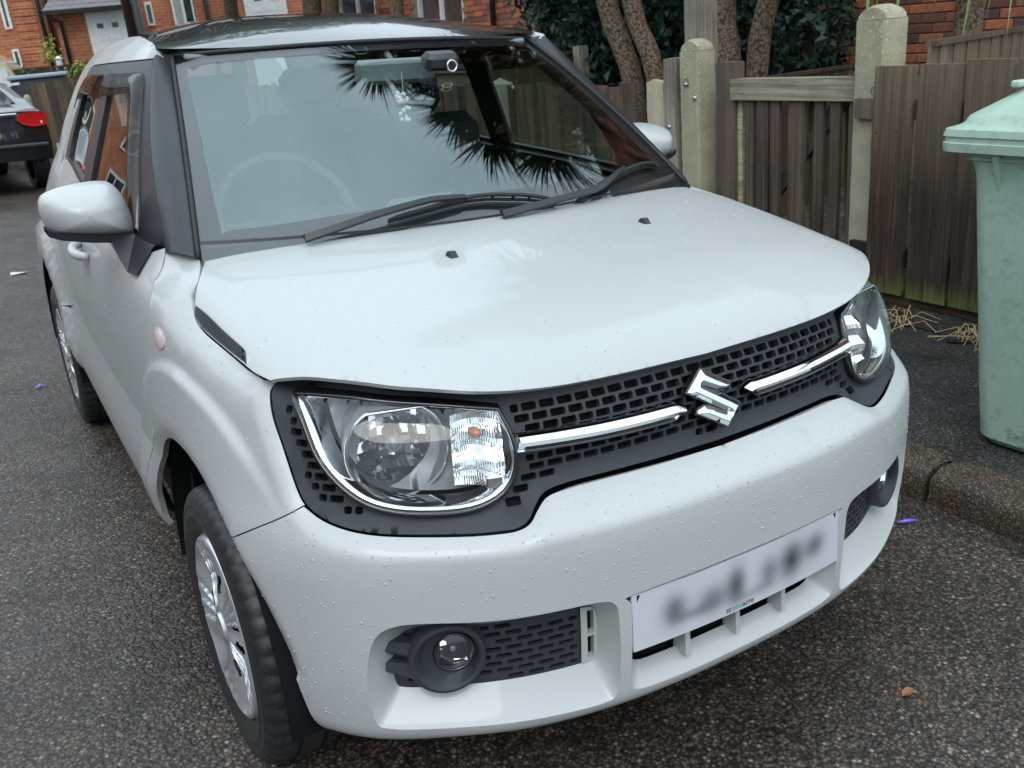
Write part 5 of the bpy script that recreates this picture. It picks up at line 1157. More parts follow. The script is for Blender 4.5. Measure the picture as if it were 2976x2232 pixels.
def binmat():
    m, nt, b = newmat('sage_green_bin_plastic'); v = coords(nt); n = noise(nt, 2.5, 5, .6, v); n2 = noise(nt, 30, 6, .75, v); c = ramp(nt, n.outputs['Fac'], [(.3, (.3578, .4928, .3982)), (.7, (.4455, .5805, .4860))]).outputs['Color']
    sep = N(nt, 'ShaderNodeSeparateXYZ'); L(nt, v, sep.inputs[0]); lz = N(nt, 'ShaderNodeMapRange'); lz.inputs['From Min'].default_value = .14; lz.inputs['From Max'].default_value = .0; L(nt, sep.outputs['Z'], lz.inputs['Value'])
    f = ramp(nt, n2.outputs['Fac'], [(.50, (0, 0, 0)), (.72, (.8, .8, .8))]); mx_ = N(nt, 'ShaderNodeMath', operation='MULTIPLY'); L(nt, f.outputs['Color'], mx_.inputs[0]); ad = N(nt, 'ShaderNodeMath', operation='MULTIPLY_ADD'); L(nt, lz.outputs[0], ad.inputs[0]); ad.inputs[1].default_value = 1.0; ad.inputs[2].default_value = .42; L(nt, ad.outputs[0], mx_.inputs[1])
    c = mix(nt, mx_.outputs[0], c, (.07, .075, .05)); L(nt, c, b.inputs['Base Color']); b.inputs['Roughness'].default_value = .42; return m
MAT['bin'] = binmat()
def emptyt(name, loc, label, cat, group=None, rz=0): return empty(name, loc, (0, TILT, rz), label, cat, group)

# ------------------------------------------------------------------ ground
road = obj('road', [(-160, -120, 0), (160, -120, 0), (160, 200, 0), (-160, 200, 0)], [(0, 1, 2, 3)], MAT['road']); tag(road, kind='structure')
KERB = [(1.30, -30), (1.30, -6), (1.30, 5.5), (1.24, 8), (1.02, 11), (.62, 14), (.02, 17), (-.8, 20), (-3.2, 26), (-9, 36), (-40, 70)]
def pz(x): return .112+.03*max(0, min(1.4, x-1.45))
V = []; 
for x, y in KERB: V += [(x+.12, y, .112), (x+1.4, y+.0, .145), (x+60, y+.0, .30)]
F = [(i*3+j, i*3+j+1, i*3+j+4, i*3+j+3) for i in range(len(KERB)-1) for j in range(2)]
pav = obj('pavement', V, F, MAT['pavement']); tag(pav, kind='structure')
# garden ground behind the fence
gar = obj('garden_ground', [(2.72, -6, .150), (12, -6, .26), (12, 22, .26), (2.72, 13, .150)], [(0, 1, 2, 3)], MAT['gravel']); tag(gar, kind='structure')
# kerb stones, one by one
kerb = empty('kerb', (1.30, 0, 0)); tag(kerb, kind='structure')
prof = [(0, -.05), (.004, .045), (.014, .080), (.032, .103), (.055, .1135), (.150, .1175), (.150, -.05)]
def kerb_stone(y0, y1, x0a, x0b, seed):
    rnd = random.Random(seed); n = 12; V = []; k = len(prof)
    for i in range(n+1):
        t = i/n; y = y0+(y1-y0)*t; x = x0a+(x0b-x0a)*t; e = .006 if i in (0, n) else 0
        for j, (a, b) in enumerate(prof): V.append((x-1.30+a+e*(1 if j < 4 else 0)+rnd.uniform(-.003, .003), y+rnd.uniform(-.004, .004)*(1 if i in (0, n) else .2), b-e*.6+rnd.uniform(-.0025, .0025)))
    F = [(i*k+j, i*k+j+1, (i+1)*k+j+1, (i+1)*k+j) for i in range(n) for j in range(k-1)]+[tuple(range(k)), tuple(n*k+j for j in range(k))[::-1]]
    return obj('kerb_stone', V, F, MAT['kerb'], kerb, True, 50)
kx = lambda y: float(np.interp(y, [p[1] for p in KERB], [p[0] for p in KERB]))
ky = -4.05+.0; i = 0
while ky < 24:
    kerb_stone(ky+.006, ky+.905, kx(ky), kx(ky+.91), i); ky += .915; i += 1
# grit and leaf mould in the gutter
gm = MB()
for i in range(420):
    y = random.uniform(-.6, 1.6); x = 1.285-abs(random.gauss(0, .035)); r = random.uniform(.004, .013)*(1.5 if random.random() < .1 else 1); gm.add([(x+r*math.cos(q)*random.uniform(.6, 1.2), y+r*math.sin(q)*random.uniform(.6, 1.2), .001) for q in (0, 1.3, 2.5, 3.8, 5.1)]+[(x, y, r*.7)], [(0, 1, 5), (1, 2, 5), (2, 3, 5), (3, 4, 5), (4, 0, 5)])
tag(gm.build('gutter_grit', MAT['soil']), 'dark wet grit and leaf mould lying along the kerb', 'grit', kind='stuff')
rg = MB(); rnd = random.Random(99)
for i in range(900):
    x = rnd.uniform(-2.6, 1.25); y = rnd.uniform(-1.0, 6) if rnd.random() < .6 else rnd.uniform(-1, 1); r = rnd.uniform(.002, .0055)
    rg.add([(x+r*math.cos(q)*rnd.uniform(.6, 1.3), y+r*math.sin(q)*rnd.uniform(.6, 1.3), .0005) for q in (0, 1.5, 3.1, 4.6)]+[(x, y, r*.8)], [(0, 1, 4), (1, 2, 4), (2, 3, 4), (3, 0, 4)])
tag(rg.build('loose_chippings', MAT['gravel']), 'loose pale chippings scattered over the asphalt', 'chippings', kind='stuff')
# soil strip along the fence foot
sb = MB(); n = 60; V = []
for i in range(n+1):
    y = -1.0+3.0*i/n; w = .16+.05*math.sin(i*.9)+random.uniform(-.03, .03); V += [(2.62-w, y, pz(2.45)+.003), (2.62-w*.55, y, pz(2.5)+.012+random.uniform(0, .012)), (2.66, y, pz(2.6)+.020+random.uniform(0, .015))]
sb.add(V, [(i*3+j, i*3+j+1, i*3+j+4, i*3+j+3) for i in range(n) for j in range(2)]); tag(sb.build('soil_strip', MAT['soil'], None, True), 'dark soil along the foot of the board fence', 'soil', kind='stuff')

# ------------------------------------------------------------------ road-side fence, gate and posts
FX = 2.69
def plank(name, w, h, t, mat, parent, loc, rot=(0, 0, 0), seed=0, wob=.003, chamf=0.0):
    """a sawn board: width along y, height along z, slightly irregular edges"""
    rnd = random.Random(seed); n = 6; V = []; F = []
    for i in range(n+1):
        z = h*i/n; a = rnd.uniform(-wob, wob); b = rnd.uniform(-wob, wob); c = chamf if i in (n,) else 0
        V += [(-t/2, -w/2+a+c, z), (t/2, -w/2+a+c, z), (t/2, w/2+b-c, z), (-t/2, w/2+b-c, z), (-t/2-.0012, 0, z)]
    for i in range(n):
        o_ = i*5; F += [(o_, o_+4, o_+9, o_+5), (o_+4, o_+3, o_+8, o_+9), (o_+1, o_, o_+5, o_+6), (o_+2, o_+1, o_+6, o_+7), (o_+3, o_+2, o_+7, o_+8)]
    F += [(0, 1, 2, 3, 4), tuple(n*5+q for q in (4, 3, 2, 1, 0))]
    o = obj(name, V, F, mat, parent); o.location = loc; o.rotation_euler = rot; return o
def concrete_post(loc, h, label, holes, w=.145, d=.14, dome=True):
    p = emptyt('concrete_post', loc, label, 'post'); m = MB(); bw, bd, c = w/2, d/2, .012
    sec = [(-bd, -bw+c), (-bd+c, -bw), (bd-c, -bw), (bd, -bw+c), (bd, bw-c), (bd-c, bw), (-bd+c, bw), (-bd, bw-c)]; V = []
    lev = np.linspace(-.15, h, 14); 
    for z in lev: V += [(x+random.uniform(-.002, .002), y+random.uniform(-.002, .002), z) for x, y in sec]
    k = 8; F = [(i*k+j, i*k+(j+1) % k, (i+1)*k+(j+1) % k, (i+1)*k+j) for i in range(len(lev)-1) for j in range(k)]+[tuple((len(lev)-1)*k+j for j in range(k))]; m.add(V, F); m.build('shaft', MAT['post'], p)
    if dome:
        dm = MB(); ns = 10; V = []
        for i in range(ns+1):
            q = math.pi*i/ns; yy = math.cos(q)*(bw-.006); zz = h+.002+math.sin(q)*.062
            for x in (-bd+.012, -bd*.45, bd*.45, bd-.012): V.append((x, yy, zz-(.012 if abs(x) > bd*.5 else 0)*math.sin(q)))
        dm.add(V, [(i*4+j, i*4+j+1, i*4+5+j, i*4+4+j) for i in range(ns) for j in range(3)]+[tuple(i*4 for i in range(ns+1)), tuple(i*4+3 for i in range(ns+1))[::-1]]); dm.build('domed_top', MAT['post'], p, True, 40)
    for (yy, zz, r, bolt) in holes:
        hm = MB(); hm.lathe([(r, .0), (r*.96, .016), (.0005, .018)], (-bd-.0025, yy, zz), 'X', 18); hm.build('bolt_hole', MAT['cavity'], p, True)
        if bolt: bm = MB(); bm.lathe([(.0005, -.012), (.009, -.010), (.012, -.002), (.012, .012)], (-bd-.001, yy-.004, zz-.006), 'X', 14); bm.build('bolt', MAT['bolt'], p, True)
    return p
concrete_post((FX+.08, 1.905, .12), 1.335, 'tall lichen covered concrete gate post with rounded top beside the dark boards', [(-.045, 1.03, .022, False)], w=.165, d=.165)
p2 = concrete_post((FX+.07, 3.125, .12), 1.235, 'shorter concrete gate post with a bolted hole and rounded top', [(.02, 1.065, .024, True)], w=.155)
bm = MB(); bm.lathe([(.0005, -.010), (.010, -.008), (.013, 0)], (-.074, -.055, .985), 'X', 14); bm.build('bolt', MAT['bolt'], p2, True)
gp = emptyt('timber_post', (FX+.28, 3.32, .12), 'grey weathered square timber post behind the shorter concrete post', 'post'); plank('shaft', .15, 1.52, .12, MAT['greywood'], gp, (0, 0, 0), seed=4)
gs = emptyt('gate_stop_plank', (FX+.06, 3.285, .12), 'narrow grey plank bolted to the far side of the shorter concrete post', 'plank'); plank('plank_board', .085, 1.20, .14, MAT['greywood'], gs, (0, 0, 0), seed=5)
for zz in (.82, .40): b_ = MB(); b_.lathe([(.0005, -.010), (.009, -.008), (.012, 0)], (-.072, .0, zz), 'X', 12); b_.build('bolt', MAT['bolt'], gs, True)
sp_ = emptyt('stone_post', (FX+.09, 3.455, .12), 'pale sandstone slab post leaning beside the grey plank', 'post'); m = MB(); V = []
for i in range(9):
    z = -.1+1.16*i/8; V += [(x+random.uniform(-.005, .005), y+random.uniform(-.004, .004)+.012*(1-i/8), z+(0 if i < 8 else (.0 if abs(y) > .05 else .03)+random.uniform(-.006, .006))) for x, y in ((-.06, -.075), (.06, -.075), (.06, .075), (-.06, .075), (-.065, .0))]
m.add(V, [(i*5+a, i*5+b, i*5+5+b, i*5+5+a) for i in range(8) for a, b in ((0, 1), (1, 2), (2, 3), (3, 4), (4, 0))]+[tuple(40+j for j in range(5))]); m.build('slab', MAT['stone'], sp_)
# gate
gate = emptyt('garden_gate', (FX+.06, 2.40, .20), 'weathered wooden garden gate with pale top rail and uneven slats', 'gate')
plank('stile', .145, 1.09, .07, MAT['slat'], gate, (0, .46, 0), seed=11, chamf=.0)
st2 = plank('stile', .06, .98, .05, MAT['rail'], gate, (.01, .385, 0), seed=12)
m = MB(); V = [(-.05, .41, .895), (.03, .41, .895), (.03, -.44, .900), (-.05, -.44, .900), (-.05, .41, 1.003), (.03, .41, 1.003), (.03, -.44, 1.008), (-.05, -.44, 1.008)]; m.add(V, [(0, 1, 2, 3), (4, 7, 6, 5), (0, 4, 5, 1), (1, 5, 6, 2), (2, 6, 7, 3), (3, 7, 4, 0)]); m.build('top_rail', MAT['rail'], gate)
m = MB(); m.box((.0, .0, .12), (.04, .84, .09)); m.build('bottom_rail', MAT['rail'], gate)
for i, (yc, w, lean) in enumerate(((2.685, .055, .0), (2.592, .082, .0), (2.50, .062, .0), (2.355, .105, 0), (2.212, .055, 0), (2.108, .058, 0), (2.0, .060, 0))):
    plank('slat', w, .83, .022, MAT['slat'], gate, (-.022, yc-2.40, .085), (random.uniform(-.006, .006), 0, 0), seed=20+i, wob=.002)
for i, yc in enumerate((2.64, 2.545, 2.44, 2.28, 2.16, 2.055)):
    plank('slat', .045, .80, .018, MAT['oldboard'], gate, (.035, yc-2.40, .09), (random.uniform(-.05, .05), 0, 0), seed=40+i)
br = plank('brace', .07, 1.12, .025, MAT['slat'], gate, (.012, .34, .17), (.72, 0, 0), seed=60)
# board fence to the right of the gate
bf = emptyt('board_fence', (FX, 1.0, .12), 'dark stained board fence with broad upright boards behind the bin', 'fence')
yb = 1.825; k = 0
for k in range(13):
    w = (.198, .203, .198, .2, .2)[k % 5]; plank('board', w, 1.035+random.uniform(-.006, .012)+.004*k, .028, MAT['board'], bf, (-.045, yb-w/2-1.0, .105+random.uniform(-.006, .008)), (random.uniform(-.004, .004), 0, 0), seed=80+k)
    for dz in (.87, .22):
        for dy in (-.05, .06):
            if random.random() < .7:
                n_ = MB(); n_.lathe([(.0005, -.002), (.0035, -.001), (.0038, .001)], (-.0605, yb-w/2-1.0+dy+random.uniform(-.02, .02), dz+random.uniform(-.03, .03)), 'X', 8); n_.build('nail', MAT['cavity'], bf, True)
    yb -= w+random.uniform(.018, .030)
for zz in (.28, .95): m = MB(); m.box((-.008, -.35, zz), (.045, 2.6, .09)); m.build('cross_rail', MAT['board'], bf)
m = MB(); m.box((-.010, -.35, .05), (.035, 2.75, .17)); m.build('gravel_board', MAT['gravelboard'], bf)
# fence beyond the gate, with its own concrete posts
lf = emptyt('panel_fence', (FX, 6.0, .12), 'aged brown board fence running on beyond the stone post', 'fence')
y = 3.60; k = 0
while y < 12.5:
    w = random.uniform(.125, .15); plank('board', w, 1.045+random.uniform(-.01, .01)+(.02 if k % 7 == 0 else 0), .022, MAT['oldboard'], lf, (.0+.014*(k % 2), y+w/2-6.0, .0), seed=200+k); y += w+.004; k += 1
m = MB(); m.box((.04, 2.0, .85), (.05, 8.8, .08)); m.build('cross_rail', MAT['oldboard'], lf)
concrete_post((FX-.02, 5.16, .12), 1.06, 'pointed concrete post standing in the brown fence beyond the stone post', [], w=.15, d=.13, dome=False)
cap = MB(); cap.add([(-.065, -.075, 0), (.065, -.075, 0), (.065, .075, 0), (-.065, .075, 0), (0, 0, .045)], [(0, 1, 4), (1, 2, 4), (2, 3, 4), (3, 0, 4)]); c_ = [o for o in COL.objects if o.name.startswith('concrete_post') and o.type == 'EMPTY'][-1]; o = cap.build('pointed_cap', MAT['post'], c_); o.location = (0, 0, 1.06)
# garden dividing fences running back to the house
def garden_fence(p0, p1, z0, z1, label, w=.12, mat='board', step=0, cap=True):
    d = math.hypot(p1[0]-p0[0], p1[1]-p0[1]); ang = math.atan2(p1[1]-p0[1], p1[0]-p0[0])-math.pi/2
    f = empty('closeboard_fence', (p0[0], p0[1], .12), (0, 0, ang), label, 'fence', None)
    n = int(d/w)
    for i in range(n):
        h = z0+(z1-z0)*i/n-.12; plank('board', w*1.02, h, .016, MAT[mat], f, (.008*(i % 2), w*(i+.5), 0), seed=400+i+int(p0[0]*100))
    if cap: m = MB(); m.add([(-.02, 0, z0-.12), (.03, 0, z0-.12), (.03, d, z1-.12), (-.02, d, z1-.12), (-.02, 0, z0-.095), (.03, 0, z0-.095), (.03, d, z1-.095), (-.02, d, z1-.095)], [(0, 1, 2, 3), (4, 7, 6, 5), (0, 4, 5, 1), (1, 5, 6, 2), (2, 6, 7, 3), (3, 7, 4, 0)]); m.build('capping_rail', MAT['oldboard'], f)
    return f
garden_fence((2.84, 1.74), (5.7, 2.74), 1.325, 1.385, 'dark close boarded fence running back from the tall concrete post', .115)
garden_fence((3.15, 3.33), (5.6, 4.34), 1.135, 1.135, 'low close boarded fence along the path behind the gate', .11, 'oldboard')
garden_fence((2.80, 5.6), (5.7, 7.2), 1.30, 1.42, 'dark close boarded fence in the shade of the cypress', .13)
gpost = empty('fence_post', (4.15, 6.18, .12), (0, TILT, 0), 'grey square post against the dark fence under the cypress', 'post'); plank('shaft', .10, 1.30, .10, MAT['greywood'], gpost, (0, 0, 0), seed=9)

# ------------------------------------------------------------------ wheelie bin
bn_ = empty('wheelie_bin', (1.86, .30, pz(1.9)+.004), (0, TILT*.5, 0), 'sage green wheelie bin with a closed lid on the pavement', 'bin')
def rrect(hx, hy, r, n=5, z=0, dx=0, dy=0):
    pts = []
    for cx_, cy_, a in ((hx-r, hy-r, 0), (-hx+r, hy-r, 90), (-hx+r, -hy+r, 180), (hx-r, -hy+r, 270)):
        for i in range(n+1): q = math.radians(a+90*i/n); pts.append((cx_+r*math.cos(q)+dx, cy_+r*math.sin(q)+dy, z))
    return np.array(pts)
rings = [rrect(.235, .26, .06, z=.0), rrect(.252, .278, .07, z=.02), rrect(.262, .292, .06, z=.20), rrect(.293, .350, .055, z=.86), rrect(.300, .362, .055, z=.90), rrect(.31, .375, .055, z=.905), rrect(.31, .375, .055, z=.935), rrect(.30, .36, .05, z=.937)]
loft('body', rings, MAT['bin'], bn_, sharp=35)
lr = [rrect(.335, .415, .05, z=.925), rrect(.345, .430, .05, z=.93), rrect(.347, .433, .05, z=.955), rrect(.342, .428, .05, z=.958), rrect(.342, .428, .05, z=.972), rrect(.347, .433, .05, z=.975), rrect(.344, .428, .05, z=.995), rrect(.325, .405, .06, z=1.003), rrect(.318, .396, .07, z=1.010), rrect(.312, .388, .08, z=1.030), rrect(.300, .372, .09, z=1.042), rrect(.25, .31, .09, z=1.095, dx=.02, dy=-.02), rrect(.20, .25, .08, z=1.155, dx=.05, dy=-.03), rrect(.17, .21, .08, z=1.175, dx=.06, dy=-.03), rrect(.02, .03, .015, z=1.180, dx=.06, dy=-.03)]
loft('lid', lr, MAT['bin'], bn_, sharp=30)
for yy in (-.26, -.09, .08, .25): m = MB(); m.add([(-.293, yy-.012, .90), (-.293, yy+.012, .90), (-.286, yy, .80), (-.330, yy-.010, .925), (-.330, yy+.010, .925)], [(0, 2, 3), (1, 4, 2), (3, 2, 4), (0, 3, 4, 1)]); m.build('gusset', MAT['bin'], bn_)
m = MB(); m.box((-.21, .27, 1.115), (.05, .03, .02), bev=.005); m.build('lid_lug', MAT['bin'], bn_)

# ------------------------------------------------------------------ plants
def blade(m, p, d, ln, w, droop, n=5, fold=.25):
    """sword leaf: tapering strip that arches over"""
    p = Vector(p); d = Vector(d).normalized(); side = d.cross(Vector((0, 0, 1)));
    if side.length < .05: side = Vector((1, 0, 0))
    side.normalize(); V = []
    q = p.copy(); dd = d.copy()
    for i in range(n+1):
        t = i/n; ww = w*(.55+.9*t if t < .35 else .87*(1-(t-.35)/.65)**.8)+.0008; V += [q-side*ww, q+side*ww]; dd = (dd+Vector((0, 0, -droop/n))).normalized(); q = q+dd*(ln/n)
    m.add(V, [(2*i, 2*i+1, 2*i+3, 2*i+2) for i in range(n)])
def rosette(m, md, c, ln, cnt, rnd, dead=0, w=.022):
    for i in range(cnt):
        el = math.asin(rnd.uniform(-.35, 1)); az = rnd.uniform(0, 2*math.pi); d = (math.cos(el)*math.cos(az), math.cos(el)*math.sin(az), math.sin(el)); o = Vector(d)*rnd.uniform(.02, .10); o.z += rnd.uniform(-.1, .12); blade(m, Vector(c)+o, d, ln*rnd.uniform(.75, 1.1), w*rnd.uniform(.8, 1.2), rnd.uniform(.25, .9)*(1.2-max(0, d[2])))
    for i in range(dead):
        az = rnd.uniform(0, 2*math.pi); d = (math.cos(az)*.35, math.sin(az)*.35, -1); blade(md, Vector(c)+Vector((math.cos(az)*.07, math.sin(az)*.07, rnd.uniform(-.35, 0))), d, ln*rnd.uniform(.6, 1.0), w*.7, .4)
def cabbage_tree(trunks, label, seed, lv=90, ln=.8, dead=14):
    rnd = random.Random(seed); base = trunks[0][0][0]; t = empty('cabbage_tree', base, (0, 0, 0), label, 'tree'); md = MB(); hd = MB()
    B = Vector(base)
    for pts, r0, r1, heads in trunks:
        m = MB(); P = [Vector(p)-B for p in pts]; K = 16; S_ = []
        cs_ = [crom(np.linspace(0, 1, len(P)), [p[i] for p in P]) for i in range(3)] if len(P) > 2 else [lambda q, i=i: P[0][i]+(P[1][i]-P[0][i])*q for i in range(3)]
        for i in range(K+1): q = i/K; S_.append(Vector([float(f(q)) for f in cs_]))
        m.tube(S_, [(r0+(r1-r0)*i/K)*(1+rnd.uniform(-.05, .05)) for i in range(K+1)], 14); m.build('trunk', MAT['bark'], t, True)
        for h in heads:
            rosette(hd, md, Vector(h)-B, ln, lv, rnd, dead)
            if (Vector(h)-Vector(pts[-1])).length > .15: bm = MB(); bm.tube([P[-1]-(P[-1]-P[-2]).normalized()*.1, (P[-1]+Vector(h)-B)/2+Vector((0, 0, -.05)), Vector(h)-B], [r1, r1*.8, r1*.6], 10); bm.build('branch', MAT['bark'], t, True)
    hd.build('crown', MAT['sword'], t); 
    if md.v: md.build('dead_leaves', MAT['deadleaf'], t)
    return t
cabbage_tree([([(3.42, 4.54, .15), (3.40, 4.56, 1.12), (3.38, 4.86, 1.75), (3.35, 5.1, 3.0), (3.3, 4.9, 3.9)], .082, .07, [(3.4, 4.5, 4.2), (3.3, 5.2, 4.2)]),
              ([(3.30, 4.16, .15), (3.30, 4.20, 1.19), (3.28, 4.43, 1.70), (3.15, 4.5, 3.0), (3.0, 4.2, 4.4)], .070, .06, [(3.0, 4.3, 4.9), (2.75, 3.5, 5.0)])], 'pair of slender leaning cabbage tree trunks in front of the cypress', 31, 170, .9)
cabbage_tree([([(3.52, 3.70, .15), (3.5, 3.725, 1.26), (3.5, 3.785, 1.65), (3.45, 3.7, 3.0), (3.4, 3.6, 4.2)], .112, .085, [(2.61, 3.97, 5.66), (2.72, 3.21, 5.36), (2.7, 2.67, 5.26), (3.06, 3.54, 4.81), (3.34, 3.51, 4.07), (3.3, 3.92, 4.2), (3.08, 2.96, 4.72), (2.05, 3.65, 5.9)])], 'thick upright cabbage tree trunk rising behind the gate', 32, 190, .95)
cabbage_tree([([(3.62, 3.58, .15), (3.6, 3.535, 1.18), (3.6, 3.455, 1.62), (3.6, 3.0, 2.8), (3.45, 2.7, 3.6)], .075, .06, [(2.75, 2.15, 4.95), (3.13, 2.51, 4.4), (3.29, 2.44, 4.15), (3.12, 2.0, 4.21), (3.57, 3.02, 3.76)])], 'thinner cabbage tree trunk leaning right over the garden gate', 33, 190, .9)
cabbage_tree([([(5.0, 11.9, .2), (5.0, 11.87, 2.0), (5.05, 11.9, 4.2)], .10, .09, [(5.0, 11.9, 4.5), (5.3, 12.3, 4.3)])], 'cabbage tree trunk standing before the brick house windows', 34, 220, 1.3)
cabbage_tree([([(4.9, 15.2, .2), (5.0, 15.2, 2.2), (5.0, 15.1, 4.4)], .17, .14, [(5.0, 15.1, 4.9), (4.2, 14.2, 4.9), (3.4, 14.6, 5.1), (2.4, 15.2, 5.3), (1.5, 15.8, 5.2), (2.8, 14.0, 5.9)]), ([(5.2, 15.0, .2), (5.2, 14.8, 2.2), (5.3, 14.5, 4.2)], .13, .11, [(5.3, 14.4, 4.5)])], 'double cabbage tree trunk seen over the left part of the roof', 35, 220, 1.3)
rt = cabbage_tree([([(3.82, 2.18, .15), (3.80, 2.20, 1.0), (3.80, 2.20, 1.7), (3.82, 2.2, 2.35)], .075, .07, [(3.82, 2.2, 2.5)])], 'shaggy cabbage tree with hanging dead leaves above the dark fence', 36, 110, .85, 90)
m = MB(); rnd = random.Random(5)
for px_ in ((3.55, 2.55, 2.1), (3.45, 2.35, 2.15), (3.5, 1.95, 2.2), (3.55, 1.85, 2.2), (3.5, 1.78, 2.2), (3.45, 2.6, 2.1), (3.6, 1.7, 2.2)):
    blade(m, Vector(px_)-Vector((3.82, 2.18, .15)), (rnd.uniform(-.10, .02), rnd.uniform(-.06, .12), -1), rnd.uniform(.75, .95), .017, 0.0)
m.build('drooping_blades', MAT['brightblade'], rt)
def foliage(m, c, ax, n, sz, rnd, surf=.55):
    for _ in range(n):
        while True:
            d = Vector((rnd.gauss(0, 1), rnd.gauss(0, 1), rnd.gauss(0, 1)))
            if d.length > .1: break
        d.normalize(); r = surf+(1-surf)*rnd.random()**.5; r *= 1+.10*math.sin(d.x*7+d.z*5)+.08*math.sin(d.y*11+d.z*9); p = Vector((c[0]+d.x*ax[0]*r, c[1]+d.y*ax[1]*r, c[2]+d.z*ax[2]*r))
        u = Vector((rnd.gauss(0, 1), rnd.gauss(0, 1), rnd.gauss(.4, 1))).normalized(); w = u.cross(Vector((rnd.gauss(0, 1), rnd.gauss(0, 1), rnd.gauss(0, 1)))).normalized(); s = sz*rnd.uniform(.6, 1.4)
        m.add([p-w*s*.35, p+u*s*.6-w*s*.25, p+u*s*1.2, p+u*s*.5+w*s*.3], [(0, 1, 2, 3)])
def tree(name, loc, label, lobes, mat, cnt, sz, trunk_r, trunk_h, seed, cat='tree', group=None):
    rnd = random.Random(seed); t = empty(name, loc, (0, 0, 0), label, cat, group); m = MB(); m.tube([(0, 0, -.1), (.02, 0, trunk_h*.5), (0, .03, trunk_h)], [trunk_r, trunk_r*.8, trunk_r*.5], 10); 
    for c, ax in lobes: m.tube([(0, 0, trunk_h*.6), c], [trunk_r*.5, trunk_r*.15], 6)
    m.build('trunk', MAT['bark'], t, True); f = MB(); tot = sum(a[0]*a[1]*a[2] for _, a in lobes)**1
    for c, ax in lobes: foliage(f, c, ax, int(cnt*ax[0]*ax[1]*ax[2]/tot)+200, sz, rnd)
    f.build('crown', MAT[mat], t); return t
tree('cypress', (4.75, 6.55, .15), 'dense dark green cypress behind the cabbage tree trunks', [((0, 0, .9), (.75, .8, .8)), ((0, -.1, 1.7), (.85, .95, 1.1)), ((.1, .3, 2.4), (.85, .9, 1.2)), ((.2, .1, 3.3), (.7, .7, 1.0)), ((.0, -.75, 1.6), (.55, .6, .9)), ((.3, -1.3, 1.5), (.6, .6, .9)), ((.45, -1.8, 1.35), (.5, .55, .7))], 'cypress', 60000, .07, .12, 2.5, 51)
tree('garden_tree', (4.3, 17.6, .2), 'broad leafy tree rising behind the cabbage trees, mirrored in the roof', [((0, 0, 6.2), (2.6, 2.2, 1.7)), ((-1.6, -.5, 5.6), (1.6, 1.6, 1.2)), ((1.6, .2, 6.8), (1.8, 1.7, 1.4)), ((0, 0, 8.2), (2.4, 1.8, 1.3)), ((-2.6, 0, 7.2), (1.6, 1.5, 1.3))], 'hedgeleaf', 17000, .16, .16, 4.6, 88)
m = MB(); rnd = random.Random(8); fr = empty('palm_seedling', (4.15, 6.95, .15), (0, 0, 0), 'young palm with yellowish fronds in front of the brick wall', 'plant')
for i in range(7):
    az = rnd.uniform(0, 6.28); p = Vector((0, 0, .9)); d = Vector((math.cos(az)*.6, math.sin(az)*.6, 1)).normalized()
    for k in range(11):
        q = p+d*(.06*k)+Vector((0, 0, -.0035*k*k*.6))
        for s_ in (-1, 1): blade(m, q, d*.6+d.cross(Vector((0, 0, 1)))*s_*.9, .20-.01*k, .007, .5, 3)
m.build('fronds', MAT['yellowleaf'], fr); m = MB(); m.tube([(0, 0, 0), (0, 0, .95)], [.05, .03], 8); m.build('stem', MAT['bark'], fr, True)
# dry grass at the fence foot
for i, (gx_, gy_, n_, lab) in enumerate(((2.46, 1.50, 34, 'tangle of dry straw lying at the fence foot by the tall post'), (2.46, 1.10, 26, 'smaller tuft of dry straw beside the wheelie bin'))):
    t = empty('dry_grass_tuft', (gx_, gy_, pz(gx_)+.012), (0, 0, 0), lab, 'dry grass', 'dry grass along the fence'); m = MB(); rnd = random.Random(60+i)
    for k in range(n_):
        a = rnd.uniform(0, 6.28); L_ = rnd.uniform(.06, .22); p0 = Vector((rnd.gauss(0, .03), rnd.gauss(0, .08), 0)); m.tube([p0, p0+Vector((math.cos(a)*L_*.4, math.sin(a)*L_*.4, rnd.uniform(.015, .055))), p0+Vector((math.cos(a+rnd.uniform(-.6, .6))*L_, math.sin(a+rnd.uniform(-.6, .6))*L_, .004))], .0016, 4)
    m.build('stalks', MAT['straw'], t)

# ------------------------------------------------------------------ brick house on the right
HX = 5.9
ha = empty('brick_house', (HX, 8.0, .2), (0, 0, 0), 'red brick house with white windows behind the gardens on the right', 'house')
HH = 5.4
def wallA(y0, y1, openings, xo=0.0):
    """mortar-coloured wall core with window openings, bricks stand proud of it"""
    ys_ = sorted(set([y0, y1]+[v for o_ in openings for v in o_[:2]])); V = []; F = []
    m = MB()
    for a, b in zip(ys_[:-1], ys_[1:]):
        ops = [o_ for o_ in openings if o_[0] <= a+1e-6 and o_[1] >= b-1e-6]
        zz = [0]+[v for o_ in ops for v in o_[2:4]]+[HH]; segs = [(zz[i], zz[i+1]) for i in range(0, len(zz), 2)]
        for z0, z1 in segs: m.box((.15+xo, (a+b)/2-8, (z0+z1)/2), (.28, b-a, z1-z0))
    return m
WIN = [(11.55, 13.05, 1.0, 2.5), (14.62, 16.3, 1.1, 2.6), (6.2, 7.6, 3.2, 4.5), (11.6, 13.0, 3.3, 4.6)]
wallA(1.0, 17.2, WIN).build('wall', MAT['mortar'], ha)
bme = None; cand = []
def uvcam(p):
    d = Vector(p)-CAM_POS; z = d.dot(_f); return (512+1024*cam_data.lens/36*d.dot(_r2)/z, 384-1024*cam_data.lens/36*d.dot(_u2)/z, z)
row = 0; z = .9
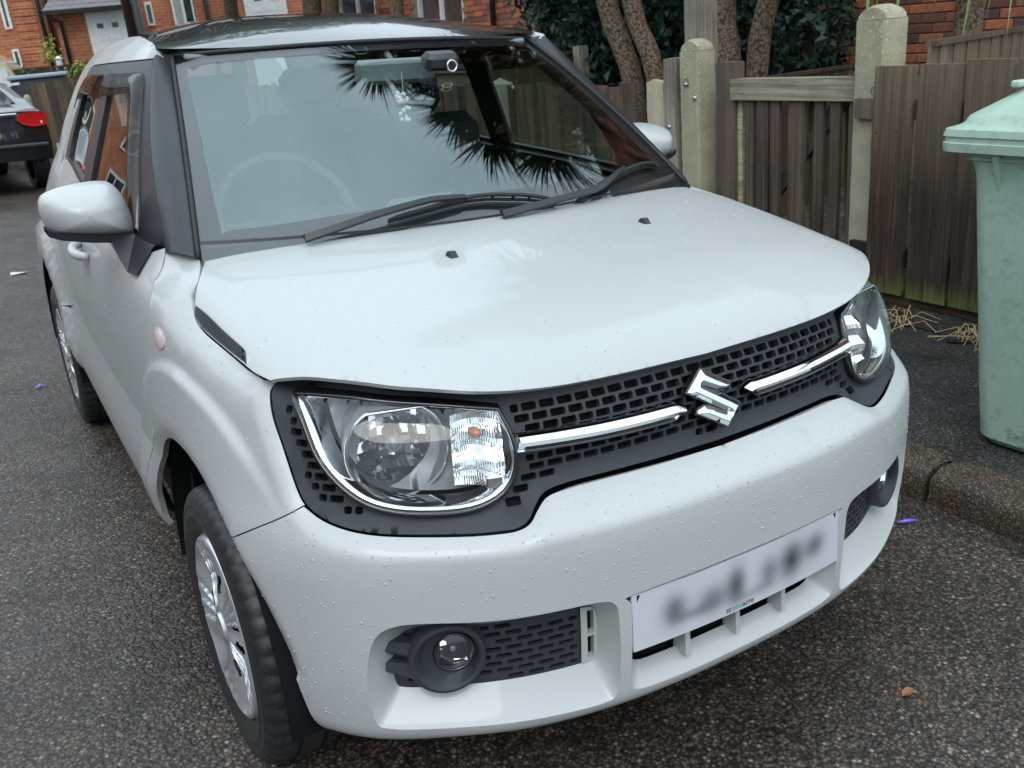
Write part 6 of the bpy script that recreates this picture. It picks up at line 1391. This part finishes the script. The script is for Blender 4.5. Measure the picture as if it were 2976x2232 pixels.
while z < 5.2:
    y = 1.1+(.1125 if row % 2 else 0)
    while y < 17.0:
        if not any(o_[0]-.10 < y < o_[1]+.10 and o_[2]-.03+.2 < z+.2 < o_[3]+.03+.2+0 for o_ in WIN):
            u, v, d = uvcam((HX, y, z+.2)); cand.append((u, v, d, y, z))
        y += .225
    z += .075; row += 1
bm0 = MB(); bm0.box((0, 0, 0), (.02, .215, .065), bev=.004); first = bm0.build('brick', MAT['brick'], ha)
vis = sorted([c for c in cand if -10 < c[0] < 1034 and -6 < c[1] < 90], key=lambda c: c[2])
used_ = 0; rest = MB()
for c in vis:
    # skip those wholly hidden behind the white car
    if c[1] > 62 and c[0] < 560: continue
    if used_ < 300:
        o = first if used_ == 0 else first.copy()
        if used_: COL.objects.link(o); o.parent = ha
        o.location = (.003+random.uniform(-.002, .003), c[3]-8, c[4]); used_ += 1
    else: rest.box((.003+random.uniform(-.002, .003), c[3]-8, c[4]), (.02, .215, .065))
for c in cand:
    if c not in vis and random.random() < 1.0: rest.box((.003, c[3]-8, c[4]), (.02, .215, .065))
rest_m = rest.build('brickwork', None, ha)
def brickisland():
    m, nt, b = newmat('red_brown_brickwork'); g = N(nt, 'ShaderNodeNewGeometry'); v = coords(nt); n = noise(nt, 24, 5, .7, v); r = ramp(nt, g.outputs['Random Per Island'], [(0, (.1450, .0653, .0493)), (.25, (.4350, .1305, .0667)), (.5, (.5800, .1812, .0798)), (.72, (.2900, .1015, .0609)), (.88, (.1740, .0870, .0725)), (1, (.6380, .2175, .1015))])
    L(nt, mix(nt, 1.0, r.outputs['Color'], ramp(nt, n.outputs['Fac'], [(.3, (.65, .65, .65)), (.7, (1.2, 1.2, 1.2))]).outputs['Color'], 'MULTIPLY'), b.inputs['Base Color']); b.inputs['Roughness'].default_value = .85; return m
MAT['brickrest'] = brickisland(); rest_m.data.materials.append(MAT['brickrest']); rest_m['kind'] = 'stuff'
def window(parent, y0, y1, z0, z1, off=8.0, mull=1):
    w = MB(); t = .07
    for a, b, c, d in ((y0, y0+t, z0, z1), (y1-t, y1, z0, z1), (y0+t, y1-t, z0, z0+t), (y0+t, y1-t, z1-t, z1)): w.box((.05, (a+b)/2-off, (c+d)/2), (.06, b-a, d-c))
    for k in range(mull): yy = y0+(y1-y0)*(k+1)/(mull+1); w.box((.055, yy-off, (z0+z1)/2), (.05, .07, z1-z0-2*t))
    o = w.build('window', MAT['upvc'], parent); g = MB(); g.box((.085, (y0+y1)/2-off, (z0+z1)/2), (.012, y1-y0-.06, z1-z0-.06)); g.build('pane', MAT['pane'], o)
    c = MB(); n = 26; V = []
    for i in range(n+1): yy = y0+.08+(y1-y0-.16)*i/n; V += [(.12+.015*math.sin(i*2.1), yy-off, z0+.08), (.12+.015*math.sin(i*2.1), yy-off, z1-.08)]
    c.add(V, [(2*i, 2*i+2, 2*i+3, 2*i+1) for i in range(n) if (i % n) < n*.4 or (i % n) > n*.6]); c.build('curtain', MAT['curtain'], o)
    s = MB(); s.box((-.01, (y0+y1)/2-off, z0-.03), (.12, y1-y0+.1, .05)); s.build('sill', MAT['mortar'], o)
for a in WIN: window(ha, *a)
def gable_roof(parent, x0, x1, y0, y1, z0, zr, rows=16, name='roof', mat='slate', axis='Y'):
    m = MB(); 
    for sidex in (0, 1):
        for i in range(rows):
            t0, t1 = i/rows, (i+1.12)/rows; xm = (x0+x1)/2; xa = (x0+(xm-x0)*t0) if sidex == 0 else (x1+(xm-x1)*t0); xb = (x0+(xm-x0)*t1) if sidex == 0 else (x1+(xm-x1)*t1); za = z0+(zr-z0)*t0; zb = z0+(zr-z0)*t1-.02
            m.add([(xa, y0, za), (xa, y1, za), (xb, y1, zb), (xb, y0, zb), (xa, y0, za-.02), (xa, y1, za-.02)], [(0, 1, 2, 3), (0, 4, 5, 1)])
    return m.build(name, MAT[mat], parent)
rf_ = gable_roof(ha, -.35, 6.5, -7.2, 9.4, HH-.1, HH+2.6); m = MB(); m.box((3.1, -2, HH+2.8), (.6, .9, 1.4)); m.build('chimney', MAT['brickfar'], rf_)
for yy, nm in ((5.29, 'downpipe'), (10.62, 'downpipe')): m = MB(); m.tube([(-.06, yy-8, 0), (-.06, yy-8, HH-.15)], .038, 10); m.build(nm, MAT['blackpipe'], ha, True)
m = MB(); m.box((-.10, -.9+.0, HH-.08), (.12, 16.2, .10)); m.build('gutter', MAT['blackpipe'], ha)

# ------------------------------------------------------------------ row of houses across the bend, facing the camera
FS = 1.30
ANG = math.radians(10); QF = (-1.12+20*FS*math.sin(math.radians(8)), -1.07+20*FS*math.cos(math.radians(8)))
def fz_(z): return 1.406+(z-1.406)*FS
row_h = empty('terrace_house', (QF[0], QF[1], 0), (0, TILT, -ANG), 'orange brick house with slate porch and white door at the bend', 'house')
def X(x): return (x+(-1.12-QF[0]/1)*0)*FS
# local x along the facade is measured from the foot of the sight line, so it simply scales
def fbox(name, x0, x1, z0, z1, y0, y1, mat, parent=row_h, scale=True):
    m = MB(); a, b = x0*FS, x1*FS; c, d = fz_(z0), fz_(z1); sh = .045*0
    m.box(((a+b)/2, (y0+y1)/2, (c+d)/2), (b-a, y1-y0, d-c)); return m.build(name, MAT[mat], parent)
LEAN = math.tan(-TILT)
def lx(x, z): return x+LEAN*(z-1.4)      # undo the lean when reading positions off the photograph
fbox('wall', -11.0, -.30, -.8, 4.2, 0, 4, 'brickfar'); fbox('wall', -.30, 5.5, -.8, 4.2, .25, 4, 'brickfar')
m = MB()
for i in range(14):
    t0, t1 = i/14, (i+1.1)/14; m.add([(-11.3*FS, -.35+3.5*t0, fz_(4.15)+2.6*t0), (5.8*FS, -.35+3.5*t0, fz_(4.15)+2.6*t0), (5.8*FS, -.35+3.5*t1, fz_(4.15)+2.6*t1-.02), (-11.3*FS, -.35+3.5*t1, fz_(4.15)+2.6*t1-.02), (-11.3*FS, -.35+3.5*t0, fz_(4.15)+2.6*t0-.03), (5.8*FS, -.35+3.5*t0, fz_(4.15)+2.6*t0-.03)], [(0, 1, 2, 3), (0, 4, 5, 1)])
m.build('roof', MAT['slate'], row_h)
for xx in (-9.2, -7.2, -5.2, -3.4):
    for z0_ in (1.3, 2.9): w = fbox('window', xx, xx+1.0, z0_, z0_+.9, -.05, .02, 'upvc'); fbox('pane', xx+.07, xx+.47, z0_+.07, z0_+.83, -.06, -.045, 'pane', w); fbox('pane', xx+.53, xx+.93, z0_+.07, z0_+.83, -.06, -.045, 'pane', w)
qx0, qx1 = lx(-.86, 2.2), lx(-.5, 2.2)
for i in range(12): fbox('quoin_course', qx0, qx1, 1.60+.128*i, 1.60+.128*i+.112, -.035, .0, 'brickfar')
fbox('window', lx(-1.06, 2.5), lx(-.93, 2.5), 2.30, 3.0, -.04, .02, 'upvc'); fbox('pane', lx(-1.02, 2.5), lx(-.98, 2.5), 2.34, 2.96, -.05, -.035, 'pane')
fbox('window', lx(-1.02, 1.8), lx(-.90, 1.8), 1.62, 1.96, -.04, .02, 'upvc'); fbox('pane', lx(-.985, 1.8), lx(-.935, 1.8), 1.66, 1.92, -.05, -.035, 'pane')
for xx in (-.43, -.31): m = MB(); m.tube([(lx(xx, 2.4)*FS, -.09, fz_(1.4)), (lx(xx, 2.4)*FS, -.09, fz_(3.6))], .045, 8); m.build('downpipe', MAT['blackpipe'], row_h, True)
# porch
fbox('porch_wall', lx(-.17, 2), lx(1.05, 2), .3, 2.48, -.95, .0, 'brickfar')
m = MB()
for i in range(7):
    t0, t1 = i/7, (i+1.1)/7; a, b = lx(-.35, 2.5)*FS, lx(1.12, 2.5)*FS
    m.add([(a+.55*t0, -1.25+1.25*t0, fz_(2.50)+.75*t0), (b, -1.25+1.25*t0, fz_(2.50)+.75*t0), (b, -1.25+1.25*t1, fz_(2.50)+.75*t1-.02), (a+.55*t1, -1.25+1.25*t1, fz_(2.50)+.75*t1-.02), (a+.55*t0, -1.25+1.25*t0, fz_(2.50)+.75*t0-.03), (b, -1.25+1.25*t0, fz_(2.50)+.75*t0-.03)], [(0, 1, 2, 3), (0, 4, 5, 1)])
    m.add([(a+.55*t0, -1.25+1.25*t0, fz_(2.50)+.75*t0), (a+.55*t1, -1.25+1.25*t1, fz_(2.5)+.75*t1), (a+.55*t1, 0, fz_(2.5)+.75*t1), (a+.55*t0, 0, fz_(2.50)+.75*t0)], [(0, 1, 2, 3)])
m.build('porch_roof', MAT['slate'], row_h); fbox('porch_gutter', lx(-.35, 2.5), lx(1.12, 2.5), 2.43, 2.50, -1.32, -1.2, 'blackpipe')
m = MB(); m.tube([(lx(-.23, 2.4)*FS, -1.22, fz_(2.44)), (lx(-.20, 2.4)*FS, -1.15, fz_(2.36)), (lx(-.08, 2.3)*FS, -1.02, fz_(2.30)), (lx(-.07, 2.0)*FS, -1.0, fz_(1.0))], .045, 8); m.build('downpipe', MAT['blackpipe'], row_h, True)
def door(x0, x1, z1, yf, name='door', z0=.4):
    d = fbox(name, x0, x1, z0, z1, yf-.05, yf, 'upvc'); w = x1-x0
    fbox('leaf', x0+.06, x1-.06, z0, z1-.05, yf-.062, yf-.05, 'upvc', d)
    for a in (.25, .64): p = fbox('glazing', x0+w*a, x0+w*a+w*.17, z1-.28, z1-.195, yf-.072, yf-.060, 'pane', d); q = fbox('moulding', x0+w*a-.02, x0+w*a+w*.17+.02, z1-.30, z1-.175, yf-.068, yf-.058, 'upvc', d)
    for k in range(3): fbox('panel_moulding', x0+.12, x1-.12, z1-.48-.28*k, z1-.36-.28*k, yf-.068, yf-.06, 'upvc', d)
door(lx(.33, 2.2), lx(.97, 2.2), 2.43, -.95)
door(lx(3.20, 2.5)-.0, lx(4.02, 2.5), 2.72, .25)
for x0, x1, z0, z1 in ((1.375, 1.505, 2.16, 2.58), (1.86, 2.25, 2.05, 2.85)):
    w = fbox('window', lx(x0, 2.4), lx(x1, 2.4), z0, z1, .20, .27, 'upvc')
    if x1-x0 > .2:
        mid = (x0+x1)/2; fbox('pane', lx(x0, 2.4)+.04, lx(mid, 2.4)-.02, z0+.04, z1-.04, .19, .2, 'curtain', w); fbox('pane', lx(mid, 2.4)+.03, lx(x1, 2.4)-.03, z0+.12, z1-.04, .19, .2, 'pane', w)
    else: fbox('pane', lx(x0, 2.4)+.03, lx(x1, 2.4)-.03, z0+.05, z1-.05, .19, .2, 'pane', w)
m = MB(); m.tube([(lx(2.48, 2.5)*FS, .16, 0), (lx(2.48, 2.5)*FS, .16, fz_(3.8))], .055, 8); m.build('downpipe', MAT['blackpipe'], row_h, True)
m = MB(); m.tube([(lx(2.87, 2.5)*FS, .16, 0), (lx(2.85, 2.5)*FS, .16, fz_(3.8))], .04, 8); m.build('waste_pipe', MAT['galv'], row_h, True)
# poles
for xx, w, mat, nm, lab in ((1.065, .17, 'polewood', 'telegraph_pole', 'dark brown timber telegraph pole before the brick houses'), (1.232, .145, 'galv', 'lamp_post', 'pale grey steel post standing against the telegraph pole')):
    d = .82; x_ = -1.12+(QF[0]+math.cos(ANG)*lx(xx, 2.4)*FS+1.12)*d; y_ = -1.07+(QF[1]-math.sin(ANG)*lx(xx, 2.4)*FS+1.07)*d; p = empty(nm, (x_, y_, 0), (0, TILT, 0), lab, 'post'); m = MB(); m.tube([(0, 0, 0), (0, 0, 8)], [w*FS*d*.52, w*FS*d*.45], 14); m.build('shaft', MAT[mat], p, True); m = MB(); m.lathe([(w*FS*d*.56, 0), (w*FS*d*.56, .3), (w*FS*d*.5, .32)], (0, 0, 1.2), 'Z', 14); m.build('band', MAT['galv'], p, True)

# ------------------------------------------------------------------ far left: fences, storage box, shrub, vehicles
def on_far(x, z, d, lean=True):   # place something between camera and the far facade, d = fraction of the way
    xx = lx(x, z) if lean else x; px_ = QF[0]+math.cos(ANG)*xx*FS; py_ = QF[1]-math.sin(ANG)*xx*FS; return (-1.12+(px_+1.12)*d, -1.07+(py_+1.07)*d, 1.406+(fz_(z)-1.406)*d)
# weathered fence beside the pavement
for nm, xa, xb, zt, lab in (('left', -1.75, -.98, 1.27, 'weathered fence panel with pale capping at the far left'), ('right', -.85, .6, 1.30, 'weathered upright board fence by the pavement behind the parked dark car')):
    d = .70; a = on_far(xa, 1.0, d); b = on_far(xb, 1.0, d); top = 1.406+(fz_(zt)-1.406)*d; ln = math.hypot(b[0]-a[0], b[1]-a[1]); f = empty('weathered_fence', (a[0], a[1], .0), (0, TILT, math.atan2(b[1]-a[1], b[0]-a[0])), lab, 'fence'); n = int(ln/.13)
    for i in range(n): plank('board', .128, top+random.uniform(-.02, .02), .02, MAT['oldboard'], f, (.13*(i+.5), .012*(i % 2), 0), (0, 0, math.pi/2), seed=700+i)
    if nm == 'left': m = MB(); m.box((ln/2, 0, top+.02), (ln, .08, .04)); m.build('capping_rail', MAT['upvc'], f)
a = on_far(-.905, 1.0, .69); p = empty('fence_post', (a[0], a[1], 0), (0, TILT*1.2, 0), 'rounded yellowish concrete post between the weathered fence panels', 'post'); m = MB(); m.lathe([(.065, 0), (.065, 1.06), (.055, 1.12), (.03, 1.15), (.001, 1.16)], (0, 0, 0), 'Z', 14); m.build('shaft', MAT['post'], p, True, 40)
a = on_far(-.68, 1.4, .76); sbx = empty('storage_box', (a[0], a[1], 0), (0, TILT, -ANG), 'dark storage box with a pale blue grey lid behind the weathered fence', 'storage box')
MAT['bluelid'] = simple('pale_blue_lid', (.42, .50, .58), .5, nscale=10); MAT['darkplastic'] = simple('dark_slate_plastic', (.05, .06, .07), .5)
wd = 1.02*FS*.76; m = MB(); m.box((0, .3, 1.44), (wd, .8, .075), bev=.02); m.build('lid', MAT['bluelid'], sbx); m = MB(); m.box((0, .3, .70), (wd*.92, .7, 1.40), bev=.02); m.build('box_body', MAT['darkplastic'], sbx)
a = on_far(-.7, 1.5, .88); dw = empty('timber_wall', (a[0], a[1], 0), (0, TILT, -ANG), 'dark brown horizontal timber wall in front of the far houses', 'wall')
for i in range(9): m = MB(); m.box((0, 0, .09+.18*i), (1.9*FS, .05, .172), bev=.006); m.build('plank', MAT['gravelboard'], dw)
# shrub with yellow leaves and a white garden lantern
a = on_far(-.28, 1.8, .84); sh_ = empty('climbing_shrub', (a[0], a[1], 0), (0, 0, 0), 'sparse yellow green shrub in front of the porch', 'shrub'); rnd = random.Random(77); f = MB(); st_ = MB(); zs_ = a[2]-1.6*0
for i in range(9):
    dx, dz = rnd.uniform(-.30, .42), rnd.uniform(-.55, .42); c = (dx, rnd.uniform(-.2, .2), a[2]+dz); st_.tube([(0, 0, 0), (dx*.4, 0, a[2]*.6), c], [.02, .012, .004], 5); foliage(f, c, (.16, .16, .15), 26, .07, rnd, .2)
f.build('crown', MAT['yellowleaf'], sh_); st_.build('stem', MAT['bark'], sh_, True)
a = on_far(-.27, 1.67, .83); lt = empty('garden_lantern', (a[0], a[1], 0), (0, TILT, 0), 'small white lantern post half hidden in the yellow shrub', 'lantern'); m = MB(); m.tube([(0, 0, 0), (0, 0, a[2]-.08)], .02, 8); m.build('stem', MAT['blackpipe'], lt, True); m = MB(); m.lathe([(.03, -.09), (.06, -.07), (.055, .04), (.075, .05), (.02, .10), (.001, .11)], (0, 0, a[2]), 'Z', 8); m.build('lantern_head', MAT['upvc'], lt, False)
# small plants at the timber wall
for i, (xx, zz, lab) in enumerate(((-.98, 1.47, 'small broad leaved plant left of the timber wall end'), (-.80, 1.47, 'small broad leaved plant near the middle of the timber wall'))):
    a = on_far(xx, zz, .80); t = empty('leafy_plant', (a[0], a[1], 0), (0, 0, 0), lab, 'plant'); f = MB(); foliage(f, (0, 0, a[2]), (.07, .07, .11), 40, .06, random.Random(90+i), .2); f.build('leaves', MAT['hedgeleaf'], t); m = MB(); m.tube([(0, 0, 0), (0, 0, a[2])], .012, 6); m.build('stem', MAT['bark'], t, True)
a = on_far(-.42, .2, .66); wt = empty('weed_tuft', (.92, 18.3, .11), (0, 0, 0), 'green weeds at the foot of the weathered fence', 'weeds'); f = MB(); rnd = random.Random(3)
for i in range(60): blade(f, (rnd.gauss(0, .12), rnd.gauss(0, .1), 0), (rnd.gauss(0, .4), rnd.gauss(0, .4), 1), rnd.uniform(.12, .35), .012, .8, 4)
f.build('leaves', MAT['hedgeleaf'], wt)

# ------------------------------------------------------------------ parked dark saloon (rear quarter seen) and cream camper
MAT['darkpaint'] = simple('dark_metallic_paint', (.020, .021, .025), .3, metal=.4, coat=1, nscale=400)
MAT['redlens'] = simple('red_tail_lens', (.60, .012, .015), .12, coat=1, nscale=60, noise_amt=.2)
MAT['creampaint'] = simple('cream_paint', (.62, .58, .42), .35, coat=.6)
MAT['carglass'] = simple('dark_car_glass', (.02, .025, .028), .08, coat=1, nscale=2)
dcar = empty('parked_car', (-.80, 14.6, 0), (0, 0, math.radians(7)), 'dark saloon car parked beyond, its red tail lamp and rear corner showing', 'car')
# local: x right, y forward(+y away), rear face at y=-2.1
prof_side = [(-2.10, .42), (-2.16, .62), (-2.12, .80), (-2.08, 1.02), (-1.75, 1.08), (-1.05, 1.40), (-.2, 1.46), (.7, 1.38), (1.25, 1.02), (2.2, .86), (2.35, .60), (2.3, .35)]
def carbody(half_w, prof, n=9):
    V = []; k = len(prof)
    for j in range(n):
        u = -1+2*j/(n-1); 
        for (y, z) in prof:
            tum = .20*max(0, (z-.9)/.55); w = half_w-tum-.05*max(0, .55-z); rnd_ = .16*abs(u)**5
            V.append((u*w, y*(1-rnd_*.35), z-(.05 if z > 1.2 else .015)*abs(u)**4))
    F = [(j*k+i, j*k+i+1, (j+1)*k+i+1, (j+1)*k+i) for j in range(n-1) for i in range(k-1)]
    F += [tuple(range(k))[::-1], tuple((n-1)*k+i for i in range(k))]
    return V, F
V, F = carbody(.86, prof_side, 13); obj('body', V, F, MAT['darkpaint'], dcar, True, 50)
for sg in (1, -1):
    m = MB()
    pts = smoothpoly([(.50, .90), (.52, .98), (.66, 1.005), (.80, 1.00), (.845, .96), (.84, .87), (.78, .835), (.60, .84)], 4, True); V = [(sg*x, -2.125+.30*max(0, x-.55)**1.5-.012, z) for x, z in pts]+[(sg*x, -2.07+.30*max(0, x-.55)**1.5, z) for x, z in pts]; k = len(pts)
    m.add(V, [tuple(range(k))]+[(i, (i+1) % k, k+(i+1) % k, k+i) for i in range(k)]); t = m.build('tail_lamp', MAT['redlens'], dcar)
    w = MB(); w.box((sg*.70, -2.118+.03, .875), (.16, .03, .035)); w.build('reversing_lens', MAT['upvc'], t)
    for yy in (-1.35, 1.35):
        wh = empty('wheel'); wh.parent = dcar; wh.location = (sg*.78, yy, .31); m = MB(); m.lathe([(.20, -.09), (.29, -.10), (.31, -.08), (.31, .08), (.29, .10), (.20, .09)], (0, 0, 0), 'X', 32); m.build('tyre', MAT['tyre'], wh, True, 40); m = MB(); m.lathe([(.20, .07), (.19, .03), (.05, .05), (.001, .05)], (0, 0, 0), 'X', 20); m.build('rim', MAT['silver'], wh, True)
m = MB(); m.add([(-.60, -1.74, 1.10), (.60, -1.74, 1.10), (.50, -1.10, 1.385), (-.50, -1.10, 1.385)], [(0, 1, 2, 3)]); m.build('rear_screen', MAT['carglass'], dcar)
m = MB(); m.box((0, -2.15, .60), (1.60, .06, .06), bev=.02); m.build('bumper_strip', MAT['black_satin'], dcar); m = MB(); m.box((0, -2.135, .78), (.52, .02, .11)); m.build('number_plate', simple('yellow_plate', (.55, .42, .04), .4), dcar)
m = MB(); m.box((.0, -2.13, .985), (1.0, .03, .035), bev=.008); m.build('boot_trim', MAT['chrome'], dcar)
for sg in (1, -1): m = MB(); m.add([(sg*.80, -1.35, 1.03), (sg*.82, .6, 1.02), (sg*.66, .45, 1.34), (sg*.66, -.9, 1.37)], [(0, 1, 2, 3)]); m.build('side_glass', MAT['carglass'], dcar)
a = on_far(-1.55, 1.6, .86); cv = empty('camper_van', (a[0]-.25, a[1]+1.2, 0), (0, TILT, -ANG), 'cream camper with rounded roof edge at the far left', 'camper'); zt_ = a[2]
pr = smoothpoly([(-1.1, .4), (-1.15, 1.0), (-1.12, zt_-.25), (-.95, zt_+.18), (-.5, zt_+.33), (.0, zt_+.36), (.5, zt_+.30), (.80, zt_+.10), (.98, zt_-.20), (1.05, 1.0), (1.05, .4)], 4)
V = [(x, y, z) for y in (-.9, 3.0) for x, z in pr]; k = len(pr); obj('body', V, [tuple(range(k))[::-1], tuple(range(k, 2*k))]+[(i, i+1, k+i+1, k+i) for i in range(k-1)], MAT['creampaint'], cv, False)
m = MB(); m.add([(-.85, -.915, zt_-.55), (.55, -.915, zt_-.55), (.45, -.915, zt_-.02), (-.8, -.915, zt_+.02)], [(0, 1, 2, 3)]); m.build('rear_window', MAT['carglass'], cv); m = MB(); m.box((.75, -.93, zt_-.25), (.22, .03, .42)); m.build('side_panel', MAT['upvc'], cv)
for sx in (-1, 1): m = MB(); m.lathe([(.18, -.1), (.32, -.1), (.33, 0), (.32, .1), (.18, .1)], (sx*.85, -.2, .33), 'X', 24); m.build('wheel', MAT['tyre'], cv, True, 40)

# ------------------------------------------------------------------ other side of the street (mirrored in the glass and chrome)
oh = empty('facing_house', (-10.5, 6.0, 0), (0, 0, 0), 'brick house with grey roof across the street, mirrored in the side window', 'house')
MAT['brickopp'] = brickwall('orange_brick_wall_across', [(.36, .115, .05), (.26, .08, .04)], (.28, .21, .15), plane='YZ')
m = MB(); m.box((-3.5, 0, 2.6), (7, 22, 5.2)); m.build('wall', MAT['brickopp'], oh); gr_ = gable_roof(oh, -7.4, .4, -11.3, 11.3, 5.2, 8.2)
for yy in (-9, -5.5, -2, 1.5, 5, 8.5):
    for zz in (.9, 3.2):
        w = MB(); w.box((.02, yy, zz+.65), (.08, 1.5, 1.3)); o = w.build('window', MAT['upvc'], oh)
        for dy in (-.36, .36): g = MB(); g.box((.07, yy+dy, zz+.65), (.02, .62, 1.12)); g.build('pane', MAT['pane'], o)
opp = obj('far_pavement', [(-9.0, -30, .10), (-6.6, -30, .10), (-6.6, 30, .10), (-9.0, 30, .10)], [(0, 1, 2, 3)], MAT['pavement']); tag(opp, kind='structure')
for i, (yy, lab) in enumerate(((-3.0, 'rounded green hedge across the street, nearer the camera'), (12.5, 'rounded green hedge across the street, farther along'))):
    tree('hedge_bush', (-9.6, yy, 0), lab, [((0, 0, .8), (.6, 1.6, .8))], 'hedgeleaf', 3000, .08, .06, .6, 120+i, 'hedge')

# ------------------------------------------------------------------ small litter
MAT['purple'] = simple('purple_plastic', (.22, .14, .75), .3); MAT['orangeleaf'] = simple('fallen_leaf', (.30, .13, .05), .6); MAT['paper'] = simple('white_paper', (.6, .58, .55), .7)
m = MB(); m.tube([(-.028, .012, .006), (0, 0, .007), (.028, -.012, .006)], [.003, .0065, .003], 8); o = m.build('litter_tube', MAT['purple'], None, True); o.location = (1.150, .470, .003); tag(o, 'small purple plastic tube in the gutter by the kerb', 'litter')
m = MB(); m.add([(-.03, 0, 0), (0, -.015, .012), (.03, .006, 0), (.006, .018, .015)], [(0, 1, 3), (1, 2, 3)]); o = m.build('litter_wrapper', MAT['purple']); o.location = (-.90, 3.75, .004); tag(o, 'crumpled purple wrapper on the road by the rear wheel', 'litter')
m = MB(); m.add([(-.02, 0, 0), (-.008, -.011, .004), (.012, -.009, .003), (.022, .002, .001), (.010, .011, .005), (-.008, .010, .003), (0, 0, .001)], [(0, 1, 6), (1, 2, 6), (2, 3, 6), (3, 4, 6), (4, 5, 6), (5, 0, 6)]); o = m.build('fallen_leaf', MAT['orangeleaf']); o.location = (.487, -.026, .004); tag(o, 'single orange brown leaf lying on the asphalt before the car', 'leaf')
m = MB(); m.add([(-.06, -.02, 0), (.05, -.03, .01), (.06, .03, 0), (-.05, .035, .015)], [(0, 1, 2), (0, 2, 3)]); o = m.build('litter_paper', MAT['paper']); o.location = (-.72, 6.9, .004); tag(o, 'scrap of white paper on the road at the left', 'litter')
